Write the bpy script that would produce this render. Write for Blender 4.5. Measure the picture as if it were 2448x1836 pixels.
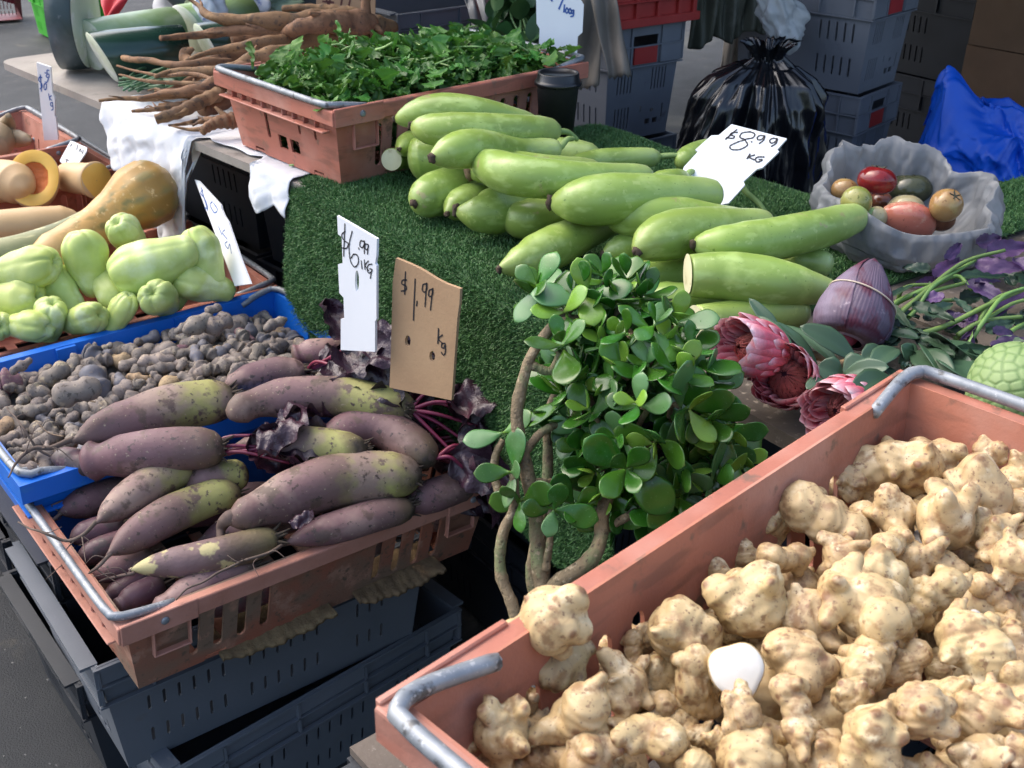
import bpy, bmesh, math, random
import numpy as np
from mathutils import Vector, Matrix

random.seed(7)
RNG = np.random.default_rng(7)
sc = bpy.context.scene
for o in list(bpy.data.objects):
    bpy.data.objects.remove(o)
COL = sc.collection

# ------------------------------------------------------------------ camera
FPX, PITCH, ROLL, CZ = 2694.0, math.radians(27.88), math.radians(1.15), 1.56
EX = np.array([1.0, 0, 0]); UPV = np.array([0, math.sin(PITCH), math.cos(PITCH)])
FW = np.array([0, math.cos(PITCH), -math.sin(PITCH)])
CR = math.cos(ROLL) * EX + math.sin(ROLL) * UPV
CU = -math.sin(ROLL) * EX + math.cos(ROLL) * UPV
C0 = np.array([0, 0, CZ])
cd = bpy.data.cameras.new('camera'); cam = bpy.data.objects.new('camera', cd); COL.objects.link(cam)
cam.matrix_world = Matrix(((CR[0], CU[0], -FW[0], 0), (CR[1], CU[1], -FW[1], 0), (CR[2], CU[2], -FW[2], CZ), (0, 0, 0, 1)))
cd.sensor_fit = 'HORIZONTAL'; cd.sensor_width = 36.0; cd.lens = 36.0 * FPX / 2448.0
cd.clip_start = 0.02; cd.clip_end = 2000
cd.dof.use_dof = True; cd.dof.focus_distance = 1.35; cd.dof.aperture_fstop = 18
sc.camera = cam

# ------------------------------------------------------------------ light
SUN_EL, SUN_AZ = math.radians(52), math.radians(-62)      # azimuth from +y towards +x
w = bpy.data.worlds.new('World'); sc.world = w; w.use_nodes = True
nt = w.node_tree; nt.nodes.clear()
sky = nt.nodes.new('ShaderNodeTexSky'); sky.sky_type = 'NISHITA'; sky.sun_disc = False
sky.sun_elevation = SUN_EL; sky.sun_rotation = SUN_AZ
sky.air_density = 1.0; sky.dust_density = 4.0; sky.ozone_density = 1.0
bg = nt.nodes.new('ShaderNodeBackground'); bg.inputs[1].default_value = 0.15
wo = nt.nodes.new('ShaderNodeOutputWorld')
nt.links.new(sky.outputs[0], bg.inputs[0]); nt.links.new(bg.outputs[0], wo.inputs[0])
sd = bpy.data.lights.new('sun', 'SUN'); sd.energy = 0.8; sd.angle = math.radians(75); sd.color = (1, .985, .96)
sun = bpy.data.objects.new('sun', sd); COL.objects.link(sun); sun.location = (-3, 2, 6)
sdir = Vector((math.sin(SUN_AZ) * math.cos(SUN_EL), math.cos(SUN_AZ) * math.cos(SUN_EL), math.sin(SUN_EL)))
sun.rotation_euler = sdir.to_track_quat('Z', 'Y').to_euler()
vs = sc.view_settings
vs.view_transform = 'Standard'; vs.look = 'None'; vs.exposure = 1.36; vs.gamma = 1; vs.use_curve_mapping = False

# ------------------------------------------------------------------ where a seen point lies in the place
KD = 2448 / 2212.0
def ray(x, y):
    return FW + CR * ((x * KD - 1224) / FPX) - CU * ((y * KD - 918) / FPX)
def at(x, y, z):                    # the point of the horizontal plane z
    r = ray(x, y); return C0 + r * ((z - CZ) / r[2])
def atd(x, y, d):                   # the point at depth d
    return C0 + ray(x, y) * d
def onp(x, y, P0, N):               # the point of a plane
    r = ray(x, y); return C0 + r * (np.dot(np.asarray(P0) - C0, N) / np.dot(r, N))
def dep(P): return float(np.dot(np.asarray(P) - C0, FW))
def mpp(P): return dep(P) * KD / FPX      # metres per measured pixel at P
def nrm(v):
    v = np.asarray(v, float); return v / max(np.linalg.norm(v), 1e-12)
A3 = lambda *a: np.array(a, float)

# ------------------------------------------------------------------ objects
def link(o, parent=None):
    COL.objects.link(o)
    if parent is not None: o.parent = parent
    return o
def tag(o, label=None, cat=None, group=None, kind=None):
    if label: o['label'] = label
    if cat: o['category'] = cat
    if group: o['group'] = group
    if kind: o['kind'] = kind
    return o
def thing(name, loc, label=None, cat=None, group=None, rot=None):
    o = link(bpy.data.objects.new(name, None)); o.location = Vector(loc); o.empty_display_size = .05
    if rot is not None: o.rotation_euler = rot
    return tag(o, label, cat, group)
def mesh(name, V, F, mat=None, smooth=True, t=None, col=None):
    V = np.asarray(V, float)
    me = bpy.data.meshes.new(name)
    if isinstance(F, np.ndarray) and F.ndim == 2:
        n, k = F.shape
        me.vertices.add(len(V)); me.vertices.foreach_set('co', V.ravel())
        me.loops.add(n * k); me.loops.foreach_set('vertex_index', F.ravel().astype(np.int32))
        me.polygons.add(n); me.polygons.foreach_set('loop_start', np.arange(0, n * k, k, dtype=np.int32))
        me.update(calc_edges=True)
    else:
        me.from_pydata([tuple(v) for v in V], [], [tuple(int(i) for i in f) for f in F])
    if smooth: me.polygons.foreach_set('use_smooth', np.ones(len(me.polygons), bool))
    if t is not None:
        a = me.attributes.new('t', 'FLOAT', 'POINT'); a.data.foreach_set('value', np.asarray(t, np.float32))
    if col is not None:
        a = me.attributes.new('u', 'FLOAT', 'POINT'); a.data.foreach_set('value', np.asarray(col, np.float32))
    if mat: me.materials.append(mat)
    me.update()
    return me
def put(name, me, parent=None, loc=(0, 0, 0), M=None):
    o = link(bpy.data.objects.new(name, me), parent)
    if M is not None: o.matrix_local = M
    else: o.location = Vector(loc)
    return o
def obj(name, VF, mat=None, parent=None, origin=None, smooth=True, local=False):
    """world-space shape -> one mesh object (origin at its base, or relative to its thing)"""
    V, F = np.asarray(VF[0], float), VF[1]
    t = VF[2] if len(VF) > 2 else None; u = VF[3] if len(VF) > 3 else None
    if local: org = A3(0, 0, 0); base = org
    else:
        base = A3(*parent.matrix_basis.translation) if parent is not None else A3(0, 0, 0)
        if parent is not None and parent.parent is not None: base = base + A3(*parent.parent.matrix_basis.translation)
        org = np.asarray(origin, float) if origin is not None else (base if parent is not None else A3(V[:, 0].mean(), V[:, 1].mean(), V[:, 2].min()))
    o = link(bpy.data.objects.new(name, mesh(name, V - org, F, mat, smooth, t, u)), parent)
    o.location = Vector(org - base)
    return o
def join(*vfs):
    Vs, Fs, n = [], [], 0; ts = []
    for q in vfs:
        V = np.asarray(q[0], float); Vs.append(V); ts.append(np.asarray(q[2], float) if len(q) > 2 else np.zeros(len(V)))
        Fs += [tuple(int(i) + n for i in f) for f in q[1]]; n += len(V)
    return np.concatenate(Vs), Fs, np.concatenate(ts)
def xf(VF, R=None, loc=(0, 0, 0), s=1.0):
    V = np.asarray(VF[0], float) * s
    if R is not None: V = V @ np.asarray(R).T
    return (V + np.asarray(loc, float),) + tuple(VF[1:])
def frame(zdir, hint=(0, 0, 1)):
    z = nrm(zdir); h = np.asarray(hint, float)
    if abs(np.dot(z, nrm(h))) > .98: h = A3(1, 0, 0) if abs(z[0]) < .9 else A3(0, 1, 0)
    x = nrm(np.cross(h, z)); y = np.cross(z, x)
    return np.stack([x, y, z], 1)
def m4(R, loc, s=1.0):
    R = np.asarray(R) * s
    return Matrix(((*R[0], loc[0]), (*R[1], loc[1]), (*R[2], loc[2]), (0, 0, 0, 1)))
def spl(P, m):
    """Catmull-Rom through control points, m samples"""
    P = np.asarray(P, float)
    if len(P) == 2: return P[0] + (P[1] - P[0]) * np.linspace(0, 1, m)[:, None]
    Q = np.vstack([2 * P[0] - P[1], P, 2 * P[-1] - P[-2]])
    d = np.r_[0, np.cumsum(np.maximum(np.linalg.norm(np.diff(P, axis=0), axis=1), 1e-9))]
    s = np.linspace(0, d[-1], m); out = []
    for q in s:
        i = min(int(np.searchsorted(d, q, side='right') - 1), len(P) - 2); i = max(i, 0)
        f = (q - d[i]) / (d[i + 1] - d[i]); a, b, c, e = Q[i], Q[i + 1], Q[i + 2], Q[i + 3]
        out.append(.5 * (2 * b + (c - a) * f + (2 * a - 5 * b + 4 * c - e) * f * f + (3 * b - a - 3 * c + e) * f ** 3))
    return np.array(out)
def tube(P, R, n=10, cap=True, hint=(0, 0, 1), ell=(1, 1), lob=None):
    """rings along P with radii R; vertex attribute t runs 0..1 along it"""
    P = np.asarray(P, float); m = len(P); R = np.broadcast_to(np.asarray(R, float), (m,))
    T = np.gradient(P, axis=0); T /= np.maximum(np.linalg.norm(T, axis=1), 1e-9)[:, None]
    fr = frame(T[0], hint); x, y = fr[:, 0], fr[:, 1]
    th = np.linspace(0, 2 * np.pi, n, endpoint=False); V = []
    for i in range(m):
        if i:
            x = nrm(x - T[i] * np.dot(x, T[i])); y = np.cross(T[i], x)
        rr = R[i] * (np.ones(n) if lob is None else lob(i / (m - 1), th))
        V.append(P[i] + np.outer(np.cos(th) * rr * ell[0], x) + np.outer(np.sin(th) * rr * ell[1], y))
    V = np.concatenate(V); F = []
    for i in range(m - 1):
        for j in range(n):
            a = i * n + j; b = i * n + (j + 1) % n
            F.append((a, b, b + n, a + n))
    t = np.repeat(np.linspace(0, 1, m), n)
    if cap:
        V = np.vstack([V, P[0], P[-1]]); k = m * n
        F += [(k, (j + 1) % n, j) for j in range(n)] + [(k + 1, (m - 1) * n + j, (m - 1) * n + (j + 1) % n) for j in range(n)]
        t = np.r_[t, 0, 1]
    return V, F, t
def wob(V, amp, freq, seed=0, k=7):
    """smooth pseudo-random displacement of points"""
    r = np.random.default_rng(seed); V = np.asarray(V, float); out = np.zeros_like(V)
    for i in range(k):
        d = r.normal(size=3); d /= np.linalg.norm(d); f = freq * r.uniform(.6, 1.7)
        out += np.outer(np.sin(V @ d * f + r.uniform(0, 6.28)), r.normal(size=3))
    return V + out * amp / math.sqrt(k)
def wobs(V, freq, seed=0, k=8):
    r = np.random.default_rng(seed); V = np.asarray(V, float); out = np.zeros(len(V))
    for i in range(k):
        d = r.normal(size=V.shape[1]); d /= np.linalg.norm(d); f = freq * r.uniform(.5, 1.9)
        out += np.sin(V @ d * f + r.uniform(0, 6.28))
    return out / math.sqrt(k)
def box(c, s, R=None):
    c = np.asarray(c, float); h = np.asarray(s, float) / 2
    V = np.array([(x, y, z) for x in (-1, 1) for y in (-1, 1) for z in (-1, 1)], float) * h
    if R is not None: V = V @ np.asarray(R).T
    return V + c, [(0, 1, 3, 2), (4, 6, 7, 5), (0, 4, 5, 1), (2, 3, 7, 6), (0, 2, 6, 4), (1, 5, 7, 3)]
def grid(fn, nu, nv):
    """sheet from fn(u, v) -> points; u, v arrays in 0..1"""
    u, v = np.meshgrid(np.linspace(0, 1, nu), np.linspace(0, 1, nv), indexing='ij')
    V = fn(u.ravel(), v.ravel()); i = np.arange(nu * nv).reshape(nu, nv)
    F = np.stack([i[:-1, :-1].ravel(), i[1:, :-1].ravel(), i[1:, 1:].ravel(), i[:-1, 1:].ravel()], 1)
    return V, F
def thick(VF, t):
    """gives a sheet thickness t (two skins and an edge)"""
    V = np.asarray(VF[0], float); F = [tuple(int(i) for i in f) for f in VF[1]]; n = len(V)
    N = np.zeros_like(V)
    for f in F:
        c = np.cross(V[f[2]] - V[f[0]], V[f[-1]] - V[f[1]]) if len(f) > 3 else np.cross(V[f[1]] - V[f[0]], V[f[2]] - V[f[0]])
        for i in f: N[i] += c
    N /= np.maximum(np.linalg.norm(N, axis=1), 1e-12)[:, None]
    from collections import Counter
    E = Counter(); D = {}
    for f in F:
        for a, b in zip(f, f[1:] + f[:1]):
            E[frozenset((a, b))] += 1; D[frozenset((a, b))] = (a, b)
    G = F + [tuple(i + n for i in reversed(f)) for f in F]
    for k, c in E.items():
        if c == 1:
            a, b = D[k]; G.append((b, a, a + n, b + n))
    return np.vstack([V, V - N * t]), G

def panel(outline, holes=(), t=.003):
    """flat plate with holes, in its own (x, y); z from -t to 0"""
    cu = bpy.data.curves.new('panel', 'CURVE'); cu.dimensions = '2D'; cu.fill_mode = 'BOTH'; cu.extrude = t / 2
    for ring in [outline] + list(holes):
        s = cu.splines.new('POLY'); s.points.add(len(ring) - 1); s.use_cyclic_u = True
        for p, q in zip(s.points, ring): p.co = (q[0], q[1], 0, 1)
    o = bpy.data.objects.new('panel', cu); me = bpy.data.meshes.new_from_object(o)
    V = np.zeros(len(me.vertices) * 3); me.vertices.foreach_get('co', V); V = V.reshape(-1, 3)
    F = [tuple(p.vertices) for p in me.polygons]
    bpy.data.objects.remove(o); bpy.data.curves.remove(cu); bpy.data.meshes.remove(me)
    V[:, 2] -= t / 2
    key = [tuple(v) for v in np.round(V, 6)]; idx = {}; mp = [idx.setdefault(k, len(idx)) for k in key]; V = np.array(list(idx.keys()))
    seen = set(); G = []
    for f in F:
        f = tuple(mp[i] for i in f); k = frozenset(f)
        if len(k) == len(f) and k not in seen: seen.add(k); G.append(f)
    F = G
    return V, F
def slot(x, y, wd, h, n=4):
    """upright slot with round ends"""
    r = wd / 2; p = []
    for k in range(n + 1):
        a = math.pi * k / n; p.append((x + r * math.cos(a), y + h / 2 - r + r * math.sin(a)))
    for k in range(n + 1):
        a = math.pi + math.pi * k / n; p.append((x + r * math.cos(a), y - h / 2 + r + r * math.sin(a)))
    return p
def rct(x0, y0, x1, y1): return [(x0, y0), (x1, y0), (x1, y1), (x0, y1)]
def onwall(VF, O, U, Vv):
    """maps a plate to a wall: x along U, y along Vv, front towards U x Vv"""
    U, Vv = nrm(U), nrm(Vv); N = nrm(np.cross(U, Vv)); V = np.asarray(VF[0])
    return (np.asarray(O) + np.outer(V[:, 0], U) + np.outer(V[:, 1], Vv) + np.outer(V[:, 2], N), VF[1])
def sweep_rect(prof, L, W):
    """closed profile (out, z) swept round the rectangle 0..L x 0..W"""
    V = []; F = []; n = len(prof)
    for cx, cy, sx, sy in ((0, 0, -1, -1), (L, 0, 1, -1), (L, W, 1, 1), (0, W, -1, 1)):
        V += [(cx + sx * o, cy + sy * o, z) for o, z in prof]
    for k in range(4):
        for j in range(n):
            a = k * n + j; b = k * n + (j + 1) % n; c = ((k + 1) % 4) * n
            F.append((a, c + j, c + (j + 1) % n, b))
    return np.array(V), F

# ------------------------------------------------------------------ materials
def mat(name, c1, c2=None, sc_=12, rough=.5, bump=0, bsc=60, spots=(), ramp=None, rampn=.12, trans=0, sss=0,
        spec=.5, coat=0, alpha=1, wave=None, rnd=.15, metal=0, sheen=0, uramp=None, facing=None, detail=5, thin=False):
    m = bpy.data.materials.new(name); m.use_nodes = True; T = m.node_tree; N = T.nodes; Lk = T.links
    b = N['Principled BSDF']
    tc = N.new('ShaderNodeTexCoord'); oi = N.new('ShaderNodeObjectInfo')
    ad = N.new('ShaderNodeVectorMath'); ad.operation = 'MULTIPLY_ADD'; ad.inputs[1].default_value = (1, 1, 1)
    cm = N.new('ShaderNodeCombineXYZ')
    for i in range(3):
        q = N.new('ShaderNodeMath'); q.operation = 'MULTIPLY'; q.inputs[1].default_value = (37.0, 91.0, 53.0)[i]
        Lk.new(oi.outputs['Random'], q.inputs[0]); Lk.new(q.outputs[0], cm.inputs[i])
    Lk.new(tc.outputs['Object'], ad.inputs[0]); Lk.new(cm.outputs[0], ad.inputs[2]); co = ad.outputs[0]
    def noise(s, d=5, r=.55):
        n = N.new('ShaderNodeTexNoise'); n.inputs['Scale'].default_value = s; n.inputs['Detail'].default_value = d
        n.inputs['Roughness'].default_value = r; Lk.new(co, n.inputs['Vector']); return n.outputs['Fac']
    def rampn_(fac, stops, interp='LINEAR'):
        r = N.new('ShaderNodeValToRGB'); r.color_ramp.interpolation = interp
        e = r.color_ramp.elements
        while len(e) < len(stops): e.new(.5)
        for k, (p, c) in enumerate(stops): e[k].position = p; e[k].color = (*c, 1) if len(c) == 3 else c
        Lk.new(fac, r.inputs[0]); return r.outputs[0]
    def mixc(f, a, b_):
        x = N.new('ShaderNodeMix'); x.data_type = 'RGBA'
        for s_, v in ((x.inputs[0], f), (x.inputs[6], a), (x.inputs[7], b_)):
            if hasattr(v, 'is_output'): Lk.new(v, s_)
            else: s_.default_value = v if not isinstance(v, tuple) else (*v, 1)
        return x.outputs[2]
    def math_(op, a, b_):
        x = N.new('ShaderNodeMath'); x.operation = op
        for s_, v in ((x.inputs[0], a), (x.inputs[1], b_)):
            if hasattr(v, 'is_output'): Lk.new(v, s_)
            else: s_.default_value = v
        return x.outputs[0]
    if c2 is None: c2 = tuple(x * .75 for x in c1)
    nz = noise(sc_, detail)
    colr = rampn_(nz, [(.32, c1), (.68, c2)])
    if ramp:
        at_ = N.new('ShaderNodeAttribute'); at_.attribute_name = 't'
        f = math_('ADD', at_.outputs['Fac'], math_('MULTIPLY', math_('SUBTRACT', noise(sc_ * 1.6), .5), rampn * 2))
        rc = rampn_(f, ramp)
        x = N.new('ShaderNodeMix'); x.data_type = 'RGBA'; x.blend_type = 'MULTIPLY'; x.inputs[0].default_value = 1
        Lk.new(rc, x.inputs[6]); Lk.new(rampn_(nz, [(.3, (1, 1, 1)), (.7, (.72, .72, .72))]), x.inputs[7]); colr = x.outputs[2]
    if uramp:
        at_ = N.new('ShaderNodeAttribute'); at_.attribute_name = 'u'
        lo, hi, cc = uramp
        f = N.new('ShaderNodeMapRange'); f.inputs[1].default_value = lo; f.inputs[2].default_value = hi
        Lk.new(at_.outputs['Fac'], f.inputs[0]); colr = mixc(f.outputs[0], colr, cc)
    if wave:      # streaks along the object: (scale, colour, low, high, stretch vector)
        mp = N.new('ShaderNodeVectorMath'); mp.operation = 'MULTIPLY'; mp.inputs[1].default_value = wave[4]
        Lk.new(co, mp.inputs[0])
        n = N.new('ShaderNodeTexNoise'); n.inputs['Scale'].default_value = wave[0]; n.inputs['Detail'].default_value = 3
        Lk.new(mp.outputs[0], n.inputs['Vector'])
        colr = mixc(rampn_(n.outputs['Fac'], [(wave[2], (0, 0, 0)), (wave[3], (1, 1, 1))]), colr, wave[1])
    for s_, cc, lo, hi in spots:
        f = rampn_(noise(s_, 4, .6), [(lo, (0, 0, 0)), (hi, (1, 1, 1))])
        colr = mixc(f, colr, cc)
    if rnd:
        x = N.new('ShaderNodeHueSaturation'); Lk.new(colr, x.inputs['Color'])
        Lk.new(math_('ADD', math_('MULTIPLY', oi.outputs['Random'], rnd * 2), 1 - rnd), x.inputs['Value'])
        Lk.new(math_('ADD', math_('MULTIPLY', math_('FRACT', math_('MULTIPLY', oi.outputs['Random'], 7.31), 0), rnd * .12), .5 - rnd * .06), x.inputs['Hue'])
        colr = x.outputs[0]
    Lk.new(colr, b.inputs['Base Color'])
    rr = N.new('ShaderNodeMapRange'); rr.inputs[3].default_value = max(rough - .12, .03); rr.inputs[4].default_value = min(rough + .12, 1)
    Lk.new(noise(sc_ * 2.3), rr.inputs[0]); Lk.new(rr.outputs[0], b.inputs['Roughness'])
    b.inputs['Specular IOR Level'].default_value = spec; b.inputs['Metallic'].default_value = metal
    if coat: b.inputs['Coat Weight'].default_value = coat; b.inputs['Coat Roughness'].default_value = .25
    if trans: b.inputs['Transmission Weight'].default_value = trans
    if sss:
        b.inputs['Subsurface Weight'].default_value = sss; b.inputs['Subsurface Radius'].default_value = (.012, .008, .004); b.inputs['Subsurface Scale'].default_value = .5
    if alpha < 1: b.inputs['Alpha'].default_value = alpha
    if bump:
        bp = N.new('ShaderNodeBump'); bp.inputs['Strength'].default_value = min(bump, 1); bp.inputs['Distance'].default_value = .004 * max(1, bump)
        Lk.new(noise(bsc, 6, .6), bp.inputs['Height']); Lk.new(bp.outputs[0], b.inputs['Normal'])
    if thin:      # leaf: some light comes through
        tr = N.new('ShaderNodeBsdfTranslucent'); Lk.new(colr, tr.inputs[0]); ms = N.new('ShaderNodeMixShader'); ms.inputs[0].default_value = thin
        Lk.new(b.outputs[0], ms.inputs[1]); Lk.new(tr.outputs[0], ms.inputs[2]); Lk.new(ms.outputs[0], N['Material Output'].inputs[0])
    return m
def rotm(yaw, tp=0, tr=0):
    yaw, tp, tr = (math.radians(a) for a in (yaw, tp, tr))
    cy, sy = math.cos(yaw), math.sin(yaw)
    return (np.array([[cy, -sy, 0], [sy, cy, 0], [0, 0, 1]]) @ np.array([[1, 0, 0], [0, math.cos(tp), -math.sin(tp)], [0, math.sin(tp), math.cos(tp)]])
            @ np.array([[math.cos(tr), 0, math.sin(tr)], [0, 1, 0], [-math.sin(tr), 0, math.cos(tr)]]))

# colours
TERRA = mat('terracotta_plastic', (.46, .165, .105), (.36, .125, .08), sc_=7, rough=.62, bump=.15, bsc=220, rnd=.06,
            spots=((5, (.48, .23, .17), .50, .65), (38, (.20, .11, .075), .60, .70)), wave=(11, (.30, .115, .075), .52, .62, (1, 1, 5)))
TERRA_DIRTY = mat('terracotta_plastic_dirty', (.36, .105, .06), (.25, .12, .075), sc_=6, rough=.7, bump=.3, bsc=260, rnd=.03,
                  spots=((3.4, (.21, .135, .09), .46, .54), (20, (.38, .20, .135), .56, .66), (70, (.13, .085, .055), .58, .68)))
TERRA_RIM = mat('terracotta_rim_worn', (.50, .24, .18), (.40, .17, .115), sc_=16, rough=.65, bump=.2, bsc=240, rnd=.05,
                spots=((30, (.20, .12, .085), .62, .78),))
GREY = mat('grey_plastic', (.135, .15, .175), (.105, .12, .14), sc_=5, rough=.42, bump=.1, bsc=300, rnd=.06, spots=((24, (.12, .12, .125), .64, .8),))
GREYL = mat('pale_grey_plastic', (.17, .185, .21), (.13, .14, .165), sc_=5, rough=.5, bump=.1, bsc=300, rnd=.06, spots=((24, (.09, .09, .10), .66, .8),))
DARKP = mat('black_plastic', (.022, .026, .034), (.014, .017, .022), sc_=5, rough=.45, bump=.1, bsc=300)
REDP = mat('red_plastic', (.38, .03, .03), (.30, .02, .022), sc_=6, rough=.45, rnd=.05)
BLUEP = mat('blue_plastic', (.005, .15, .62), (.004, .115, .52), sc_=6, rough=.42, bump=.08, bsc=250, rnd=0, spots=((40, (.02, .17, .5), .62, .8),))
GREENP = mat('green_plastic', (.06, .42, .03), (.04, .33, .02), sc_=6, rough=.5)
STEEL = mat('galvanised_steel', (.30, .32, .34), (.20, .22, .24), sc_=60, rough=.5, metal=.35, rnd=0, spots=((50, (.10, .10, .10), .58, .66), (180, (.42, .43, .44), .60, .66)))
WOOD = mat('weathered_wood', (.135, .11, .085), (.08, .064, .05), sc_=5, rough=.8, bump=.5, bsc=60, wave=(9, (.05, .04, .032), .50, .60, (1, 1, 1)), spots=((70, (.19, .16, .13), .58, .66),))
BOARD = mat('grey_board', (.36, .33, .29), (.27, .245, .215), sc_=9, rough=.85, bump=.4, bsc=120, spots=((14, (.16, .14, .12), .58, .75),))
CARD = mat('cardboard', (.42, .27, .15), (.36, .22, .12), sc_=9, rough=.85, bump=.15, bsc=160, rnd=.05, spots=((4, (.30, .19, .11), .55, .8),))
WHITE = mat('white_signboard', (.80, .82, .84), (.74, .76, .79), sc_=6, rough=.5, rnd=0)
INK = mat('marker_ink', (.015, .015, .02), rough=.6, rnd=0)
INKB = mat('blue_ink', (.05, .13, .42), rough=.6, rnd=0)

# ------------------------------------------------------------------ ground
asph = mat('asphalt', (.026, .029, .032), (.015, .017, .020), sc_=3, rough=.75, bump=1, bsc=260, rnd=0,
           spots=((120, (.10, .10, .10), .66, .74), (9, (.055, .05, .042), .60, .70), (1.6, (.016, .019, .022), .48, .60), (0.9, (.06, .062, .055), .56, .64)))
def gfn(u, v):
    x = (u - .5) * 2; y = (v - .5) * 2
    X = np.sign(x) * np.abs(x) ** 3 * 300; Y = np.sign(y) * np.abs(y) ** 3 * 300 + 2
    z = .012 * np.sin(X * 1.3 + 1) * np.cos(Y * 1.1) * np.exp(-(np.hypot(X, Y) / 14) ** 2) - .012
    return np.stack([X, Y, z], 1)
V, F = grid(gfn, 140, 140)
ground = tag(obj('ground', (V, F), asph, origin=(0, 0, 0)), kind='structure')
kk = []
for i in range(170):                                     # grit and small stones on the asphalt
    c = A3(RNG.uniform(-1.25, -.55), RNG.uniform(1.2, 2.6), -.002); r = RNG.uniform(.0012, .0038)
    kk.append((wob(np.array([(1, 0, 0), (-1, 0, 0), (0, 1, 0), (0, -1, 0), (0, 0, .8), (0, 0, -.8)]) * r, r * .3, 1 / r, i) + c,
               [(0, 2, 4), (2, 1, 4), (1, 3, 4), (3, 0, 4), (2, 0, 5), (1, 2, 5), (3, 1, 5), (0, 3, 5)]))
tag(obj('grit', join(*kk), mat('grit', (.2, .19, .17), (.1, .1, .1), rnd=0), smooth=False), label='loose grit scattered on the asphalt', cat='grit', kind='stuff')

# ------------------------------------------------------------------ terracotta crates
CL, CW, CH = .645, .413, .148
def crate_body_terra(notch=True):
    ins, rin = .032, .012; parts = []
    dh = ins - rin; hs = math.hypot(CH, dh)
    def trap(bl, tl, extra=()):
        n = []
        if notch:
            for s in (-1, 1):
                c = s * bl * .30; n += [(c - .018, 0), (c - .016, .011), (c + .016, .011), (c + .018, 0)]
            n.sort(key=lambda p: (round(p[0], 4)))
        return [(-bl / 2, 0)] + n + [(bl / 2, 0), (tl / 2, hs), (-tl / 2, hs)]
    bl, tl = CL - 2 * ins, CL - 2 * rin
    for s in (-1, 1):
        holes = []
        for g in (-1, 1):
            for k in range(4): holes.append(slot(g * (.098 + k * .037), hs * .44, .0145, hs * .56))
        parts.append(onwall(panel(trap(bl, tl), holes, .004), (0, s * (CW / 2 - ins), 0), (-s, 0, 0), (0, s * dh, CH)))
    bw, tw = CW - 2 * ins, CW - 2 * rin
    for s in (-1, 1):
        holes = [slot(-.055, hs * .50, .011, hs * .44), rct(-.022, hs * .2, .008, hs * .38), rct(.020, hs * .2, .05, hs * .38), slot(.062, hs * .60, .008, hs * .2),
                 slot(.115, hs * .60, .008, hs * .2)]
        parts.append(onwall(panel(trap(bw, tw), holes, .004), (s * (CL / 2 - ins), 0, 0), (0, s, 0), (s * dh, 0, CH)))
    fl = [rct(-.26 + i * .065, -.15 + j * .105, -.26 + i * .065 + .045, -.15 + j * .105 + .085) for i in range(8) for j in range(3)]
    P = panel(rct(-bl / 2, -bw / 2, bl / 2, bw / 2), fl, .004); parts.append((P[0] + A3(0, 0, .0062), P[1]))
    body = join(*parts)
    # rim: flange with a skirt, then a second ledge, then corner blocks and label frames
    rm = []
    prof = [(-.016, 0), (0, .001), (.001, -.002), (.001, -.027), (-.002, -.027), (-.0025, -.0035), (-.016, -.0042)]
    S = sweep_rect([(o, z + CH) for o, z in prof], CL, CW); rm.append((S[0] - A3(CL / 2, CW / 2, 0), S[1]))
    for s in (-1, 1):
        rm.append(box((s * (CL / 2 - .002), 0, CH - .0415), (.018, CW - .05, .0035)))           # lower ledge of the short ends
        for k in range(9):
            rm.append(box((s * (CL / 2 - .006), -.145 + k * .036, CH - .034), (.0115, .003, .0115)))
        for g in (-1, 1):
            rm.append(box((g * (CL / 2 - .056), s * (CW / 2 + .0005), CH - .0125), (.108, .006, .033)))
            x = g * (CL / 2 - .075); y = s * (CW / 2 - .0085)
            for dx in (-.026, .026): rm.append(box((x + dx, y, CH - .052), (.003, .009, .048)))
            rm.append(box((x, y - s * .001, CH - .077), (.055, .010, .003)))
    return body, join(*rm)
TB, TR = crate_body_terra()
def bevel(me, wd=.0012):
    bm = bmesh.new(); bm.from_mesh(me)
    bmesh.ops.remove_doubles(bm, verts=bm.verts, dist=1e-6)
    try: bmesh.ops.bevel(bm, geom=[e for e in bm.edges if len(e.link_faces) == 2 and e.calc_face_angle(0) > .6], offset=wd, segments=1, affect='EDGES', clamp_overlap=True)
    except Exception: pass
    bm.to_mesh(me); bm.free(); return me
ME_TB = mesh('terracotta_body', *TB[:2], TERRA, False); ME_TBD = mesh('terracotta_body_dirty', *TB[:2], TERRA_DIRTY, False)
ME_TR = bevel(mesh('terracotta_rim', *TR[:2], TERRA, False)); ME_TRD = bevel(mesh('terracotta_rim_worn', *TR[:2], TERRA_RIM, False))
def bail_path(s):
    a, b = CL / 2, CW / 2
    P = [(s * (a - .085), -b + .017, CH - .005), (s * (a - .03), -b + .012, CH + .006), (s * (a - .006), -b + .016, CH + .009), (s * (a + .002), -b + .04, CH + .009),
         (s * (a + .003), 0, CH + .009),
         (s * (a + .002), b - .04, CH + .009), (s * (a - .006), b - .016, CH + .009), (s * (a - .03), b - .012, CH + .006), (s * (a - .085), b - .017, CH - .005)]
    return tube(spl(P, 46), .0062, 8)
ME_BAIL = [mesh('bail', *bail_path(s)[:2], STEEL) for s in (-1, 1)]
def rivet_me():
    P = [(0, 0, 0), (0, -.0022, 0), (0, -.0032, 0)]; return tube(P, [.0062, .0058, .0035], 12)
ME_RIV = mesh('rivet', *rivet_me()[:2], STEEL)
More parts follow.
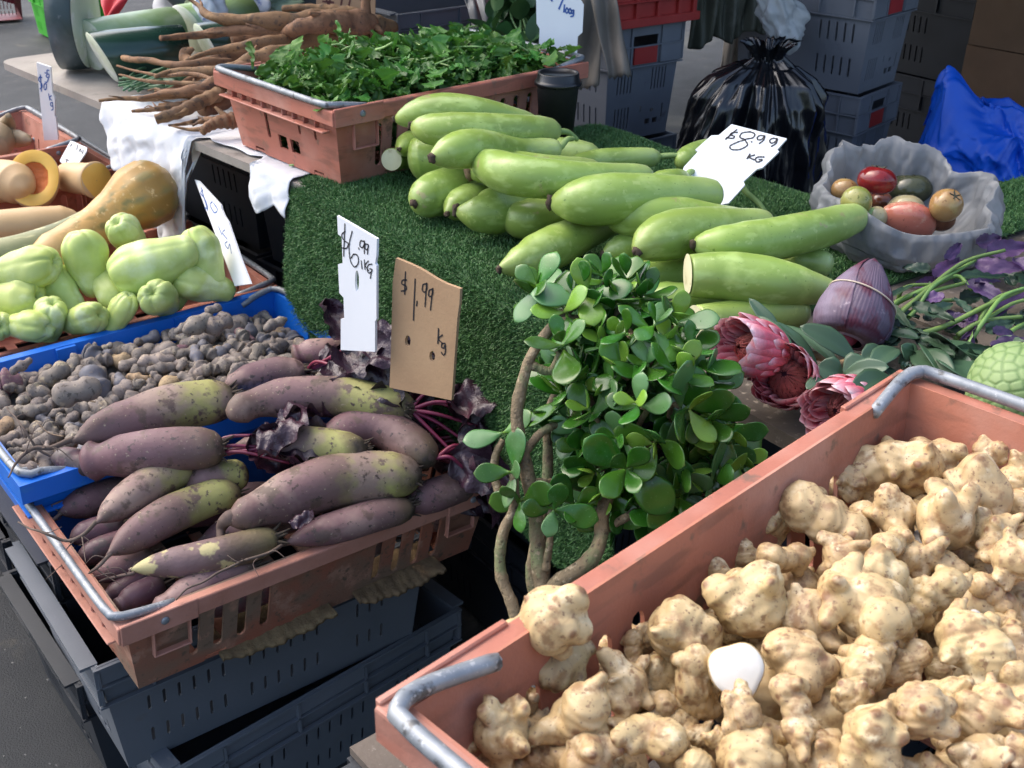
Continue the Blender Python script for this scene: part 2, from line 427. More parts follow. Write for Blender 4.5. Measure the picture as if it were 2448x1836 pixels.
def terra_crate(FL, yaw, label, tp=0, tr=0, group=None, dirty=False, hgt=None):
    R = rotm(yaw, tp, tr); base = np.asarray(FL, float) + R @ A3(CL / 2, CW / 2, -CH)
    t = thing('produce_crate', (0, 0, 0), label, 'crate', group); t.matrix_basis = m4(R, base)
    put('crate_body', ME_TBD if dirty else ME_TB, t); put('crate_rim', ME_TRD if dirty else ME_TR, t)
    for k in range(2): put('bail_handle', ME_BAIL[k], t)
    for s in (-1, 1):
        for g in (-1, 1):
            r = put('rivet', ME_RIV, t, M=Matrix.Translation((g * (CL / 2 - .062), s * (CW / 2 + .003), CH - .011)) @ Matrix.Rotation(0 if s < 0 else math.pi, 4, 'Z'))
    return t, R, base
TG = 'terracotta produce crates'
beetc, RB, BB = terra_crate((-.504, 1.137, .586), 40.1, 'dirty terracotta crate full of long beets on grey crates', 4.2, 2.5, TG, dirty=True)
rockc, RR, BR_ = terra_crate((-.324, 1.964, 1.052), 43.1, 'faded terracotta crate heaped with rocket leaves on the turf table', 0, 0, TG)
ging, RG, BG = terra_crate(A3(-.078, .507, 1.07) - rotm(45.3) @ A3(0, CW, 0), 45.3, 'terracotta crate full of pale sunchokes nearest the camera', 0, 0, TG)
EB = rotm(39)[:, 1]; EA = rotm(39)[:, 0]
ROW = [(A3(-.335 - 0, 1.66, .65), None)]
def row_crate(BR, label, yaw=39):
    R = rotm(yaw); FL = np.asarray(BR) - R @ A3(CL, CW, 0); return terra_crate(FL, yaw, label, 0, 0, TG)
c4p = at(465 / KD, 550 / KD, .635); c3p = at(295 / KD, 425 / KD, .66); c2p = at(150 / KD, 315 / KD, .715)
c4, R4, B4 = row_crate(c4p, 'terracotta crate of pale green chayotes behind the blue crate', 38.5)
c3, R3, B3 = row_crate(c3p, 'terracotta crate holding the long ribbed pumpkins', 39)
c2, R2, B2 = row_crate(c2p, 'terracotta crate with the cut orange pumpkin half and small white tag', 40)
c1, R1, B1 = row_crate(at(60 / KD, 262 / KD, .765), 'terracotta crate of tan squash at the left edge, farthest of its row', 40)

# ------------------------------------------------------------------ vented grey / black crates
def vent_crate_meshes(key, L, W, H, ins, m, big=False, clip=True):
    hs = math.hypot(H, ins); parts = []
    band = .34 * H if big else min(.30 * H, .085)
    def wall(bl, tl, kind):
        holes = []
        if kind == 'long':
            n = 6; gs = [(-.30, n), (.02, n), (.33, 3)] if not big else [(-.28, 5), (.28, 5)]
            for row in (.22, .52):
                for g, k in gs:
                    for q in range(k): holes.append(slot(g * bl + (q - (k - 1) / 2) * .024, hs * row, .0055, hs * .135 if not big else hs * .17, 2))
        else:
            for g in (-.27, .27):
                for q in range(5): holes.append(slot(g * bl + (q - 2) * bl * .052, hs * .52, .0045, hs * .2, 2))
            for q in range(5): holes.append(slot(-.27 * bl + (q - 2) * bl * .052, hs * .2, .0045, hs * .2, 2))
            x = .22 * bl; y = hs * .2
            holes += [slot(x, y + hs * .035, .012, .012, 6), rct(x - .022, y - hs * .09, x - .004, y - hs * .04), rct(x + .006, y - hs * .09, x + .024, y - hs * .04),
                      rct(x + .036, y - hs * .05, x + .041, y + hs * .08), rct(x - .044, y + hs * .03, x - .04, y + hs * .09)]
            if clip: holes += [rct(-.16 * tl, hs - band * .52, .16 * tl, hs - band * .26)]
        tl_ = bl + 2 * ins * .5
        return panel([(-bl / 2, 0), (bl / 2, 0), (bl / 2 + ins * .8, hs), (-bl / 2 - ins * .8, hs)], holes, .0035)
    bl, bw = L - 2 * ins, W - 2 * ins
    for s in (-1, 1):
        parts.append(onwall(wall(bl, L, 'long'), (0, s * bw / 2, 0), (-s, 0, 0), (0, s * ins * .8, H)))
        parts.append(onwall(wall(bw, W, 'short'), (s * bl / 2, 0, 0), (0, s, 0), (s * ins * .8, 0, H)))
    P = panel(rct(-bl / 2, -bw / 2, bl / 2, bw / 2), [], .004); parts.append((P[0] + A3(0, 0, .006), P[1]))
    for zt, th in ((H, .0045), (H - band * .5, .003), (H - band, .0035)):      # three ledges round the rim band
        S = sweep_rect([(-ins * .25, zt), (0, zt), (0, zt - th), (-ins * .25 - .004, zt - th)], L, W); parts.append((S[0] - A3(L / 2, W / 2, 0), S[1]))
    for s in (-1, 1):                                                           # skirt plates and ribs between the ledges
        for a, b in ((-.5, -.2), (.2, .5)):
            parts.append(box((s * (L / 2 - .0045), (a + b) / 2 * W, H - band * .75), (.003, (b - a) * W - .006, band * .5 - .004)))
        for q in (-.49, -.2, .2, .49): parts.append(box((s * (L / 2 - .004), q * W, H - band * .5), (.008, .004, band - .006)))
        for q in (-.49, -.36, -.12, .12, .36, .49): parts.append(box((q * L, s * (W / 2 - .004), H - band * .5), (.004, .008, band - .006)))
        for a, b in ((-.49, -.36), (-.12, .12), (.36, .49)):
            parts.append(box(((a + b) / 2 * L, s * (W / 2 - .0045), H - band * .25), ((b - a) * L - .006, .003, band * .5 - .006)))
    if not big:
        for s in (-1, 1): parts.append(box((s * (L / 2 + .002), 0, H - .0005), (.026, W * .93, .005)))
    body = join(*parts)
    cl = [box((s * (L / 2 - .006), 0, H - band * .75), (.006, .30 * W, band * .42)) for s in (-1, 1)]
    return mesh('vent_crate_' + key, *body[:2], m, False), [mesh('clip_' + key, *c, REDP, False) for c in cl]
VC = {}
def vent_crate(key, base, yaw, label, group, spec, tp=0, tr=0, name='vented_crate'):
    if key not in VC: VC[key] = vent_crate_meshes(key, *spec[0], **spec[1])
    me, cl = VC[key]
    t = thing(name, (0, 0, 0), label, 'crate', group); t.matrix_basis = m4(rotm(yaw, tp, tr), base)
    put('crate_body', me, t)
    if spec[1].get('clip', True):
        for c in cl: put('red_clip', c, t)
    return t
def from_FL(FL, yaw, L, W, H): return np.asarray(FL, float) + rotm(yaw) @ A3(L / 2, W / 2, -H)
G1 = ((.578, .385, .232, .03, GREY), {}); 
vent_crate('low', from_FL((-.585, 1.215, .441), 38, .578, .385, .232), 38, 'grey vented crate directly under the beet crate', 'grey crates stacked under the beets', G1)
vent_crate('low', from_FL((-.50, 1.245, .212), 44, .578, .385, .232) + A3(0, 0, .004), 44, 'grey vented crate on the asphalt, lowest under the beets', 'grey crates stacked under the beets', G1)
BIG = ((.42, .27, .30, .022, GREYL), dict(big=True))
DKB = ((.42, .27, .30, .022, DARKP), dict(big=True))
# two stacks of tall grey tubs behind the stall
pM = atd(1444 / KD, 345 / KD, 3.0); pR = atd(2050 / KD, 222 / KD, 3.05)
def tub(FLxy, z, yaw, label, spec=BIG, key='tub', group='tall grey tubs stacked behind the stall'):
    # FLxy is the nearest bottom corner: local corner (+L/2, -W/2) ... short end towards the right-hand view
    L, W, ins = spec[0][0], spec[0][1], spec[0][3]; R = rotm(yaw)
    return vent_crate(key, A3(FLxy[0], FLxy[1], z) - R @ A3(-L / 2 + ins, -W / 2 + ins, 0) , yaw, label, group, spec, name='grey_tub')
YT = 130
def tub2(FLxy, z, label, spec=BIG, key='tub', group='tall grey tubs stacked behind the stall', yaw=40):
    """long axis runs away to the upper left, short end (with the red clip) faces right-front"""
    L, W, ins = spec[0][0], spec[0][1], spec[0][3]; R = rotm(yaw - 90)
    return vent_crate(key, A3(FLxy[0], FLxy[1], z) - R @ A3(L / 2 - ins, -W / 2 + ins, 0), yaw - 90, label, group, spec, name='grey_tub')
tub2(pM, pM[2], 'grey tub with red clip under the red crate', yaw=38)
tub2(pM + A3(.01, -.01, 0), pM[2] - .304, 'grey tub below the one that carries the red crate, mostly hidden by the stall', yaw=41)
zR = pR[2]
tub2(pR, zR - .004, 'upper grey tub of the right stack, its label frame and slots facing the camera', yaw=49)
tub2(pR, zR - .308, 'middle grey tub of the right stack beside the blue tarpaulin', yaw=50)
tub2(pR + A3(.01, .0, 0), zR - .612, 'lowest grey tub of the right stack behind the tomato bag', yaw=48)
tub2(pR + A3(-.01, .01, 0), zR + .300, 'topmost grey tub of the right stack, cut by the top of the frame', yaw=49)
hR = zR - .616
vent_crate('base1', A3(pR[0] - .03, pR[1] + .22, 0), 49, 'dark crate on the asphalt carrying the right stack of grey tubs', None, ((.44, .34, hR, .02, DARKP), dict(clip=False)))
hM = pM[2] - .308
vent_crate('base2', A3(pM[0] - .02, pM[1] + .20, 0), 40, 'dark crate on the asphalt carrying the middle grey tubs', None, ((.44, .34, hM, .02, DARKP), dict(clip=False)))
# red crate on the middle tubs
def red_crate():
    L, W, H, ins = .42, .30, .20, .012; parts = []
    for s in (-1, 1):
        parts.append(onwall(panel(rct(-L / 2, 0, L / 2, H), [], .004), (0, s * W / 2, 0), (-s, 0, 0), (0, 0, 1)))
        parts.append(onwall(panel(rct(-W / 2, 0, W / 2, H), [], .004), (s * L / 2, 0, 0), (0, s, 0), (0, 0, 1)))
        for q in (-.48, -.2, .05, .3, .48): parts.append(box((s * (L / 2 + .005), q * W, H / 2), (.01, .012, H - .02)))
        for q in (-.49, -.3, -.1, .1, .3, .49): parts.append(box((q * L, s * (W / 2 + .005), H / 2), (.012, .01, H - .02)))
    for z, h in ((.011, .022), (.062, .006), (H - .012, .024)):
        S = sweep_rect([(.013, z + h / 2), (.013, z - h / 2), (0.001, z - h / 2), (.001, z + h / 2)], L, W); parts.append((S[0] - A3(L / 2, W / 2, 0), S[1]))
    parts.append(box((0, 0, .006), (L - .01, W - .01, .006)))
    return join(*parts)
t = thing('red_crate', (0, 0, 0), 'red ribbed crate on top of the grey tub behind the rocket', 'crate')
t.matrix_basis = m4(rotm(-52), pM - rotm(-52) @ A3(.42 / 2 - .03, -.27 / 2 + .02, 0) + A3(0, 0, .302))
put('crate_body', bevel(mesh('red_crate', *red_crate()[:2], REDP, False), .002), t)

# blue crate of yams
def blue_crate():
    L, W, H = .62, .41, .165; parts = []; ins = .02; dh = ins; hs = math.hypot(H, dh)
    for s in (-1, 1):
        h1 = [rct(.19, hs * .55, .245, hs * .80)] if s > 0 else []
        parts.append(onwall(panel([(-L / 2 + ins, 0), (L / 2 - ins, 0), (L / 2, hs), (-L / 2, hs)], [], .004), (0, s * (W / 2 - ins), 0), (-s, 0, 0), (0, s * dh, H)))
        parts.append(onwall(panel([(-W / 2 + ins, 0), (W / 2 - ins, 0), (W / 2, hs), (-W / 2, hs)], [rct(-.06, hs * .62, .06, hs * .80)], .004), (s * (L / 2 - ins), 0, 0), (0, s, 0), (s * dh, 0, H)))
    P = panel(rct(-L / 2 + ins, -W / 2 + ins, L / 2 - ins, W / 2 - ins), [], .004); parts.append((P[0] + A3(0, 0, .006), P[1]))
    S = sweep_rect([(-.003, H), (.014, H + .001), (.0145, H - .03), (.011, H - .03), (.010, H - .005), (-.003, H - .005)], L, W)
    parts.append((S[0] - A3(L / 2, W / 2, 0), S[1]))
    S = sweep_rect([(-.003, H - .055), (.010, H - .055), (.010, H - .059), (-.003, H - .059)], L, W); parts.append((S[0] - A3(L / 2, W / 2, 0), S[1]))
    for g in (-.18, .18):
        parts.append(box((g * L, W / 2 - .008, H - .012), (.035, .008, .022)))
    return join(*parts)
RBl = rotm(39.2, 0, 0); BBl = A3(-.715, 1.36, .660) + RBl @ A3(.645 / 2 + .006, .413 / 2, -.165)
t = thing('blue_crate', (0, 0, 0), 'bright blue plastic crate filled with small grey yams', 'crate'); t.matrix_basis = m4(RBl, BBl)
put('crate_body', bevel(mesh('blue_crate', *blue_crate()[:2], BLUEP, False), .0015), t)
for s in (-1, 1):
    a, b, h = .31, .205, .165
    P = [(s * (a - .075), -b + .004, h - .012), (s * (a - .03), -b + .004, h + .004), (s * (a + .004), -b + .022, h + .007), (s * (a + .006), 0, h + .007), (s * (a + .004), b - .022, h + .007),
         (s * (a - .03), b - .004, h + .004), (s * (a - .075), b - .004, h - .012)]
    put('bail_handle', mesh('blue_bail', *tube(spl(P, 40), .006, 8)[:2], STEEL), t)

# crates that carry the front row (dark, mostly hidden)
LOW2 = ((.60, .385, .24, .03, DARKP), dict(clip=False))
LOW2B = ((.60, .385, .255, .03, DARKP), dict(clip=False))
def under(base, R, yaw, n, z, label):
    h = z / n
    for k in range(n):
        key = 'row%.3f' % h
        vent_crate(key, A3(base[0], base[1], k * h), yaw, label + (' upper' if k else ' lower'), 'dark crates carrying the front row', ((.60, .385, h - .001, .03, DARKP), dict(clip=False)))
for base, yaw, lb in ((BBl, 39.2, 'dark crate in the shade under the blue yam crate,'), (B4, 38.5, 'dark crate in the shade under the chayote crate,'), (B3, 39, 'dark crate in the shade under the long pumpkins,'),
                      (B2, 40, 'dark crate in the shade under the cut pumpkin,'), (B1, 40, 'dark crate in the shade under the tan squash,')):
    under(base, None, yaw, 2, base[2], lb)

# ------------------------------------------------------------------ the stall: boards, trestle crates, turf, paper
E1 = nrm(A3(.60, -.80, 0)); E2 = A3(.80, .60, 0); CT = A3(-.436, 2.075, 0); TZ = .90
UP = A3(0, 0, 1)
def S3(e1, e2, z=TZ): return CT + E1 * e1 + E2 * e2 + UP * z
def uv_of(P): d = np.asarray(P) - CT; return float(np.dot(d, E1)), float(np.dot(d, E2))
RS = np.stack([E1, E2, UP], 1)
# left board with a rounded corner, top at TZ - .004
E1L = nrm(A3(.70, -.715, 0)); E2L = A3(-E1L[1], E1L[0], 0); RSL = np.stack([E1L, E2L, UP], 1)
def S3L(e1, e2, z=TZ): return CT + E1L * e1 + E2L * e2 + UP * z
def board(e1a, e1b, e2a, e2b, zt, th, rad=0, B=None):
    pts = []
    def corner(cx, cy, sx, sy, r):
        if r <= 0: return [(cx, cy)]
        return [(cx - sx * r + sx * r * math.cos(a), cy - sy * r + sy * r * math.sin(a)) for a in np.linspace(0, math.pi / 2, 6)]
    a = corner(e1a, e2a, -1, -1, rad); b = corner(e1b, e2a, 1, -1, 0); c = corner(e1b, e2b, 1, 1, 0); d = corner(e1a, e2b, -1, 1, rad)
    ring = a + b + c + d[::-1]
    P = panel(ring, [], th); V = P[0] + A3(0, 0, zt)
    return CT + V @ (RS if B is None else B).T, P[1]
tag(obj('stall_board', board(-1.36, .06, -.002, .72, TZ - .006, .018, .05, RSL), BOARD, smooth=False), 'pale grey board with rounded end under the wax gourds', 'table board')
tag(obj('stall_board', board(.104, 1.0, .012, .74, TZ - .008, .018), WOOD, smooth=False), 'table board hidden under the artificial turf', 'table board')
pls = [(.045, .235), (.243, .44), (.447, .70), (.706, .95), (.957, 1.15)]
tt = thing('plank_table', S3(1.5, .6, TZ - .03), 'weathered timber planks under the flowers and tomato bag', 'table')
for i, (a, b) in enumerate(pls):
    V, F = box(S3((.955 + 2.3) / 2, (a + b) / 2, TZ - .012 - .002 * (i % 2)), (2.3 - .93 - .01 * (i % 3), b - a, .022), RS)
    bm_ = obj('plank', (V, F), WOOD, tt, smooth=False)
V, F = board(.80, .95, .76, 1.30, TZ - .006, .018); tag(obj('stall_board', (V, F), WOOD, smooth=False), 'table board behind the gourds towards the tarpaulin', 'table board')
# crates that carry the stall
hs_ = (TZ - .03) / 3
STL = ((.56, .37, hs_ - .001, .028, DARKP), dict(clip=False, big=True))
k_ = 0
for e1, e2, who in ((-.68, .34, 'below the white paper'), (-.105, .33, 'below the torn paper'), (.45, .34, 'under the turf'), (-1.0, .60, 'at the back below the wax gourds'), (-.4, .58, 'at the back below the brown roots'),
                    (.98, 1.05, 'at the far back under the turf'), (1.05, .45, 'under the flower planks'), (1.7, .55, 'under the planks by the sunchokes')):
    for q in range(3):
        P = (S3L if e1 < 0 else S3)(e1, e2, q * hs_); yaw = math.degrees(math.atan2(*((E1L if e1 < 0 else E1)[1::-1]))) + (0 if e1 != -.14 else 4) + 180
        vent_crate('stl', P, yaw, 'black vented crate %s, %s of its stack' % (who, ('lowest', 'middle', 'top')[q]), 'black crates carrying the stall', STL)

# ------------------------------------------------------------------ artificial turf
TURFM = mat('turf_backing', (.025, .07, .02), (.015, .05, .012), sc_=30, rough=.9, rnd=0)
BLADE = mat('turf_blade', (.09, .21, .062), (.052, .135, .037), sc_=40, rough=.55, rnd=0, spots=((9, (.06, .16, .05), .55, .75), (160, (.14, .24, .10), .60, .72)))
ROUND, DROP = .035, .37
def turf_pt(e1, s):
    """s < 0 : distance down the drape; s >= 0 : e2 on the top. returns point, normal"""
    e1 = np.asarray(e1, float); s = np.asarray(s, float)
    arc = ROUND * math.pi / 2
    q = s - ROUND
    top = q >= 0; mid = (q < 0) & (q > -arc); dn = q <= -arc
    a = np.clip(-q / ROUND, 0, math.pi / 2)
    e2 = np.where(top, s, ROUND - ROUND * np.sin(a)); z = np.where(top, 0., np.where(mid, -(ROUND - ROUND * np.cos(a)), -ROUND - (-q - arc)))
    down = np.clip((-q - arc), 0, 1)
    bul = (.012 * np.sin(e1 * 7 + .6) + .006 * np.sin(e1 * 17)) * np.clip(down / .15, 0, 1) + .02 * np.sin(np.clip(down / .4, 0, 1) * 3.0) - .05 * down
    zz = .0025 * np.sin(e1 * 11 + s * 9) * top
    lf = np.exp(-np.clip(e1, 0, 9) / .03) * .02                      # left edge falls away
    P = CT + np.outer(e1, E1) + np.outer(e2 - bul - .006, E2) + np.outer(TZ + .004 + z + zz - lf, UP)
    n2 = np.where(top, 0., -np.sin(a)); nz_ = np.where(top, 1., np.cos(a))
    return P, np.outer(n2, E2) + np.outer(nz_, UP)
tu = thing('artificial_turf', S3(.45, .3, TZ), 'green artificial turf draped over the stall under the bottle gourds', 'turf')
V, F = grid(lambda u, v: turf_pt(.012 + u * .98, -DROP + v * (DROP + .75))[0], 60, 110)
obj('turf_backing', thick((V, F), .004), TURFM, tu)
def blades(e1, s, L0=.0065, fn=turf_pt):
    n = len(e1); P, N = fn(e1, s)
    j = RNG.normal(size=(n, 3)) * .55; d = N + j; d /= np.linalg.norm(d, axis=1)[:, None]
    side = np.cross(d, RNG.normal(size=(n, 3))); side /= np.linalg.norm(side, axis=1)[:, None]
    L = RNG.uniform(.6, 1.15, n)[:, None] * L0; wd = .0010
    bend = RNG.normal(size=(n, 3)) * .35 * L
    a, b = P - side * wd - N * .001, P + side * wd - N * .001; m = P + d * L * .6; c = P + d * L + bend
    V = np.stack([a, b, m + side * wd * .7, m - side * wd * .7, c], 1).reshape(-1, 3)
    i = np.arange(n)[:, None] * 5
    q = np.concatenate([i + [0, 1, 2], i + [0, 2, 3], i + [3, 2, 4]])
    return V, q
n = 230000
s_ = np.where(RNG.random(n) < .40, RNG.uniform(-DROP, 0, n), RNG.uniform(0, .74, n))
tp_ = obj('turf_pile', blades(.012 + RNG.random(n) * .98, s_), BLADE, tu, smooth=False); tp_['kind'] = 'stuff'
# second piece of turf at the back
def turf2_pt(a, b):
    P = CT + np.outer(.80 + a * .17, E1) + np.outer(.765 + b * .52, E2) + np.outer(TZ + .004 + .004 * np.sin(a * 9), UP); return P, np.tile(UP, (len(a), 1))
t2 = thing('artificial_turf', S3(.7, .94, TZ), 'strip of green turf at the back of the stall by the blue tarpaulin', 'turf')
V, F = grid(lambda u, v: turf2_pt(u, v)[0], 20, 14); obj('turf_backing', thick((V, F), .003), TURFM, t2)
n = 20000; tp_ = obj('turf_pile', blades(RNG.random(n), RNG.random(n), .0075, turf2_pt), BLADE, t2, smooth=False); tp_['kind'] = 'stuff'

# ------------------------------------------------------------------ white paper over the board, with a torn hanging edge
PAPER = mat('white_paper', (.66, .68, .71), (.60, .62, .65), sc_=8, rough=.75, bump=.3, bsc=40, rnd=0)
def lower(e):     # how far the paper hangs below the board edge
    pts = [(-.75, .03), (-.70, .09), (-.655, .15), (-.60, .17), (-.545, .23), (-.49, .235), (-.44, .30), (-.385, .34), (-.362, .36), (-.352, .20), (-.344, .02), (-.33, -.022), (-.24, -.018), (-.18, -.03), (-.13, -.03), (-.115, .02), (-.10, .075), (-.085, .095), (-.06, .075), (-.02, .07), (.02, .065)]
    return np.interp(e, [p[0] for p in pts], [p[1] for p in pts])
def paperf(u, v):
    e = -.75 + u * .77; e = e + np.where(v > .9, .004 * np.sin(e * 140), 0)
    lo = lower(e) * (1 + .06 * np.sin(e * 90)) + .006 * np.sin(e * 61)
    d = -.40 + v * (lo + .40)                       # distance from edge: negative on top
    q2 = np.stack([e, d], 1); a_ = np.round(np.cumsum(np.ones(1)))[0]
    def rdg(f_, sd_, k_=6):
        r_ = np.random.default_rng(sd_); o_ = np.zeros(len(q2)); w2 = q2 + np.stack([wobs(q2, f_ * .35, sd_ + 1), wobs(q2, f_ * .35, sd_ + 2)], 1) * (.5 / f_)
        for _ in range(k_):
            a_ = r_.uniform(0, 3.14); o_ += 1 - 2 * np.abs(np.sin(w2 @ np.array([math.cos(a_), math.sin(a_)]) * f_ * r_.uniform(.5, 1.6) + r_.uniform(0, 6)))
        return o_ / k_ ** .5
    cr = rdg(16, 3, 4) * .0045 + rdg(34, 5, 5) * .0034 + rdg(75, 8) * .0016
    over = np.clip(d, 0, 1); e2 = np.where(d < 0, -d, -.006 - .12 * over ** 1.0 - np.abs(cr) * np.clip(d / .04, 0, 1) * 1.5)
    z = np.where(d < 0, TZ - .0035 + np.abs(cr) * .35 + .0015, TZ - .001 - over * .97)
    return CT + np.outer(e, E1L) + np.outer(e2, E2L) + np.outer(z, UP)
V, F = grid(paperf, 130, 90)
tag(obj('paper_sheet', thick((V, F), .0008), PAPER, origin=S3L(-.4, .1, TZ)), 'crumpled white paper hanging torn over the stall edge under the brown roots', 'paper')
def lathe(prof, n=24, lob=None, phase=0):
    """profile (r, z) turned about z; t runs along the profile"""
    V = []; F = []; m = len(prof); th = np.linspace(0, 2 * np.pi, n, endpoint=False) + phase
    for i, (r, z) in enumerate(prof):
        k = np.ones(n); dz = np.zeros(n)
        if lob is not None:
            q = lob(i / (m - 1), th)
            k, dz = q if isinstance(q, tuple) else (q, dz)
        V.append(np.stack([r * k * np.cos(th), r * k * np.sin(th), z + dz], 1))
    for i in range(m - 1):
        for j in range(n):
            a = i * n + j; b = i * n + (j + 1) % n; F.append((a, b, b + n, a + n))
    return np.concatenate(V), F, np.repeat(np.linspace(0, 1, m), n)
def ridge(V, f, seed, k=7):
    """creased noise, -1..1"""
    r = np.random.default_rng(seed); V = np.asarray(V, float); o = np.zeros(len(V))
    for i in range(k):
        d = r.normal(size=V.shape[1]); d /= np.linalg.norm(d); o += 1 - 2 * np.abs(np.sin(V @ d * f * r.uniform(.5, 1.8) + r.uniform(0, 6)))
    return o / math.sqrt(k)

# ------------------------------------------------------------------ behind the stall
BLACKBAG = mat('black_bin_bag', (.006, .007, .010), (.004, .005, .007), sc_=9, rough=.22, spec=.7, rnd=0)
def binbag():
    def f(u, v):
        th = u * 2 * np.pi
        h = np.array([0, .02, .08, .22, .40, .55, .66, .74, .80, .84, .88, .93, 1.0]); r = np.array([.10, .155, .185, .195, .185, .15, .11, .075, .052, .045, .055, .075, .085])
        r = np.array([.12, .165, .19, .20, .20, .195, .18, .145, .085, .046, .055, .075, .085]); R = np.interp(v, h, r); hh = np.array([0, .01, .06, .18, .34, .48, .58, .63, .66, .68, .70, .715, .72]); z = np.interp(v, h, hh)
        pl = np.abs(np.sin(th * 6 + 2.6 * np.sin(th * 2 + 1) + 1.5 * np.sin(th * 3) + v * 2.5)) * np.clip((v - .30) * 1.5, 0, 1) * .30
        P = np.stack([np.cos(th), np.sin(th), z * 1.5], 1)
        cr = ridge(P, 2.4, 13) * .07 + ridge(P, 6, 3) * .06 + ridge(P, 14, 5) * .05 + ridge(P, 30, 15) * .022
        R = R * (1 - pl + cr)
        lean = z * .05
        return np.stack([R * np.cos(th) + lean, R * np.sin(th), z + ridge(P, 8, 9) * .008 * (v > .8)], 1)
    return grid(f, 230, 150)
pb = atd(1615, 240, 2.80)
bb = tag(obj('rubbish_bag', xf(binbag(), None, (pb[0], pb[1], .315)), BLACKBAG, origin=(pb[0], pb[1], .315)), 'shiny black plastic rubbish bag gathered at the neck between the tubs', 'rubbish bag')
vent_crate('bagc', A3(pb[0], pb[1], 0), 40, 'dark crate hidden under the black rubbish bag', None, ((.42, .38, .315, .02, DARKP), dict(clip=False)))

TARP = mat('blue_tarpaulin', (.006, .10, .62), (.004, .075, .50), sc_=6, rough=.38, spec=.5, rnd=0, bump=.12, bsc=300)
def tarp():
    def f(u, v):
        th = u * 2 * np.pi; z = v
        pr_ = np.interp(v, [0, .1, .35, .6, .8, .93, 1], [1.05, 1.06, 1.0, .86, .62, .30, .02])
        P = np.stack([np.cos(th) * pr_, np.sin(th) * pr_, z * 1.2], 1)
        k = 1 + ridge(P, 2.6, 31) * .16 + ridge(P, 5.5, 12) * .12 + ridge(P, 11, 8) * .07 + ridge(P, 22, 18) * .028 + ridge(P, 45, 19) * .008
        return np.stack([P[:, 0] * k * .31, P[:, 1] * k * .22, z * .40 * (1 + ridge(P, 4, 4) * .10) ], 1)
    V, F = grid(f, 280, 190)
    pk = A3(-.17, .02, .45)                        # pulled-up corner
    d = np.linalg.norm((V - A3(-.15, 0, .30)) * A3(1, .8, .6), axis=1); w_ = np.exp(-(d / .075) ** 2)[:, None]
    V = V + w_ * A3(-.06, -.02, .19)
    return V, F
pt = atd(2120, 330, 2.95)
tag(obj('tarpaulin', xf(tarp(), rotm(-12), (pt[0] + .10, pt[1] + .05, .455)), TARP, origin=(pt[0], pt[1], .46)), 'crumpled bright blue plastic tarpaulin heaped behind the stall', 'tarpaulin')
for q in range(2):
    vent_crate('tpc', A3(pt[0] + .03, pt[1] + .06, q * .231), 40, 'dark crate hidden under the blue tarpaulin, %s one' % ('lower', 'upper')[q], None, ((.44, .38, .229, .02, DARKP), dict(clip=False)))

# dark stacks at the back right
DK2 = ((.60, .42, .335, .022, DARKP), dict(clip=False, big=True))
pS = atd(2110, 150, 4.05)
for col, (dx, dy) in enumerate(((0, 0), (.52, -.42), (-.32, .62))):
    for q in range(4):
        vent_crate('dk2', A3(pS[0] + dx, pS[1] + dy, q * .337), -52 + RNG.uniform(-2, 2), 'dark tub at the back right, level %s of the %s stack' % (('one', 'two', 'three', 'four')[q], ('middle', 'right', 'left')[col]),
                   'dark tubs stacked at the back right', DK2, name='dark_tub')
pX = atd(2215, 60, 3.55)
pX = A3(pX[0] + .10, pX[1] + .1, 0)
for q in range(2):
    vent_crate('dk3', A3(pX[0], pX[1], q * .331), -52, 'dark tub below the cardboard boxes, %s' % ('lower', 'upper')[q], 'dark tubs under the boxes', ((.44, .36, .329, .02, DARKP), dict(clip=False, big=True)), name='dark_tub')
BROWNC = mat('brown_carton', (.13, .075, .042), (.10, .058, .032), sc_=9, rough=.85, rnd=.05)
def carton(sx, sy, sz, fl=True):
    P = [box((0, 0, sz / 2), (sx, sy, sz))]
    P += [box((0, s * sy * .26, sz + .002), (sx, sy * .47, .004)) for s in (-1, 1)]
    return join(*P)
for q, h in ((0, .17), (1, .2)):
    t = thing('cardboard_box', A3(pX[0], pX[1], .664 + q * .178), ('lower', 'upper')[q] + ' brown cardboard box on the dark tubs at the right edge', 'box', 'cardboard boxes at the right edge'); t.rotation_euler = (0, 0, math.radians(-52 + q * 3))
    put('carton', mesh('carton', *carton(.34, .28, h)[:2], BROWNC, False), t); put('tape', mesh('tape', *box((0, 0, h + .0058), (.345, .05, .0012)), mat('packing_tape', (.16, .10, .055), rough=.25), False), t)

# canopy roof added above view to darken the back, with post, curtain, side wall
CANV = mat('canopy_canvas', (.055, .06, .06), (.045, .05, .05), rough=.8, rnd=0)
OLIVE = mat('olive_sheet', (.10, .105, .075), (.06, .065, .05), sc_=7, rough=.55, rnd=0, spots=((9, (.17, .17, .14), .58, .75),))
CREAM = mat('cream_cloth', (.55, .50, .43), (.40, .34, .27), sc_=4, rough=.85, rnd=0)
POSTM = mat('post_paint', (.14, .17, .21), (.12, .15, .19), rough=.5, rnd=0)
pp = atd(1655, 40, 3.22)
ca = thing('canopy', A3(pp[0], pp[1], 2.35), 'dark canvas canopy added to shade the back of the stall, its roof out of view', 'canopy')
def roof(u, v):
    x = pp[0] - 1.95 + u * 6.1; y = pp[1] - .80 + v * 5.75
    return np.stack([x, y, 2.42 + .5 * np.sin(np.pi * u) * np.sin(np.pi * v) - .02 * np.sin(9 * np.pi * u) ** 2], 1)
obj('shade_roof', thick(grid(roof, 30, 30), .004), CANV, ca)
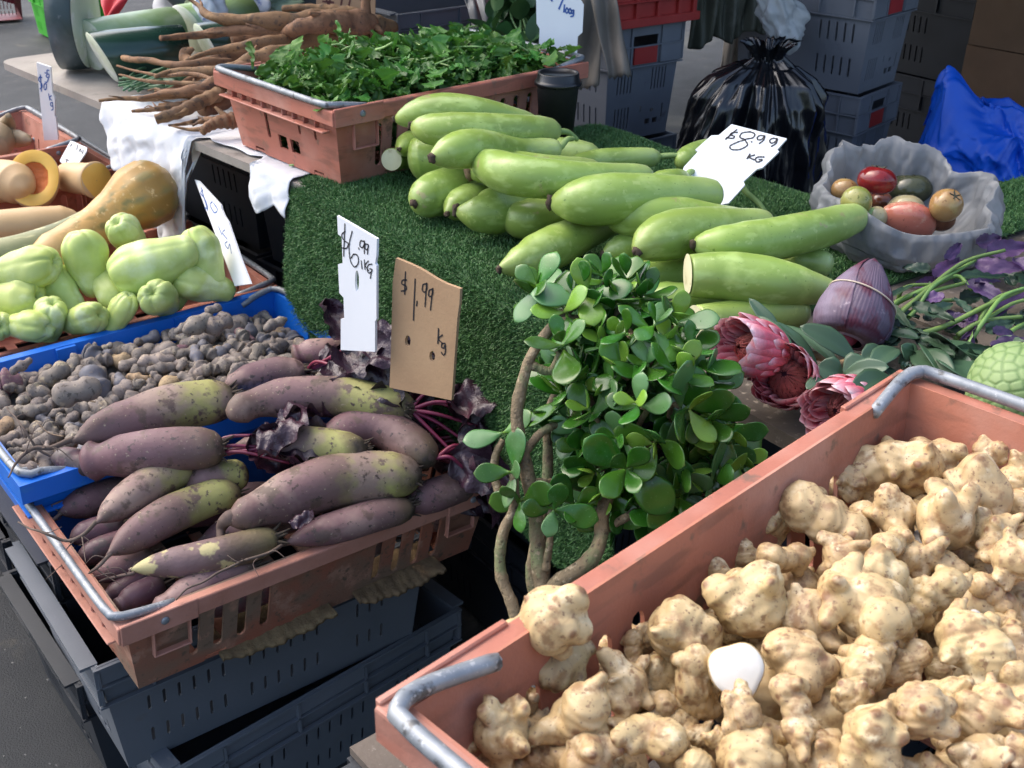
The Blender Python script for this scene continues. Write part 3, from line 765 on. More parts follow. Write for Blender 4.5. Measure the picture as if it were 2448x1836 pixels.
def shade_valance(u, v): return np.stack([pp[0] - 1.9 + u * 6.0, pp[1] - .80 + .02 * np.sin(u * 60), 1.85 + v * .58 + .03 * np.abs(np.sin(u * 40)) * (v < .1)], 1)
obj('shade_valance', thick(grid(shade_valance, 120, 6), .003), CANV, ca)  # unseen front flap, added to dim what stands behind the stall
def wallf(u, v): return np.stack([pp[0] + 4.0 + .03 * np.sin(u * 40), pp[1] - .6 + u * 5.2, .1 + v * 2.35], 1)
obj('side_wall', thick(grid(wallf, 60, 4), .004), CANV, ca)
def wallb(u, v): return np.stack([pp[0] + .75 + u * 3.25, pp[1] + 4.4 + .03 * np.sin(u * 30), .1 + v * 2.35], 1)
obj('back_wall', thick(grid(wallb, 60, 4), .004), CANV, ca)
for dx, dy in ((0, 0), (3.9, -.1), (3.9, 4.6), (-1.8, 4.6)):
    V, F = box((pp[0] + dx, pp[1] + dy, 1.2), (.085, .085, 2.4)); V[:] = V
    obj('post', (V, F), POSTM, ca, smooth=False)
def backc(u, v): A = atd(470, 0, 4.1); B = atd(1150, 0, 4.25); return np.stack([A[0] + u * (B[0] - A[0]), A[1] + u * (B[1] - A[1]) + .04 * np.sin(u * 30), .05 + v * 2.38], 1)
obj('shade_curtain', thick(grid(backc, 70, 4), .004), CANV, ca)  # added screen that cuts light from the back left on the tubs
def curtain(u, v):
    A = atd(1497, -40, 3.05); B = atd(1668, -40, 3.05); lo = .20 - .035 * u
    x = A + np.outer(u, B - A); z = np.where(v < .5, 0, 0)
    dd = v * (.175 - .045 * u) + .012 * np.sin(u * 14)
    return x + np.outer(-dd, UP) + np.outer(.012 * np.sin(u * 22 + v * 3) + .008 * np.sin(u * 50), A3(.3, -.95, 0))
tag(obj('curtain', thick(grid(curtain, 60, 20), .002), OLIVE, origin=atd(1580, 0, 3.05)), 'olive green sheet hanging from the canopy beside the post', 'curtain')
def cream(u, v):
    A = atd(1585, -30, 3.42); B = atd(1668, -30, 3.42)
    dd = v * (.60); x = A + np.outer(u - .35 * v * (1 - u), B - A)
    return x - np.outer(dd, UP) + np.outer(.018 * np.sin(u * 9 + 4 * v) + .01 * np.sin(u * 21 - v * 5), A3(0, -1, 0))
tag(obj('cloth', thick(grid(cream, 40, 40), .003), CREAM, origin=atd(1620, 60, 3.42)), 'cream cloth hanging behind the black rubbish bag', 'cloth')
CLEARP = mat('white_plastic_film', (.62, .64, .64), (.5, .52, .52), sc_=7, rough=.3, rnd=0, spec=.6, thin=.35)
def hangbag(u, v):
    th = u * 2 * np.pi; r = np.interp(v, [0, .15, .45, .75, .93, 1], [.018, .035, .06, .052, .025, .003])
    P = np.stack([np.cos(th), np.sin(th), v * 2], 1); k = 1 + ridge(P, 4, 2) * .18 + ridge(P, 9, 6) * .07
    return np.stack([r * k * np.cos(th) * 1.15 + v * .075, r * k * np.sin(th) * .7, -v * .21], 1)
ph = atd(1665, -62, 2.9)
tag(obj('plastic_bag', xf(grid(hangbag, 70, 40), None, ph), CLEARP, origin=ph), 'white plastic bag hanging from the post above the black rubbish bag', 'plastic bag')

# behind the rocket crate: grey crate, plastic strips, sprays of leaves, kraft paper
vent_crate('bk', atd(905, 60, 3.35) * A3(1, 1, 0) + A3(.05, .05, 0), 40, 'grey crate in the shade behind the brown roots, lowest of its stack', 'crates behind the roots', ((.58, .40, .335, .03, GREY), dict(clip=False)))
for q in (1, 2):
    vent_crate('bk', atd(905, 60, 3.35) * A3(1, 1, 0) + A3(.05, .05, q * .338), 40 + q, 'grey crate in the shade behind the brown roots, %s of its stack' % ('middle', 'top')[q - 1], 'crates behind the roots', ((.58, .40, .335, .03, GREY), dict(clip=False)))
STRIP = mat('grey_film', (.20, .20, .195), (.13, .13, .13), sc_=10, rough=.5, rnd=.1)
KRAFT = mat('kraft_paper', (.13, .115, .095), (.095, .085, .07), sc_=10, rough=.7, rnd=.15)
def strip(x0, y0, x1, y1, w0, w1, d, seed):
    A = atd(x0, y0, d); B = atd(x1, y1, d - .02); m_ = mpp(A)
    def f(u, v):
        c = A + np.outer(v, B - A); wd = (w0 + (w1 - w0) * v) * m_
        return c + np.outer((u - .5) * wd, CR) + np.outer(.012 * np.sin(u * 7 + seed + v * 3) + .01 * np.sin(v * 9 + seed), FW) + np.outer(.004 * np.sin(u * 25 + seed) * (v > .97), UP)
    return thick(grid(f, 14, 20), .0015)
for i, (a, lb, m_) in enumerate((((1040, -25, 1075, 108, 34, 26, 2.85, 1), 'pale grey plastic strip hanging behind the rocket, left one', STRIP), ((1085, -25, 1120, 108, 40, 40, 2.8, 4), 'grey plastic strip hanging behind the rocket next to the leaves', STRIP),
                                 ((1010, -25, 1040, 60, 26, 34, 2.9, 6), 'short grey plastic strip hanging before the shaded grey crate', STRIP),
                                 ((1275, -30, 1262, 192, 70, 60, 2.62, 2), 'brown kraft paper sheet hanging behind the coffee cup', KRAFT), ((1296, -30, 1338, 168, 56, 50, 2.55, 3), 'grey kraft paper strip slanting in front of the middle tub', KRAFT))):
    tag(obj('hanging_strip', strip(*a), m_), lb, 'wrapping', 'strips of wrapping hanging behind the rocket')

# far left: green crate, red thing
pg = at(72, 86, 0)
vent_crate('gr', A3(pg[0] + .22, pg[1] + .25, .0), 38, 'bright green plastic crate on the asphalt far behind the wax gourds', None, ((.50, .38, .30, .03, GREENP), dict(clip=False)), name='green_crate')
vent_crate('gr', A3(pg[0] + .22, pg[1] + .25, .305), 40, 'second green plastic crate stacked on the far one', None, ((.50, .38, .30, .03, GREENP), dict(clip=False)), name='green_crate')
pr2 = at(-2, 52, 0)
vent_crate('rd', A3(pr2[0] - .12, pr2[1] + .2, 0), 30, 'dark red crate on the asphalt at the far left edge', None, ((.4, .3, .25, .02, mat('dark_red_plastic', (.16, .012, .02))), dict(clip=False)), name='red_crate')
# ------------------------------------------------------------------ bottle gourds
GOURD = mat('gourd_skin', (.33, .50, .085), (.235, .40, .05), sc_=9, rough=.33, spec=.5, rnd=.07, sss=.08, bump=.05, bsc=40,
            ramp=[(0, (.34, .45, .11)), (.18, (.265, .385, .075)), (.6, (.28, .405, .085)), (.82, (.36, .475, .15)), (1, (.40, .51, .20))], rampn=.2,
            spots=((90, (.12, .2, .03), .715, .74), (14, (.35, .47, .13), .56, .72), (60, (.34, .44, .13), .60, .68), (24, (.30, .29, .12), .665, .70), (150, (.17, .25, .05), .655, .69)), wave=(26, (.33, .45, .13), .54, .68, (1, 1, 2.5)))
SCAR = mat('blossom_scar', (.09, .06, .035), (.035, .025, .018), sc_=120, rough=.9, bump=.5, bsc=300)
STEM = mat('gourd_stem', (.30, .42, .14), (.20, .30, .09), sc_=60, rough=.6)
CUTG = mat('gourd_cut_flesh', (.66, .64, .42), (.58, .54, .33), sc_=30, rough=.6, rnd=.05, spots=((70, (.45, .40, .22), .58, .7),))
BROWNP = mat('gourd_brown_patch', (.20, .13, .075), (.12, .075, .045), sc_=70, rough=.85)
PROF = {'b': ([0, .012, .04, .10, .20, .34, .50, .66, .80, .90, .96, .985, 1], [.10, .24, .46, .74, .95, 1, .93, .80, .70, .66, .58, .42, .12]),
        'c': ([0, .015, .05, .12, .25, .45, .65, .82, .93, .98, 1], [.16, .34, .60, .84, 1, .99, .93, .86, .72, .46, .14]),
        'p': ([0, .01, .05, .14, .28, .45, .62, .8, .92, .98, 1], [.06, .16, .36, .70, .97, 1, .88, .74, .66, .45, .12]),
        'k': ([0, .001, .12, .3, .5, .7, .86, .95, 1], [.80, .82, .9, 1, .97, .82, .6, .45, .1]),
        'l': ([0, .001, .2, .5, .8, .93, .98, 1], [.98, 1, 1, 1, .96, .8, .5, .1])}
def gourd(pts, rpx, label, prof='b', scar='s', stem=None, cut=False, seed=0, patch=False):
    P = np.array([at(*p) for p in pts]); r = 1.07 * rpx * mpp(P[0] * .6 + P[-1] * .4)
    s = np.linspace(0, 1, 40); s = s - .045 * np.sin(2 * np.pi * s)
    C = spl(P, 200)[np.clip((s * 199).astype(int), 0, 199)]
    R = np.interp(s, *PROF[prof]) * r
    V, F, t_ = tube(C, R, 28); V = wob(wob(V, r * .075, 11, seed), r * .02, 34, seed + 9)
    base = P.mean(0); base[2] = V[:, 2].min()
    th = thing('bottle_gourd', base, label, 'gourd', 'bottle gourds piled on the turf')
    obj('skin', (V, F, t_), GOURD, th)
    d0 = nrm(C[0] - C[4])
    if cut:
        fr = frame(d0); q = np.linspace(0, 2 * np.pi, 28, endpoint=False); rr = R[0] * .985
        V2 = C[0] + d0 * .0012 + rr * (np.outer(np.cos(q), fr[:, 0]) + np.outer(np.sin(q), fr[:, 1])); V2 = np.vstack([V2, C[0] + d0 * .002]); 
        obj('cut_face', (V2, [(i, (i + 1) % 28, 28) for i in range(28)]), CUTG, th)
    elif scar:
        k = {'s': .19, 'm': .26, 'l': .46}[scar]
        sc2 = lathe([(.0001, .10), (.5, .22), (.8, .10), (1.0, -.2), (1.1, -.5), (.8, -.8), (.0001, -.9)], 12, lambda t, a: 1 + .2 * np.sin(a * 3 + t * 9) + .14 * np.sin(a * 5 + seed))
        V2 = wob(sc2[0], .14, 3, seed) * r * k; off = .12 if scar != 'l' else -.06
        obj('blossom_scar', xf((V2, sc2[1]), frame(d0), C[0] + d0 * r * off * .6), SCAR if scar != 'l' else BROWNP, th)
    if stem:
        S0 = C[-1]; e = at(*stem); mid = (S0 + e) / 2 + UP * .006
        obj('stem', tube(spl([C[-2], S0, mid, e], 12), np.linspace(.0065, .0042, 12), 8), STEM, th)
    return th
G_ = [
 ([(852, 258, 1.045), (950, 236, 1.065), (1050, 244, 1.06), (1160, 268, 1.03)], 34, 'arched bottle gourd at the very back of the pile against the terracotta crate', 'b', 's', None),
 ([(888, 272, 1.05), (960, 282, 1.05), (1110, 284, 1.04), (1206, 284, 1.02)], 35, 'bottle gourd lying second from the back with brown blossom end and blunt stem end', 'c', 'm', (1247, 302, 1.0)),
 ([(932, 342, 1.05), (1010, 318, 1.055), (1110, 322, 1.02), (1210, 318, 1.015)], 40, 'bulbous bottle gourd third from the back with black pointed tip', 'b', 'm', (1238, 300, 1.02)),
 ([(1008, 372, .985), (1080, 360, 1.0), (1180, 372, 1.0), (1300, 372, .99)], 36, 'bottle gourd with a large round brown scar, mostly behind another gourd', 'c', 'l', None),
 ([(1028, 345, 1.03), (1110, 378, 1.035), (1240, 388, 1.03), (1405, 382, 1.01)], 42, 'long bottle gourd on top of the pile in its middle with grey brown tip', 'b', 'm', None),
 ([(1200, 372, .96), (1290, 350, .96), (1380, 343, .96), (1428, 338, .96)], 26, 'straight bottle gourd at the back right pointing its stem towards the black bag', 'c', None, (1492, 348, .955)),
 ([(893, 440, .945), (945, 415, .95), (1010, 395, .95), (1090, 380, .95)], 46, 'round ended bottle gourd resting on turf at the left front of the pile', 'c', 's', None),
 ([(966, 462, .935), (1010, 435, .94), (1080, 410, .94)], 33, 'small bottle gourd wedged between two front gourds with only its tip in view', 'p', 's', None),
 ([(984, 455, .955), (1050, 458, .955), (1130, 430, .955), (1200, 410, .955)], 48, 'pale bottle gourd with brown tip facing the camera at the front', 'p', 'm', None),
 ([(1088, 470, .945), (1150, 472, .95), (1230, 452, .95), (1300, 440, .95)], 41, 'bottle gourd with dark tip tucked under the widest gourd', 'c', 'm', None),
 ([(1188, 436, 1.01), (1290, 428, 1.02), (1420, 420, 1.015), (1560, 420, 1.0)], 52, 'widest bottle gourd at the front middle of the pile with dark pointed tip', 'b', 'm', None),
 ([(1300, 463, .985), (1380, 470, .99), (1480, 470, .985), (1610, 480, .97)], 46, 'bottle gourd with withered grey tip right of the widest one', 'b', 'm', None),
 ([(1376, 545, .99), (1440, 510, 1.0), (1540, 492, .995), (1660, 482, .98)], 52, 'glossy bottle gourd at the right front with small brown blossom end', 'b', 's', None),
 ([(1496, 528, 1.0), (1600, 527, 1.0), (1740, 505, .995), (1866, 468, .985)], 43, 'long bottle gourd reaching to the tomato bag', 'c', 'm', (1905, 458, .985)),
 ([(1078, 582, .94), (1140, 560, .945), (1240, 512, .95), (1340, 470, .955)], 46, 'bottle gourd lying in front on the turf, thin tip towards the price signs', 'p', 's', None),
 ([(1303, 550, .94), (1360, 535, .945), (1430, 520, .945)], 32, 'small bottle gourd under the right front gourds, tip to the left', 'p', 'm', None),
 ([(1345, 610, .925), (1420, 596, .93), (1520, 588, .93)], 36, 'bottle gourd behind the jade plant, lowest layer', 'c', None, None),
 ([(1487, 592, .985), (1570, 592, .985), (1690, 606, .98), (1812, 622, .965)], 52, 'largest bottle gourd with its end cut off, right front of the pile', 'k', None, None),
 ([(1505, 698, .935), (1600, 684, .935), (1745, 672, .935)], 38, 'bottle gourd piece with a pale cut face beside the pink proteas', 'l', None, None),
 ([(1398, 640, .925), (1470, 650, .925), (1560, 640, .925)], 37, 'pale bottle gourd just above the jade plant leaves', 'c', None, None),
 ([(1690, 560, .945), (1740, 566, .945), (1800, 578, .945)], 31, 'bottle gourd end peeping out beside the tomato bag', 'c', None, None),
 ([(882, 350, .955), (930, 345, .96), (1010, 350, .96)], 48, 'bottle gourd standing bulb outwards beneath the back gourds', 'c', None, None),
 ([(846, 345, .955), (880, 342, .935), (940, 345, .935)], 22, 'small cut gourd piece with beige face against the terracotta crate', 'l', None, None),
 ([(862, 322, .985), (900, 305, .975), (950, 310, .975)], 25, 'small dark green gourd tip above the beige cut piece', 'p', 's', None),
 ([(1400, 400, .985), (1440, 392, .99), (1480, 385, .985)], 24, 'pale knobby gourd end beside the price card', 'c', None, (1500, 372, .985)),
 ([(1468, 352, .955), (1510, 330, .96), (1550, 318, .965)], 26, 'pale yellow gourd hidden behind the price card', 'c', None, None),
 ([(1220, 425, .93), (1360, 440, .935), (1500, 450, .935)], 40, 'bottle gourd in the bottom layer in the middle of the pile', 'c', None, None),
 ([(1480, 560, .93), (1600, 555, .93), (1720, 545, .93)], 36, 'bottle gourd in the bottom layer under the cut one', 'c', None, None),
 ([(1000, 330, .94), (1150, 335, .94), (1300, 350, .94)], 40, 'bottle gourd in the bottom layer towards the back', 'c', None, None),
]
for i, g in enumerate(G_):
    pts, r, lb, pf, scar, stem = g
    gourd(pts, r, lb, pf, scar, stem, cut=pf in 'kl', seed=i + 3)
V, F, T_ = tube(spl([at(1600, 392, .96), at(1612, 415, .945), at(1640, 440, .93), at(1662, 470, .915)], 24), np.linspace(.006, .0035, 24), 8)
tag(obj('vine_stem', (V, F, T_), STEM), 'curved green gourd stem lying on the turf below the price card', 'stem')

# ------------------------------------------------------------------ long beets
BEET = mat('beet_skin', (.20, .095, .10), sc_=11, rough=.62, rnd=.10, bump=.25, bsc=90,
           ramp=[(0, (.13, .085, .065)), (.10, (.17, .095, .085)), (.35, (.215, .12, .12)), (.54, (.20, .125, .105)), (.64, (.27, .25, .09)), (.86, (.38, .37, .12)), (.95, (.20, .16, .07)), (1, (.06, .045, .03))], rampn=.22,
           spots=((9, (.27, .19, .15), .50, .62), (34, (.12, .08, .06), .555, .63), (90, (.075, .05, .04), .60, .66), (160, (.34, .27, .17), .64, .70)))
BEETP = mat('beet_skin_purple', (.20, .085, .10), sc_=11, rough=.58, rnd=.12, bump=.25, bsc=90,
            ramp=[(0, (.12, .08, .065)), (.12, (.18, .085, .09)), (.45, (.22, .115, .12)), (.75, (.185, .11, .10)), (.95, (.14, .10, .06)), (1, (.06, .045, .03))], rampn=.2,
            spots=((9, (.28, .18, .155), .50, .62), (34, (.13, .08, .065), .555, .63), (90, (.07, .05, .045), .60, .66), (160, (.32, .25, .18), .64, .70)))
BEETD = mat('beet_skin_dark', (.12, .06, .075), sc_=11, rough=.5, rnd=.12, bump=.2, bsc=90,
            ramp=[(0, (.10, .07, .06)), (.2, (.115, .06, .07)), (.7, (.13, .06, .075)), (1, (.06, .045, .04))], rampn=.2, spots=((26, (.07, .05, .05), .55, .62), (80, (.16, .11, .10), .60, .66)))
BEETC = mat('beet_skin_cracked', (.19, .10, .10), sc_=11, rough=.65, rnd=.05, bump=.4, bsc=90,
            ramp=[(0, (.13, .085, .07)), (.3, (.19, .12, .12)), (.5, (.19, .12, .11)), (.65, (.15, .10, .07)), (.9, (.22, .18, .08)), (1, (.08, .06, .04))], rampn=.25,
            spots=((20, (.46, .40, .19), .55, .60), (70, (.07, .05, .04), .64, .72)))
ROOTM = mat('beet_root_thread', (.14, .10, .08), (.10, .07, .055), sc_=80, rough=.9)
CROWN = mat('beet_crown', (.075, .055, .035), (.035, .025, .02), sc_=90, rough=.95, bump=.6, bsc=200)
STALK = mat('beet_stalk', (.20, .02, .055), (.13, .015, .04), sc_=40, rough=.4)
BLEAF = mat('beet_leaf', (.045, .016, .028), (.024, .013, .020), sc_=25, rough=.30, spec=.6, rnd=.2, bump=.7, bsc=110, spots=((12, (.075, .012, .03), .60, .75),))
def leaf_sheet(L, Wd, crinkle, seed, curl=.3, nu=13, nv=22):
    def f(u, v):
        a = (u - .5) * 2; prof = np.sin(np.pi * np.clip(v, 0, 1) ** .72) ** .6 * (1 - .15 * v) + .03
        x = a * Wd / 2 * prof * (1 + .08 * np.sin(v * 37 + seed) * np.abs(a)); y = v * L
        z = -curl * L * v ** 2 * .8 + np.abs(a) * Wd * .18 + crinkle * Wd * (wobs(np.stack([a * 2, v * 4], 1), 1.5, seed) * .11 + wobs(np.stack([a * 2, v * 5], 1), 4, seed + 1) * .035 + np.abs(a) ** 2 * np.sin(v * 21 + seed + 2 * np.sign(a)) * .08)
        return np.stack([x, y, z], 1)
    return grid(f, nu, nv)
def place_leaf(name, par, P, d, up, L, Wd, crk, seed, m_, curl=.3, **k):
    d = nrm(d); x = nrm(np.cross(d, up)); z = np.cross(x, d); R = np.stack([x, d, z], 1)
    return obj(name, xf(leaf_sheet(L, Wd, crk, seed, curl, **k), R, P), m_, par)
def beet(pts, rpx, label, m_=BEET, root=None, crown=True, seed=0, leaves=(), blunt=.16, rootr=.0035):
    P = np.array([at(*p) for p in pts]); r = rpx * mpp(P.mean(0))
    C = spl(P, 36); s = np.linspace(0, 1, 36)
    R = np.interp(s, [0, .03, .08, .16, .30, .5, .7, .86, .94, .98, 1], [blunt * .5, blunt, blunt + .22, .66, .93, 1, .99, .92, .74, .5, .3]) * r
    V, F, t_ = tube(C, R, 24); V = wob(wob(V, r * .11, 16, seed), r * .035, 55, seed + 50)
    base = P.mean(0); base[2] = V[:, 2].min()
    th = thing('beet', base, label, 'beet', 'long beets in the dirty terracotta crate')
    obj('root', (V, F, t_), m_, th)
    if root:
        Q = spl([C[1], C[0]] + [at(*q) for q in root], 30)
        Q = Q + np.stack([wobs(Q, 90, seed + k) for k in range(3)], 1) * .002 * np.linspace(0, 1, 30)[:, None]
        obj('root_thread', tube(Q, np.linspace(blunt * .75 * r, .0011, 30), 7), ROOTM, th)
        for k in range(4):
            a = Q[RNG.integers(2, 22)]; e = a + A3(*RNG.normal(0, .022, 2), RNG.normal(-.004, .012))
            obj('rootlet', tube(spl([a, (a + e) / 2 + RNG.normal(0, .006, 3), e], 9), np.linspace(.0012, .0004, 9), 5), ROOTM, th)
    d1 = nrm(C[-1] - C[-5])
    if crown:
        parts = []
        for k in range(16):
            a = RNG.uniform(0, 6.28); fr = frame(d1); q = fr[:, 0] * math.cos(a) + fr[:, 1] * math.sin(a); o = C[-2] + q * R[-2] * RNG.uniform(.1, .9)
            e = o + d1 * RNG.uniform(.006, .02) + q * RNG.uniform(0, .012)
            parts.append(tube(spl([o - d1 * .004, (o + e) / 2, e], 5), np.linspace(.0032, .0009, 5), 5))
        obj('crown', join(*parts), CROWN, th)
    for k, (lx, ly, lz, L, wd) in enumerate(leaves):
        e = at(lx, ly, lz); a = C[-1] - d1 * .003; mid = (a + e) / 2 + UP * .012 + RNG.normal(0, .006, 3)
        Q = spl([a, mid, e], 14)
        obj('leaf_stalk', tube(Q, np.linspace(.0034, .0024, 14), 7), STALK, th)
        dr = nrm(Q[-1] - Q[-4]) + RNG.normal(0, .35, 3) + A3(0, 0, -.05)
        place_leaf('leaf', th, Q[-1], dr, nrm(A3(-.25, -.45, .85) + RNG.normal(0, .25, 3)), L, wd, 1.15, seed * 13 + k, BLEAF, .25 + RNG.random() * .5)
    return th
B_ = [
 dict(pts=[(148, 952, .690), (260, 918, .685), (380, 880, .685), (508, 856, .685)], rpx=57, m_=BEET, root=[(110, 966, .690), (72, 968, .695), (30, 1000, .685), (14, 1032, .675)], label='big yellow green and purple beet at the back left with a long root'),
 dict(pts=[(492, 905, .700), (580, 872, .705), (720, 862, .700), (890, 886, .690)], rpx=47, m_=BEET, blunt=.5, label='pale purple beet lying across the top with yellow crown to the right', leaves=[(980, 870, .705, .11, .07), (1010, 895, .685, .12, .08), (960, 850, .715, .09, .06), (1030, 920, .665, .12, .09), (1000, 950, .645, .12, .08), (985, 985, .635, .11, .08)]),
 dict(pts=[(672, 985, .655), (720, 940, .665), (820, 918, .665), (945, 992, .640)], rpx=46, m_=BEETP, blunt=.6, crown=False, label='curved purple beet like a banana on the right side of the heap', leaves=[(1000, 1010, .625, .10, .08), (1040, 985, .625, .11, .08), (1060, 960, .625, .10, .08)]),
 dict(pts=[(182, 996, .665), (250, 986, .675), (350, 976, .68), (490, 968, .675)], rpx=50, m_=BEETP, blunt=.62, label='dull purple blunt beet in the middle left'),
 dict(pts=[(205, 1130, .640), (260, 1082, .645), (330, 1035, .650), (418, 1000, .645)], rpx=40, m_=BEET, root=[(180, 1155, .630), (140, 1168, .620), (90, 1150, .635), (40, 1130, .630)], label='short beet in front whose black crown carries red leaf stalks', leaves=[(545, 940, .690, .10, .07), (590, 965, .675, .11, .08), (600, 985, .665, .10, .06), (560, 965, .675, .10, .07), (625, 1000, .655, .09, .05)]),
 dict(pts=[(235, 1200, .615), (310, 1148, .620), (410, 1095, .620), (515, 1060, .615)], rpx=42, m_=BEET, root=[(215, 1222, .605), (190, 1240, .595), (200, 1262, .585)], label='green shouldered beet below the short one in the front left'),
 dict(pts=[(492, 1120, .630), (590, 1085, .630), (740, 1040, .630), (908, 1030, .620)], rpx=60, m_=BEET, blunt=.4, root=[(478, 1140, .610), (474, 1190, .590), (470, 1210, .580)], label='largest beet in the heap, purple with a broad yellow green crown end'),
 dict(pts=[(280, 1240, .600), (370, 1222, .600), (480, 1195, .600), (605, 1160, .595)], rpx=37, m_=BEETC, root=[(250, 1246, .590), (220, 1252, .585), (190, 1275, .575)], label='beet with cracked cream skin at the front of the crate'),
 dict(pts=[(612, 1175, .590), (700, 1148, .590), (790, 1120, .590), (890, 1090, .585)], rpx=36, m_=BEETP, root=[(580, 1195, .605), (500, 1222, .610), (420, 1262, .605), (380, 1290, .595)], label='reddish beet at the front right with a root thread along the rim'),
 dict(pts=[(128, 1112, .595), (170, 1090, .595), (230, 1065, .595), (300, 1050, .595)], rpx=36, m_=BEETP, root=[(112, 1122, .595), (104, 1100, .600), (125, 1085, .605), (150, 1075, .600)], label='small pale beet with a curled root at the left edge of the heap'),
 dict(pts=[(330, 1320, .565), (400, 1280, .570), (470, 1248, .570), (560, 1225, .565)], rpx=37, m_=BEETP, blunt=.5, label='pinkish beet lowest at the front rim'),
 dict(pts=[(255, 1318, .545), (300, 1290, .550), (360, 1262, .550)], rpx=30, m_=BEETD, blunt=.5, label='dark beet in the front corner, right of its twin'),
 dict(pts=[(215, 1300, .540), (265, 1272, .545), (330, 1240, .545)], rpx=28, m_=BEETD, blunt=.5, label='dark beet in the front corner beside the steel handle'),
 dict(pts=[(485, 835, .685), (540, 812, .690), (600, 800, .690), (665, 802, .685)], rpx=32, m_=BEETP, blunt=.4, label='small reddish beet at the back touching the yams', leaves=[(720, 790, .730, .11, .08), (745, 765, .750, .12, .08), (760, 745, .760, .10, .08), (790, 790, .730, .11, .08)]),
 dict(pts=[(632, 772, .695), (670, 762, .700), (720, 762, .695), (760, 765, .690)], rpx=32, m_=BEETP, blunt=.6, label='stubby reddish beet at the back right on the yams', leaves=[(830, 775, .725, .12, .09), (860, 790, .710, .12, .09), (800, 750, .750, .10, .08), (880, 770, .730, .10, .08)]),
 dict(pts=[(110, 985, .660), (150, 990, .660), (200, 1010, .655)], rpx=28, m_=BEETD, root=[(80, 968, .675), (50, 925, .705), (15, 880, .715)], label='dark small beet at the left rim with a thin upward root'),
 dict(pts=[(862, 1100, .570), (920, 1078, .575), (1020, 1050, .570)], rpx=38, m_=BEETP, blunt=.5, label='dusty purple beet at the right end under the dark leaves'),
 dict(pts=[(395, 1060, .625), (450, 1035, .630), (530, 1020, .625)], rpx=36, m_=BEET, crown=False, label='mostly hidden beet behind the leafy one, its green end showing'),
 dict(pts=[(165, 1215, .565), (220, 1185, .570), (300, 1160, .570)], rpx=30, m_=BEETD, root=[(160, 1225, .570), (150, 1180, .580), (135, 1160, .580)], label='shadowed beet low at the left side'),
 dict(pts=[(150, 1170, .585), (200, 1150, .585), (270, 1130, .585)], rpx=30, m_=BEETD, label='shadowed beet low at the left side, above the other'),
 dict(pts=[(190, 1250, .560), (250, 1225, .565), (330, 1200, .565)], rpx=30, m_=BEETP, label='shadowed beet behind the cracked one'),
 dict(pts=[(430, 1170, .570), (540, 1140, .570), (680, 1110, .570)], rpx=38, m_=BEETP, label='buried beet under the largest one'),
 dict(pts=[(500, 965, .665), (640, 960, .665), (790, 975, .66)], rpx=42, m_=BEET, label='buried beet in the middle behind the red stalks'),
 dict(pts=[(560, 1270, .500), (700, 1210, .500), (850, 1150, .500)], rpx=36, m_=BEETP, label='beet on the crate floor behind the front slots'),
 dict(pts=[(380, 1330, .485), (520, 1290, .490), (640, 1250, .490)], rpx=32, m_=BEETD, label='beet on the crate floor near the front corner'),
 dict(pts=[(880, 1140, .490), (960, 1110, .490), (1040, 1075, .490)], rpx=34, m_=BEETP, label='beet on the crate floor at the right end'),
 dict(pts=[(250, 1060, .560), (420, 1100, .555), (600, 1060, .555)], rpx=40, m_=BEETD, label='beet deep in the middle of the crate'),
]
for i, b in enumerate(B_): beet(seed=i + 11, **b)
# leafy tangle at the right end of the beets, and loose leaves
tg = thing('beet_leaf_bunch', at(1000, 960, .56), 'tangle of dark purple beet leaves and red stalks right of the beets', 'beet leaves')
for i in range(34):
    x = RNG.uniform(905, 1100); y = 860 + (x - 905) * .12 + RNG.uniform(0, 165); z = .60 - (x - 905) * .0002 + RNG.uniform(-.03, .02) - max(0, (y - 960)) * .00035
    place_leaf('leaf', tg, at(x, y, z), A3(RNG.normal(), RNG.normal(), RNG.normal() * .35), nrm(A3(-.3, -.4, .8) + RNG.normal(0, .35, 3)), RNG.uniform(.06, .11), RNG.uniform(.045, .08), 1.3, 300 + i, BLEAF, RNG.uniform(.1, .7))
for i in range(9):
    a = at(930 + RNG.uniform(0, 25), 880 + i * 14, .62 - i * .006); e = at(1010 + RNG.uniform(0, 60), 850 + i * 22, .62 - i * .008)
    obj('stalk', tube(spl([a, (a + e) / 2 + UP * .015 + RNG.normal(0, .006, 3), e], 14), np.linspace(.004, .0022, 14), 7), STALK, tg)
for i, (x, y, z, L, lb) in enumerate(((690, 795, .69, .09, 'just left of the white card foot'), (720, 765, .72, .10, 'below the left edge of the tall white card'), (770, 750, .73, .10, 'covering the foot of the tall white card'), (900, 770, .66, .09, 'in front of the cardboard card, upper one'), (850, 800, .68, .10, 'between the white and the cardboard card'), (800, 820, .68, .10, 'on the pale purple beet, below the white card'),
      (1010, 800, .62, .09, 'right of the cardboard card, lower one'), (1020, 770, .63, .07, 'right of the cardboard card, upper one'), (880, 840, .62, .08, 'at the foot of the cardboard card'), (560, 890, .70, .08, 'at the crown of the big back left beet, left one'), (600, 900, .70, .09, 'lying on the pale purple beet in the middle'), (650, 905, .70, .09, 'lying on the pale purple beet, right one'), (680, 1125, .63, .04, 'tiny scrap on the largest beet'))):
    tag(place_leaf('beet_leaf', None, at(x, y, z), A3(RNG.normal(), RNG.normal(), RNG.normal() * .3 + .1), nrm(A3(-.3, -.4, .8) + RNG.normal(0, .3, 3)), L, L * .75, 1.3, 400 + i, BLEAF, .4), 'dark purple beet leaf ' + lb, 'leaf', 'loose beet leaves on the heap')
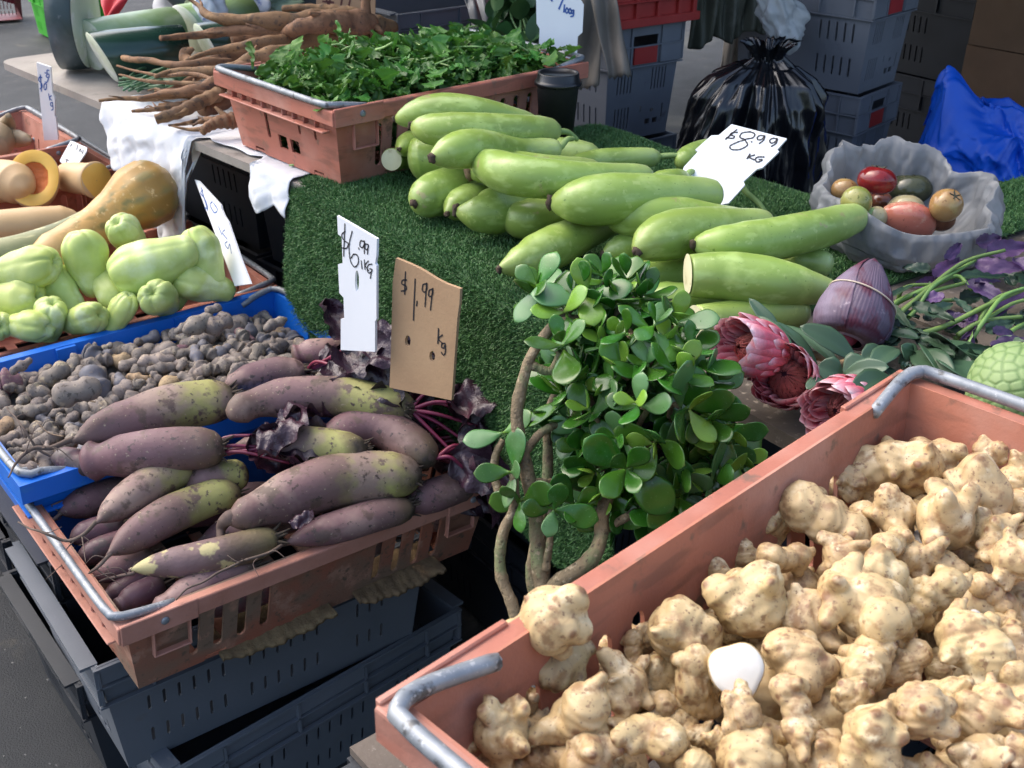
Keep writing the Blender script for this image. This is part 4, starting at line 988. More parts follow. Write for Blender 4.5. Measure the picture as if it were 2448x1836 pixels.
# frayed cardboard pads under the beet crate
PADM = mat('frayed_pad', (.22, .15, .075), (.13, .085, .045), sc_=40, rough=.95, bump=.8, bsc=150)
for i, (x0, y0, x1, y1) in enumerate(((480, 1419, 725, 1319), (778, 1297, 960, 1223))):
    A = at(x0, y0, .440); B = at(x1, y1, .440)
    def f(u, v):
        c = A + np.outer(u, B - A); inn = nrm(np.cross(UP, B - A))
        return c + np.outer(v * .09 - .004 + .0025 * np.sin(u * 23 + i) + .0015 * np.sin(u * 71) , inn) + np.outer(.0006 * np.sin(u * 37) - .010 * np.sin(np.pi * u) * (v < .2), UP)
    tag(obj('cardboard_pad', thick(grid(f, 90, 8), .007), PADM), ('frayed brown pad under the front of the beet crate near its corner', 'frayed brown pad under the front of the beet crate at its right end')[i], 'pad')
# ------------------------------------------------------------------ small grey yams in the blue crate
YAM = mat('yam_skin', (.25, .205, .165), (.165, .14, .125), sc_=1.6, rough=.8, bump=.22, bsc=5, rnd=.22, spots=((1.1, (.40, .32, .22), .58, .68), (3.6, (.10, .08, .066), .575, .625)))
YAMB = mat('yam_skin_dark', (.15, .148, .165), (.11, .105, .12), sc_=1.6, rough=.7, bump=.2, bsc=5, rnd=.2, spots=((4, (.17, .14, .12), .56, .64),))
YAMT = mat('yam_skin_tan', (.36, .25, .14), (.27, .19, .11), sc_=1.6, rough=.8, bump=.2, bsc=5, rnd=.15, spots=((4, (.16, .11, .07), .56, .64),))
YAMP = mat('yam_skin_purple', (.19, .095, .105), (.14, .07, .08), sc_=1.6, rough=.7, bump=.2, bsc=5, rnd=.15, spots=((4, (.22, .16, .13), .54, .62),))
def yam_vf(k):
    r = np.random.default_rng(k); L = r.choice([1.05, 1.2, 1.5, 1.9, 2.5]); n = 18
    P = spl([(-L, 0, 0), (-.3 * L, r.uniform(-.3, .3), r.uniform(-.15, .15)), (.4 * L, r.uniform(-.35, .35), 0), (L, r.uniform(-.2, .2), 0)], n)
    s = np.linspace(-1, 1, n); R = np.sqrt(np.clip(1 - np.abs(s) ** 2.6, .02, 1)) * (1 + .16 * np.sin(s * r.uniform(3, 9) + r.uniform(0, 6)) + .12 * s * r.uniform(-1, 1))
    V, F, t = tube(P, R, 14); V = wob(wob(V, .085, 2.6, k), .022, 7, k + 9)
    return V / max(1, L * .78), F, t
ym = [yam_vf(k) for k in range(14)]
YM = {m_.name: [mesh('yam', y[0], y[1], m_, True, y[2]) for y in ym] for m_ in (YAM, YAMB, YAMT, YAMP)}
def yheap(u, v):     # heap surface in the crate's own frame
    return .116 + .018 * math.exp(-((u - .08) / .18) ** 2) + .05 * v + .006 * math.sin(u * 13) * math.cos(v * 15) - .02 * max(0, (u - .18)) / .1
pts = []; tries = 0
while len(pts) < 290 and tries < 60000:
    tries += 1; u, v = RNG.uniform(-.285, .285), RNG.uniform(-.13, .185); rr = RNG.choice([.0105, .0135, .0165, .021], p=[.15, .35, .34, .16])
    if all((u - a) ** 2 + (v - b) ** 2 > ((rr + c) * .78) ** 2 for a, b, c in pts): pts.append((u, v, rr))
YL = {'yam_skin': 'small knobbly grey brown yam in the blue crate', 'yam_skin_dark': 'small bluish black yam in the blue crate', 'yam_skin_tan': 'small tan yam among the grey ones in the blue crate', 'yam_skin_purple': 'small purple skinned yam among the grey ones in the blue crate'}
for i, (u, v, rr) in enumerate(pts):
    key = RNG.choice(['yam_skin', 'yam_skin_dark', 'yam_skin_tan', 'yam_skin_purple'], p=[.80, .11, .05, .04])
    P = BBl + RBl @ A3(u, v, yheap(u, v) + RNG.uniform(-.004, .016)); R = rotm(RNG.uniform(0, 360), RNG.normal(0, 22), RNG.normal(0, 22))
    o = put('yam', YM[key][RNG.integers(14)], None, M=m4(R, P, rr * RNG.uniform(1.0, 1.3))); tag(o, YL[key], 'yam', 'small yams heaped in the blue crate: ' + YL[key].split(' in the')[0])
for x, y, z, s, lb in ((460, 668, .80, .012, 'round little yam balanced on top of the heap'), (430, 700, .785, .022, 'fat yam at the top of the heap below the balanced one'), (400, 703, .77, .017, 'ribbed yam beside the fat one at the top of the heap'), (470, 697, .78, .02, 'smooth yam right of the fat one at the top of the heap'),
                       (165, 845, .78, .028, 'long two-toned yam standing out at the front left of the heap'), (595, 700, .745, .018, 'egg shaped yam against the blue wall at the right'), (45, 790, .70, .017, 'upright yam leaning on the blue wall at the far left')):
    z -= .02
    o = put('yam', YM['yam_skin'][RNG.integers(14)], None, M=m4(rotm(RNG.uniform(20, 70), RNG.normal(0, 12), -15), at(x, y, z), s)); tag(o, lb, 'yam', 'yams standing out of the heap')
low = [xf(ym[RNG.integers(14)], RBl @ rotm(RNG.uniform(0, 360)), BBl + RBl @ A3(u, v, yheap(u, v) - .024), .018) for u in np.linspace(-.28, .28, 22) for v in np.linspace(-.17, .17, 14)]
tag(obj('yam_bed', join(*low), YAM), 'lower layer of small grey yams beneath the heap in the blue crate', 'yams', kind='stuff')
for i in range(12):
    P = BBl + RBl @ A3(RNG.uniform(-.25, .25), RNG.uniform(-.15, .15), .145); e = P + A3(*RNG.normal(0, .03, 2), .006)
    tag(obj('root_fibre', tube(spl([P, (P + e) / 2 + RNG.normal(0, .008, 3), e], 10), np.linspace(.0013, .0005, 10), 5), YAMT), 'thin pale root fibre among the yams', 'root fibre', 'root fibres among the yams')

# ------------------------------------------------------------------ chayotes
CHAY = mat('chayote_skin', (.54, .62, .22), (.42, .52, .13), sc_=1.2, rough=.42, spec=.45, rnd=.12, sss=.1, bump=.10, bsc=3, spots=((1.0, (.58, .66, .33), .52, .66),))
def chayote_vf(k):
    r = np.random.default_rng(k + 70); n = 60; z = np.array([-1.3, -1.34, -1.30, -1.16, -.9, -.4, .1, .58, .9, 1.03, .98, .84]); rr = np.array([.02, .12, .26, .39, .48, .60, .72, .73, .56, .33, .14, .01])
    zz = spl(np.stack([rr, z, z * 0], 1), 46); g = r.uniform(.10, .15)
    def lob(t, th):
        q = np.abs(np.sin(th * 2.5 + .35 * np.sin(t * 3 + k))); dep_ = g * (.22 + 1.3 * np.clip((t - .58) * 2.4, 0, 1.0) ** 1.5); return 1 - dep_ * (1 - q) ** 2.6 * 2.0 + .025 * np.sin(th * 2 + k), np.zeros_like(th)
    V, F, t = lathe([(a, b) for a, b, _ in zz], n, lob); V[:, 1] *= .86; V = wob(wob(V, .07, 2, k), .022, 7, k + 5); return V, F, t
CH_ = [mesh('chayote', *(lambda q: (q[0], q[1], CHAY, True, q[2]))(chayote_vf(k))) for k in range(5)]
CT_ = [(50, 584, 76, (1, .05, .3), 'large smooth chayote at the back left of its crate'), (20, 650, 78, (.9, -.2, .2), 'big deeper green chayote at the left edge of the frame'), (128, 628, 66, (-.55, .25, .75), 'pale creamy chayote with its creased end up, left of the tall one'),
       (188, 562, 66, (-.2, .1, .95), 'tall pale chayote standing above its neighbours'), (238, 622, 58, (.5, -.6, -.45), 'chayote whose narrow end points down between the front ones'), (276, 512, 57, (-.1, -.55, .85), 'round lobed chayote at the top of the heap below the grey pumpkin'),
       (325, 572, 84, (-.85, -.35, -.25), 'big oval chayote lying slanted across the heap, creased end left'), (436, 550, 60, (-.35, .3, .9), 'upright chayote leaning on the price card'), (432, 612, 62, (-.8, -.35, .35), 'chayote with puckered creases at the right end of the crate'),
       (346, 645, 58, (0, -.75, .55), 'squat chayote seen from its creased end by the blue wall'), (182, 688, 58, (.75, -.4, .3), 'ribbed bluish green chayote by the blue wall'), (58, 704, 58, (.9, -.25, .1), 'light green chayote lying low at the left by the blue wall'), (-12, 705, 50, (.5, -.6, .3), 'chayote cut by the left edge of the frame, lowest'),
       (390, 605, 55, (.2, .5, .7), 'chayote hidden behind the slanted one'), (110, 690, 55, (.3, -.3, .8), 'shaded chayote between the front ones'), (260, 680, 50, (.4, .2, .8), 'shaded chayote against the blue wall in the middle')]
for i, (x, y, r, d, lb) in enumerate(CT_):
    z = .70 + (.05 if y < 590 else 0.0) - (.02 if y > 660 else 0); P = at(x, y, z); s = r * mpp(P) / 1.04
    R = frame(A3(d[0], d[1], d[2])) @ rotm(i * 47)
    o = put('chayote', CH_[i % 5], None, M=m4(R, P, s)); tag(o, lb, 'chayote', 'chayotes in their crate')

# ------------------------------------------------------------------ pumpkins and squash
def pump(name, c1, c2, streak, **k): return mat(name, c1, c2, sc_=9, rough=.45, rnd=.05, bump=.1, bsc=70, **k)
PK1 = mat('pumpkin_orange', (.56, .30, .085), sc_=9, rough=.45, rnd=.04, bump=.15, bsc=70, ramp=[(0, (.66, .42, .18)), (.4, (.62, .36, .12)), (.72, (.50, .28, .07)), (.9, (.33, .20, .055)), (1, (.22, .16, .06))], rampn=.12, uramp=(.12, .75, (.24, .185, .06)), spots=((60, (.64, .44, .19), .60, .68),))
PK2 = mat('pumpkin_grey', (.23, .24, .14), sc_=9, rough=.55, rnd=.03, bump=.15, bsc=70, ramp=[(0, (.34, .33, .15)), (.6, (.26, .29, .15)), (1, (.20, .23, .15))], rampn=.1, uramp=(.25, .65, (.50, .47, .24)))
PK3 = mat('pumpkin_pale', (.62, .42, .22), (.52, .34, .16), sc_=7, rough=.5, rnd=.03, bump=.1, bsc=70)
TANS = mat('squash_tan', (.36, .265, .16), (.28, .20, .115), sc_=7, rough=.55, rnd=.05, bump=.15, bsc=90, spots=((20, (.22, .15, .085), .6, .75),))
def squash(pts, prof, rpx, m_, label, stem=None, ribs=0, seed=0, stemm=None):
    P = np.array([at(*p) for p in pts]); r = rpx * mpp(P.mean(0)); C = spl(P, 40); s = np.linspace(0, 1, 40); R = np.interp(s, *prof) * r
    qq = np.repeat(s, 40); th_ = np.tile(np.linspace(0, 2 * np.pi, 40, endpoint=False), 40); u_ = np.clip(np.sin(th_ * 10 + 1.2 * np.sin(qq * 17 + seed)) * .6 + .5 * np.sin(qq * 61 + np.round(th_ * 3.2) * 2.1) * .8 + .25 * np.sin(qq * 23 + th_ * 4), 0, 1) * np.clip(qq * 2.2, .25, 1); u_ = np.r_[u_, 0, 0]
    lob = (lambda t, th: 1 - ribs * (1 - np.abs(np.sin(th * 5))) ** 2 * min(1, max(0, (t - .4) * 3))) if ribs else None
    V, F, t_ = tube(C, R, 40, lob=lob); V = wob(V, r * .03, 11, seed); base = P.mean(0); base[2] = V[:, 2].min()
    th = thing('pumpkin', base, label, 'pumpkin'); obj('skin', (V, F, t_, u_), m_, th)
    if stem:
        e = [C[-1] - nrm(C[-1] - C[-4]) * .01] + [at(*q) for q in stem]; obj('stem', tube(spl(e, 12), np.linspace(.021, .014, 12), 10, lob=lambda t, th: 1 + .18 * np.sin(th * 5)), stemm or TANS, th)
    return th
squash([(70, 560, .715), (160, 525, .72), (240, 470, .745), (310, 425, .775), (362, 398, .785)], ([0, .03, .12, .3, .5, .62, .76, .88, .96, 1], [.1, .34, .56, .62, .60, .70, .98, 1, .72, .25]), 74, PK1, 'long orange trombone pumpkin with a bulging mottled end beside the hanging paper', [(378, 370, .79), (384, 360, .79)], .05, 3)
squash([(-60, 560, .715), (40, 543, .72), (140, 512, .725), (215, 478, .72), (268, 462, .715)], ([0, .05, .4, .7, .9, .97, 1], [.8, .9, .95, 1, .85, .55, .2]), 37, PK2, 'slim grey green pumpkin with pale dashes, just behind the chayotes', [(275, 470, .71)], .03, 4, PK2)
squash([(-80, 500, .70), (20, 490, .70), (100, 482, .70), (175, 470, .70)], ([0, .2, .6, .85, .95, 1], [.9, 1, 1, .85, .5, .1]), 40, PK3, 'pale pinkish orange pumpkin behind the long one at the left edge')
squash([(-50, 395, .735), (10, 390, .74), (35, 395, .74), (55, 405, .74)], ([0, .3, .7, .9, 1], [.9, 1, .95, .6, .1]), 46, PK3, 'whole butternut at the left edge beside the cut pumpkin half')
squash([(-20, 320, .77), (0, 290, .78), (15, 268, .80), (18, 250, .83)], ([0, .3, .5, .8, .95, 1], [.9, 1, .8, .35, .2, .15]), 38, TANS, 'tan squash with a stalk at the far left crate')
squash([(-50, 300, .77), (0, 298, .77), (40, 300, .77), (68, 305, .77)], ([0, .3, .7, .9, 1], [.9, 1, .95, .6, .1]), 20, TANS, 'small tan squash lying along the rim in the far left crate')
# the cut half with its seed hollow
FLESH = mat('pumpkin_flesh', (.80, .50, .10), (.76, .42, .06), sc_=14, rough=.5, rnd=0, sss=.1); SEEDS = mat('pumpkin_seed_hollow', (.62, .17, .035), (.50, .12, .02), sc_=40, rough=.6, bump=1, bsc=90, rnd=0, spots=((60, (.72, .36, .12), .6, .7),))
Pc = at(72, 384, .75); N_ = nrm(A3(.25, -.72, .62)); r = 58 * mpp(Pc); Rc = frame(N_, CR)
th = thing('cut_pumpkin', Pc - A3(0, 0, r), 'halved pumpkin showing yellow flesh and an orange seed hollow', 'pumpkin')
ovl = lambda t, a: 1 + .12 * np.cos(2 * a)
a_ = lathe([(1, 0), (1.03, -.1), (.98, -.4), (.75, -.75), (.4, -.95), (.01, -1)], 40, ovl); obj('rind', xf((a_[0] * r, a_[1]), Rc, Pc), PK3, th)
a_ = lathe([(1, 0), (.96, .012), (.62, .0), (.58, -.03)], 40, ovl); obj('flesh', xf((a_[0] * r, a_[1][::1]), Rc, Pc), FLESH, th)
a_ = lathe([(.60, -.02), (.5, -.14), (.3, -.2), (.01, -.22)], 40, ovl); obj('seed_hollow', xf((wob(a_[0], .035, 16, 3) * r, a_[1]), Rc, Pc), SEEDS, th)
Pn = at(176, 386, .73); Rn = frame(A3(.75, -.55, .12)); a_ = lathe([(.01, -.055), (.034, -.055), (.036, -.02), (.037, .03), (.043, .058), (.041, .06), (.01, .06)], 32)
th = thing('butternut_piece', Pn - UP * .04, 'cut butternut neck piece standing under the small white tag', 'pumpkin'); obj('skin', xf((wob(a_[0], .002, 30, 2), a_[1], a_[2]), Rn, Pn), PK3, th)
a_ = lathe([(.0405, .0605), (.02, .0612), (.001, .0612)], 32); obj('cut_face', xf((a_[0], a_[1]), Rn, Pn), FLESH, th)

# ------------------------------------------------------------------ wax gourds on the board
WAX = mat('wax_gourd_skin', (.05, .075, .075), (.03, .05, .05), sc_=6, rough=.45, rnd=.05, bump=.1, bsc=60, spots=((5, (.13, .16, .18), .52, .72), (30, (.16, .17, .18), .64, .76)))
WAXD = mat('wax_gourd_dark', (.018, .055, .035), (.012, .04, .028), sc_=6, rough=.25, rnd=.05, coat=.3, spots=((9, (.05, .10, .08), .58, .8),))
WAXL = mat('wax_gourd_light', (.30, .43, .16), (.20, .33, .13), sc_=5, rough=.35, rnd=.03, spots=((5, (.46, .58, .44), .5, .75),))
WFLESH = mat('wax_gourd_flesh', (.70, .74, .58), (.62, .68, .50), sc_=6, rough=.55, rnd=.03, spots=((16, (.78, .80, .70), .5, .6), (50, (.50, .54, .42), .64, .72)))
def wax(C, d, r, L, m_, label, tilt=None, round_end=False, hollow=False, seg=None):
    """cylinder piece from the cut face at C running along d; cut face normal may be slanted"""
    d = nrm(d); R = frame(d, UP); th = thing('wax_gourd', np.asarray(C) - UP * r + d * L / 2, label, 'wax gourd', 'cut wax gourds on the grey board')
    sl = (lambda q: 0) if tilt is None else (lambda q: tilt[0] * q[:, 0] + tilt[1] * q[:, 1])
    pr_ = [(r * .985, 0), (r, .004), (r * 1.01, L * .3), (r * 1.02, L * .6)] + ([(r * .98, L * .82), (r * .8, L * .95), (r * .4, L * 1.02), (.001, L * 1.04)] if round_end else [(r, L), (r * .98, L)])
    V, F, t_ = lathe(pr_, 48); k = np.clip(1 - V[:, 2] / L, 0, 1); V[:, 2] += sl(V) * k; V = wob(V, r * .012, 14, 5); obj('rind', xf((V, F, t_), R, C), m_, th)
    a = lathe([(r * .985, 0.0), (r * .93, -.003), (r * .5, -.004), (.0005, -.004)], 48); V = a[0]; V[:, 2] += sl(V); obj('cut_face', xf((V, a[1]), R, C), WFLESH, th)
    if not round_end:
        a = lathe([(r * .99, L), (.0005, L + .002)], 48); obj('cut_face', xf((a[0], a[1]), R, C), WFLESH, th)
    return th
c = at(203, 146, .9) + UP * .125; wax(c, (-.985, -.16, .0), .125, .07, WAX, 'thick slab of a big frosty grey wax gourd standing on edge', (0.10, -.02))
ax = nrm(at(445, 105, .962) - at(225, 125, .962))
C2 = at(221, 124, .962); wax(C2, ax, .062, .20, WAXD, 'dark green wax gourd piece in front, its slanted white cut facing left', (-.05, -.42))
C2b = C2 + ax * .262; wax(C2b, ax, .062, .22, WAXD, 'dark green wax gourd piece behind the roots, cut from the front one', (-.05, -.38))
ax3 = nrm(at(440, 62, .965) - at(200, 100, .965) + A3(0, .03, 0)); C3 = at(196, 98, .966); wax(C3, ax3, .063, .255, WAXL, 'pale green wax gourd piece at the back left, narrow cut facing left', (0, -.10))
wax(C3 + ax3 * .30, ax3, .065, .21, WAXL, 'pale yellow green wax gourd piece behind the dark ones at the right', (0, -.30))
c = at(330, 40, .96); wax(c + A3(.12, .13, .04), nrm(A3(-.6, .3, .55)), .085, .2, WAX, 'dark wax gourd leaning at the back behind the pale pieces', (0, 0), True)
# hollowed white half
P4 = atd(384, 10, 3.42); R4 = frame(nrm(A3(-.05, -.75, .55)), CR); r = 52 * mpp(P4)
th = thing('wax_gourd', P4 - UP * r, 'white halved wax gourd with a hollow centre at the back', 'wax gourd', 'cut wax gourds on the grey board')
a_ = lathe([(1, 0), (1, -.2), (.85, -.6), (.01, -.8)], 36); obj('rind', xf((a_[0] * r, a_[1]), R4, P4), WAXL, th)
a_ = lathe([(1, 0), (.98, .012), (.62, .01), (.52, -.06), (.3, -.25), (.01, -.3)], 36, lambda t, a: 1 + .06 * np.sin(a * 3) + .03 * np.sin(a * 7)); obj('cut_face', xf((wob(a_[0], .02, 9, 3) * r, a_[1]), R4, P4), WHITE, th)
REDC = mat('red_cloth', (.50, .022, .04), (.42, .016, .03), sc_=7, rough=.7, rnd=0)
def redf(u, v):
    A = atd(205, -60, 3.35); B = atd(330, -60, 3.3); C = atd(232, 50, 3.15)
    P = A + np.outer(u * (1 - v), B - A) + np.outer(v, C - A); return P + np.outer(.012 * np.sin(u * 9 + v * 6), FW)
tag(obj('red_cloth', thick(grid(redf, 24, 24), .003), REDC, origin=atd(232, 50, 3.15)), 'plain red cloth draped behind the frosty wax gourd slab', 'cloth')
# white printed bag and leaf bag behind the roots
BAGW = mat('white_bag', (.72, .74, .78), (.62, .65, .70), sc_=8, rough=.4, rnd=.05, spots=((26, (.20, .28, .55), .60, .66),)); BAGG = mat('leaf_bag', (.20, .28, .20), (.10, .15, .10), sc_=14, rough=.3, rnd=0, spots=((30, (.4, .46, .4), .6, .66),))
def lumpbag(r, seed, sq=(1, 1, 1)):
    V, F, t_ = lathe([(.001, -1), (.5, -.96), (.9, -.6), (1, 0), (.85, .55), (.5, .88), (.2, 1.0), (.001, 1.02)], 60); P = spl(np.array([[0, 0, 0], [1, 1, 1]]), 2)
    bm = bmesh.new(); bmesh.ops.create_icosphere(bm, subdivisions=5, radius=1); V = np.array([v.co for v in bm.verts]); F = [tuple(v.index for v in f.verts) for f in bm.faces]; bm.free()
    V = V * (1 + ridge(V, 2.6, seed) * .12 + ridge(V, 6, seed + 1) * .05)[:, None]; return V * r * np.array(sq), F
for (x, y, r, m_, lb, sq, d) in ((452, 30, .075, BAGW, 'white plastic bag with faint blue print behind the wax gourds', (.7, .7, 1.25), 3.05), (520, 12, .08, BAGW, 'white plastic bag at the back behind the brown roots', (1, .7, .7), 3.25), (590, 10, .085, BAGG, 'plastic bag of dark leaves at the back behind the brown roots', (1.1, .7, .6), 3.3)):
    tag(obj('plastic_bag', xf(lumpbag(r, int(x), sq), None, atd(x, y, d)), m_), lb, 'plastic bag', 'bags behind the roots')

# ------------------------------------------------------------------ brown roots
RT = mat('yacon_root_skin', (.25, .135, .062), (.16, .086, .042), sc_=16, rough=.8, rnd=.14, bump=.6, bsc=120, spots=((40, (.10, .06, .035), .56, .64), (14, (.34, .20, .10), .56, .66), (110, (.07, .045, .03), .60, .66)))
def root(pts, rpx, label, taper=.25, knob=0, seed=0, start=.7):
    P = np.array([at(*p) for p in pts]); r = 1.22 * rpx * mpp(P.mean(0)); n = 54; C = spl(P, n); s = np.linspace(0, 1, n)
    C = C + np.stack([wobs(C, 22, seed + k) for k in range(3)], 1) * r * .28
    R = r * np.interp(s, [0, .04, .12, .35, .6, 1], [start * .6, start, 1, .95, .7, taper]) * (1 + .07 * np.sin(s * 41 + seed) + .12 * wobs(C, 60, seed + 7) * .6)
    V, F, t_ = tube(C, R, 14); V = wob(V, r * .10, 70, seed + 1); base = P.mean(0); base[2] = V[:, 2].min()
    th = thing('root', base, label, 'root', 'long brown roots piled on the white paper'); obj('root_body', (V, F, t_), RT, th)
    for k in range(knob):
        i = RNG.integers(6, n - 8); d = A3(*RNG.normal(0, 1, 3)); d[2] = abs(d[2]) * .4; q = C[i]; e = q + nrm(nrm(C[i + 6] - q) + d * .6) * r * RNG.uniform(2.2, 5)
        obj('side_root', tube(spl([q, (q + e) / 2 + RNG.normal(0, r * .3, 3), e], 9), np.linspace(R[i] * .6, R[i] * .15, 9), 8), RT, th)
R_ = [([(775, 44, 1.05), (620, 46, 1.055), (464, 46, 1.05), (430, 15, 1.07), (410, -5, 1.09)], 17, 'thickest brown root on top with its tip bent up at the left', .16, 1), ([(780, 24, 1.06), (700, 18, 1.06), (610, 20, 1.055)], 10, 'slim brown root at the very back of the pile', .5, 0), ([(812, 52, 1.04), (740, 50, 1.05), (660, 60, 1.05), (600, 60, 1.03)], 21, 'bulging brown root at the right end under the cardboard card', .5, 2),
      ([(850, 72, 1.01), (780, 70, 1.02), (680, 88, 1.01), (600, 96, 1.0)], 20, 'brown root with a pale broken end at the right of the pile', .6, 2), ([(640, 68, 1.03), (540, 68, 1.03), (440, 72, 1.02), (352, 84, 1.02)], 11, 'brown root pointing left across the dark wax gourd', .5, 3), ([(640, 82, 1.02), (560, 92, 1.02), (470, 110, 1.0), (400, 132, .99)], 10, 'twisted brown root in the middle of the pile', .3, 1),
      ([(640, 100, 1.01), (570, 122, 1.0), (490, 146, .99), (400, 152, .98), (340, 170, .97)], 13, 'long brown root running from the rocket crate to the left front', .25, 2), ([(560, 142, .98), (500, 162, .98), (430, 190, .97), (350, 205, .955), (300, 214, .95)], 15, 'stout brown root beside the rocket crate handle', .25, 3), ([(500, 130, .985), (400, 140, .985), (320, 132, .98), (268, 123, .975)], 8, 'straight pale brown root sticking out left over the green stalks', .7, 0),
      ([(440, 205, .95), (370, 208, .945), (290, 214, .935), (215, 219, .93)], 7, 'thin root reaching farthest left over the board edge', .4, 1), ([(430, 226, .93), (370, 232, .93), (330, 236, .93), (284, 240, .925)], 7, 'thin root with a forked tip lying on the paper', .4, 2), ([(476, 202, .955), (430, 220, .95), (390, 240, .94), (338, 258, .925)], 15, 'chunky broken root at the front of the pile', .6, 3),
      ([(478, 252, .92), (440, 256, .92), (405, 262, .915), (366, 268, .915)], 6, 'small root lying alone on the white paper', .35, 1), ([(512, 266, .93), (480, 272, .93), (455, 280, .925), (436, 290, .92)], 15, 'knobby root stub against the rocket crate', .5, 4), ([(460, 172, .98), (410, 160, .98), (340, 164, .97), (252, 142, .975)], 4, 'wispy grey root tip above the green stalks', .4, 0), ([(440, 180, .97), (380, 178, .965), (310, 175, .96), (258, 160, .955)], 4, 'second wispy root tip below the first', .4, 0),
      ([(470, 150, .96), (420, 170, .96), (380, 190, .95), (330, 196, .945)], 9, 'brown root among the tangle at the left front', .3, 3), ([(500, 180, .95), (450, 196, .945), (400, 222, .935), (350, 225, .93)], 10, 'brown root low in the tangle at the front', .3, 3), ([(420, 100, 1.0), (400, 120, .98), (430, 140, .97), (450, 160, .965)], 11, 'stubby root crossing the tangle behind the stalks', .5, 2), ([(700, 100, .97), (600, 110, .96), (480, 130, .95), (400, 160, .94)], 22, 'thick root buried in the middle of the pile', .5, 1),
      ([(760, 90, .97), (650, 100, .965), (540, 115, .96)], 24, 'thick root buried at the right behind the rocket', .6, 1), ([(560, 190, .93), (500, 215, .93), (440, 235, .93)], 18, 'thick root buried against the rocket crate', .6, 2), ([(700, 60, 1.0), (600, 80, .99), (500, 95, .98)], 22, 'thick root buried at the back of the pile', .6, 0)]
for i, (p, r, lb, tp_, kn) in enumerate(R_): root(p, r, lb, tp_, kn, i + 5)
STK = mat('green_stalk', (.07, .17, .075), (.045, .12, .05), sc_=30, rough=.45, rnd=.25)
th = thing('green_stalks', at(320, 190, .9), 'bundle of thin green stalks beneath the brown roots', 'greens')
for i in range(38):
    a = at(RNG.uniform(345, 430), RNG.uniform(140, 185), .93 + RNG.uniform(0, .03)); e = at(RNG.uniform(255, 315), RNG.uniform(165, 197), .915 + RNG.uniform(0, .025)); obj('stalk', tube(spl([a, (a + e) / 2 + RNG.normal(0, .008, 3), e], 9), np.linspace(.0045, .0028, 9), 6), STK, th)

# ------------------------------------------------------------------ rocket leaves
ROCK = mat('rocket_leaf', (.10, .27, .035), (.055, .18, .025), sc_=1.4, rough=.45, rnd=.28, bump=.25, bsc=160, thin=.22, spots=((8, (.12, .27, .11), .58, .8),))
ROCKS = mat('rocket_stem', (.30, .44, .16), (.22, .36, .10), sc_=30, rough=.5, rnd=.15)
def rocket_leaf(k):
    r = np.random.default_rng(k + 40); n = 26; v = np.linspace(0, 1, n); w0 = np.interp(v, [0, .25, .32, .4, .5, .56, .66, .8, .93, 1], [.03, .05, .16, .08, .24, .13, .34, .36, .20, .02]) * r.uniform(.8, 1.25)
    w0 = w0 * (1 + .14 * np.sin(v * 38 + k)); cur = r.uniform(-.5, .5); V = []
    for i in range(n):
        for a in (-1, -.5, 0, .5, 1): V.append((a * w0[i], v[i], .22 * abs(a) * w0[i] + cur * (v[i] - .5) ** 2 + .05 * math.sin(v[i] * 17 + a * 3 + k)))
    F = [(i * 5 + j, i * 5 + j + 1, i * 5 + j + 6, i * 5 + j + 5) for i in range(n - 1) for j in range(4)]; return np.array(V), F
RLV = [rocket_leaf(k) for k in range(9)]; RLM = [mesh('rocket_leaf', *q, ROCK) for q in RLV]
th = thing('rocket_heap', BR_ + UP * .01, 'heap of fresh rocket leaves overflowing the terracotta crate', 'rocket leaves')
def rheap(u, v): return CH + .030 * (1 - (u / .33) ** 4) * (1 - (v / .215) ** 4) - .012 + .012 * math.sin(u * 19) * math.cos(v * 23)
stuff = []
def rl(u, v, z, s, tilt=28):
    P = BR_ + RR @ A3(u, v, z); R = rotm(RNG.uniform(0, 360), RNG.normal(0, tilt), RNG.normal(0, tilt)); return R, P, s
for i in range(290):
    u, v = RNG.uniform(-.285, .29), RNG.uniform(-.172, .175)
    R, P, s = rl(u, v, rheap(u, v) + RNG.uniform(-.004, .012), RNG.uniform(.036, .062), 30); o = put('leaf', RLM[i % 9], th, M=m4(R, P - np.array(th.location), s))
for i in range(1500):
    u, v = RNG.uniform(-.27, .27), RNG.uniform(-.155, .155); R, P, s = rl(u, v, rheap(u, v) - RNG.uniform(0, .03), RNG.uniform(.03, .05), 28); stuff.append(xf(RLV[i % 9], R, P, s))
for z in (.03, .06, .09, .115):
    for i in range(160):
        side = RNG.integers(3); u, v = (RNG.uniform(-.24, .24), -.135 - z * .1) if side == 0 else ((-.245 - z * .1, RNG.uniform(-.12, .12)) if side == 1 else (RNG.uniform(-.24, .24), RNG.uniform(-.12, .12)))
        R, P, s = rl(u, v, z, .03, 60); stuff.append(xf(RLV[i % 9], R, P, s))
o = obj('leaf_mass', join(*stuff), ROCK, th); o['kind'] = 'stuff'
for i in range(70):
    u, v = RNG.uniform(-.24, .25), RNG.uniform(-.14, .14); z = rheap(u, v) + .006; a = BR_ + RR @ A3(u, v, z); d = A3(*RNG.normal(0, .03, 2), RNG.normal(.004, .008)); obj('stem', tube(spl([a - d, a + A3(0, 0, .004), a + d], 8), np.linspace(.0022, .0014, 8), 6), ROCKS, th)
for p, q, r_ in (((812, 108, 1.09), (848, 92, 1.115), .003), ((625, 357, .905), (690, 345, .918), .0022)):
    a, e = at(*p), at(*q); obj('stem', tube(spl([a, (a + e) / 2 - UP * .002, e], 8), np.linspace(r_, r_ * .7, 8), 7), ROCKS, th)
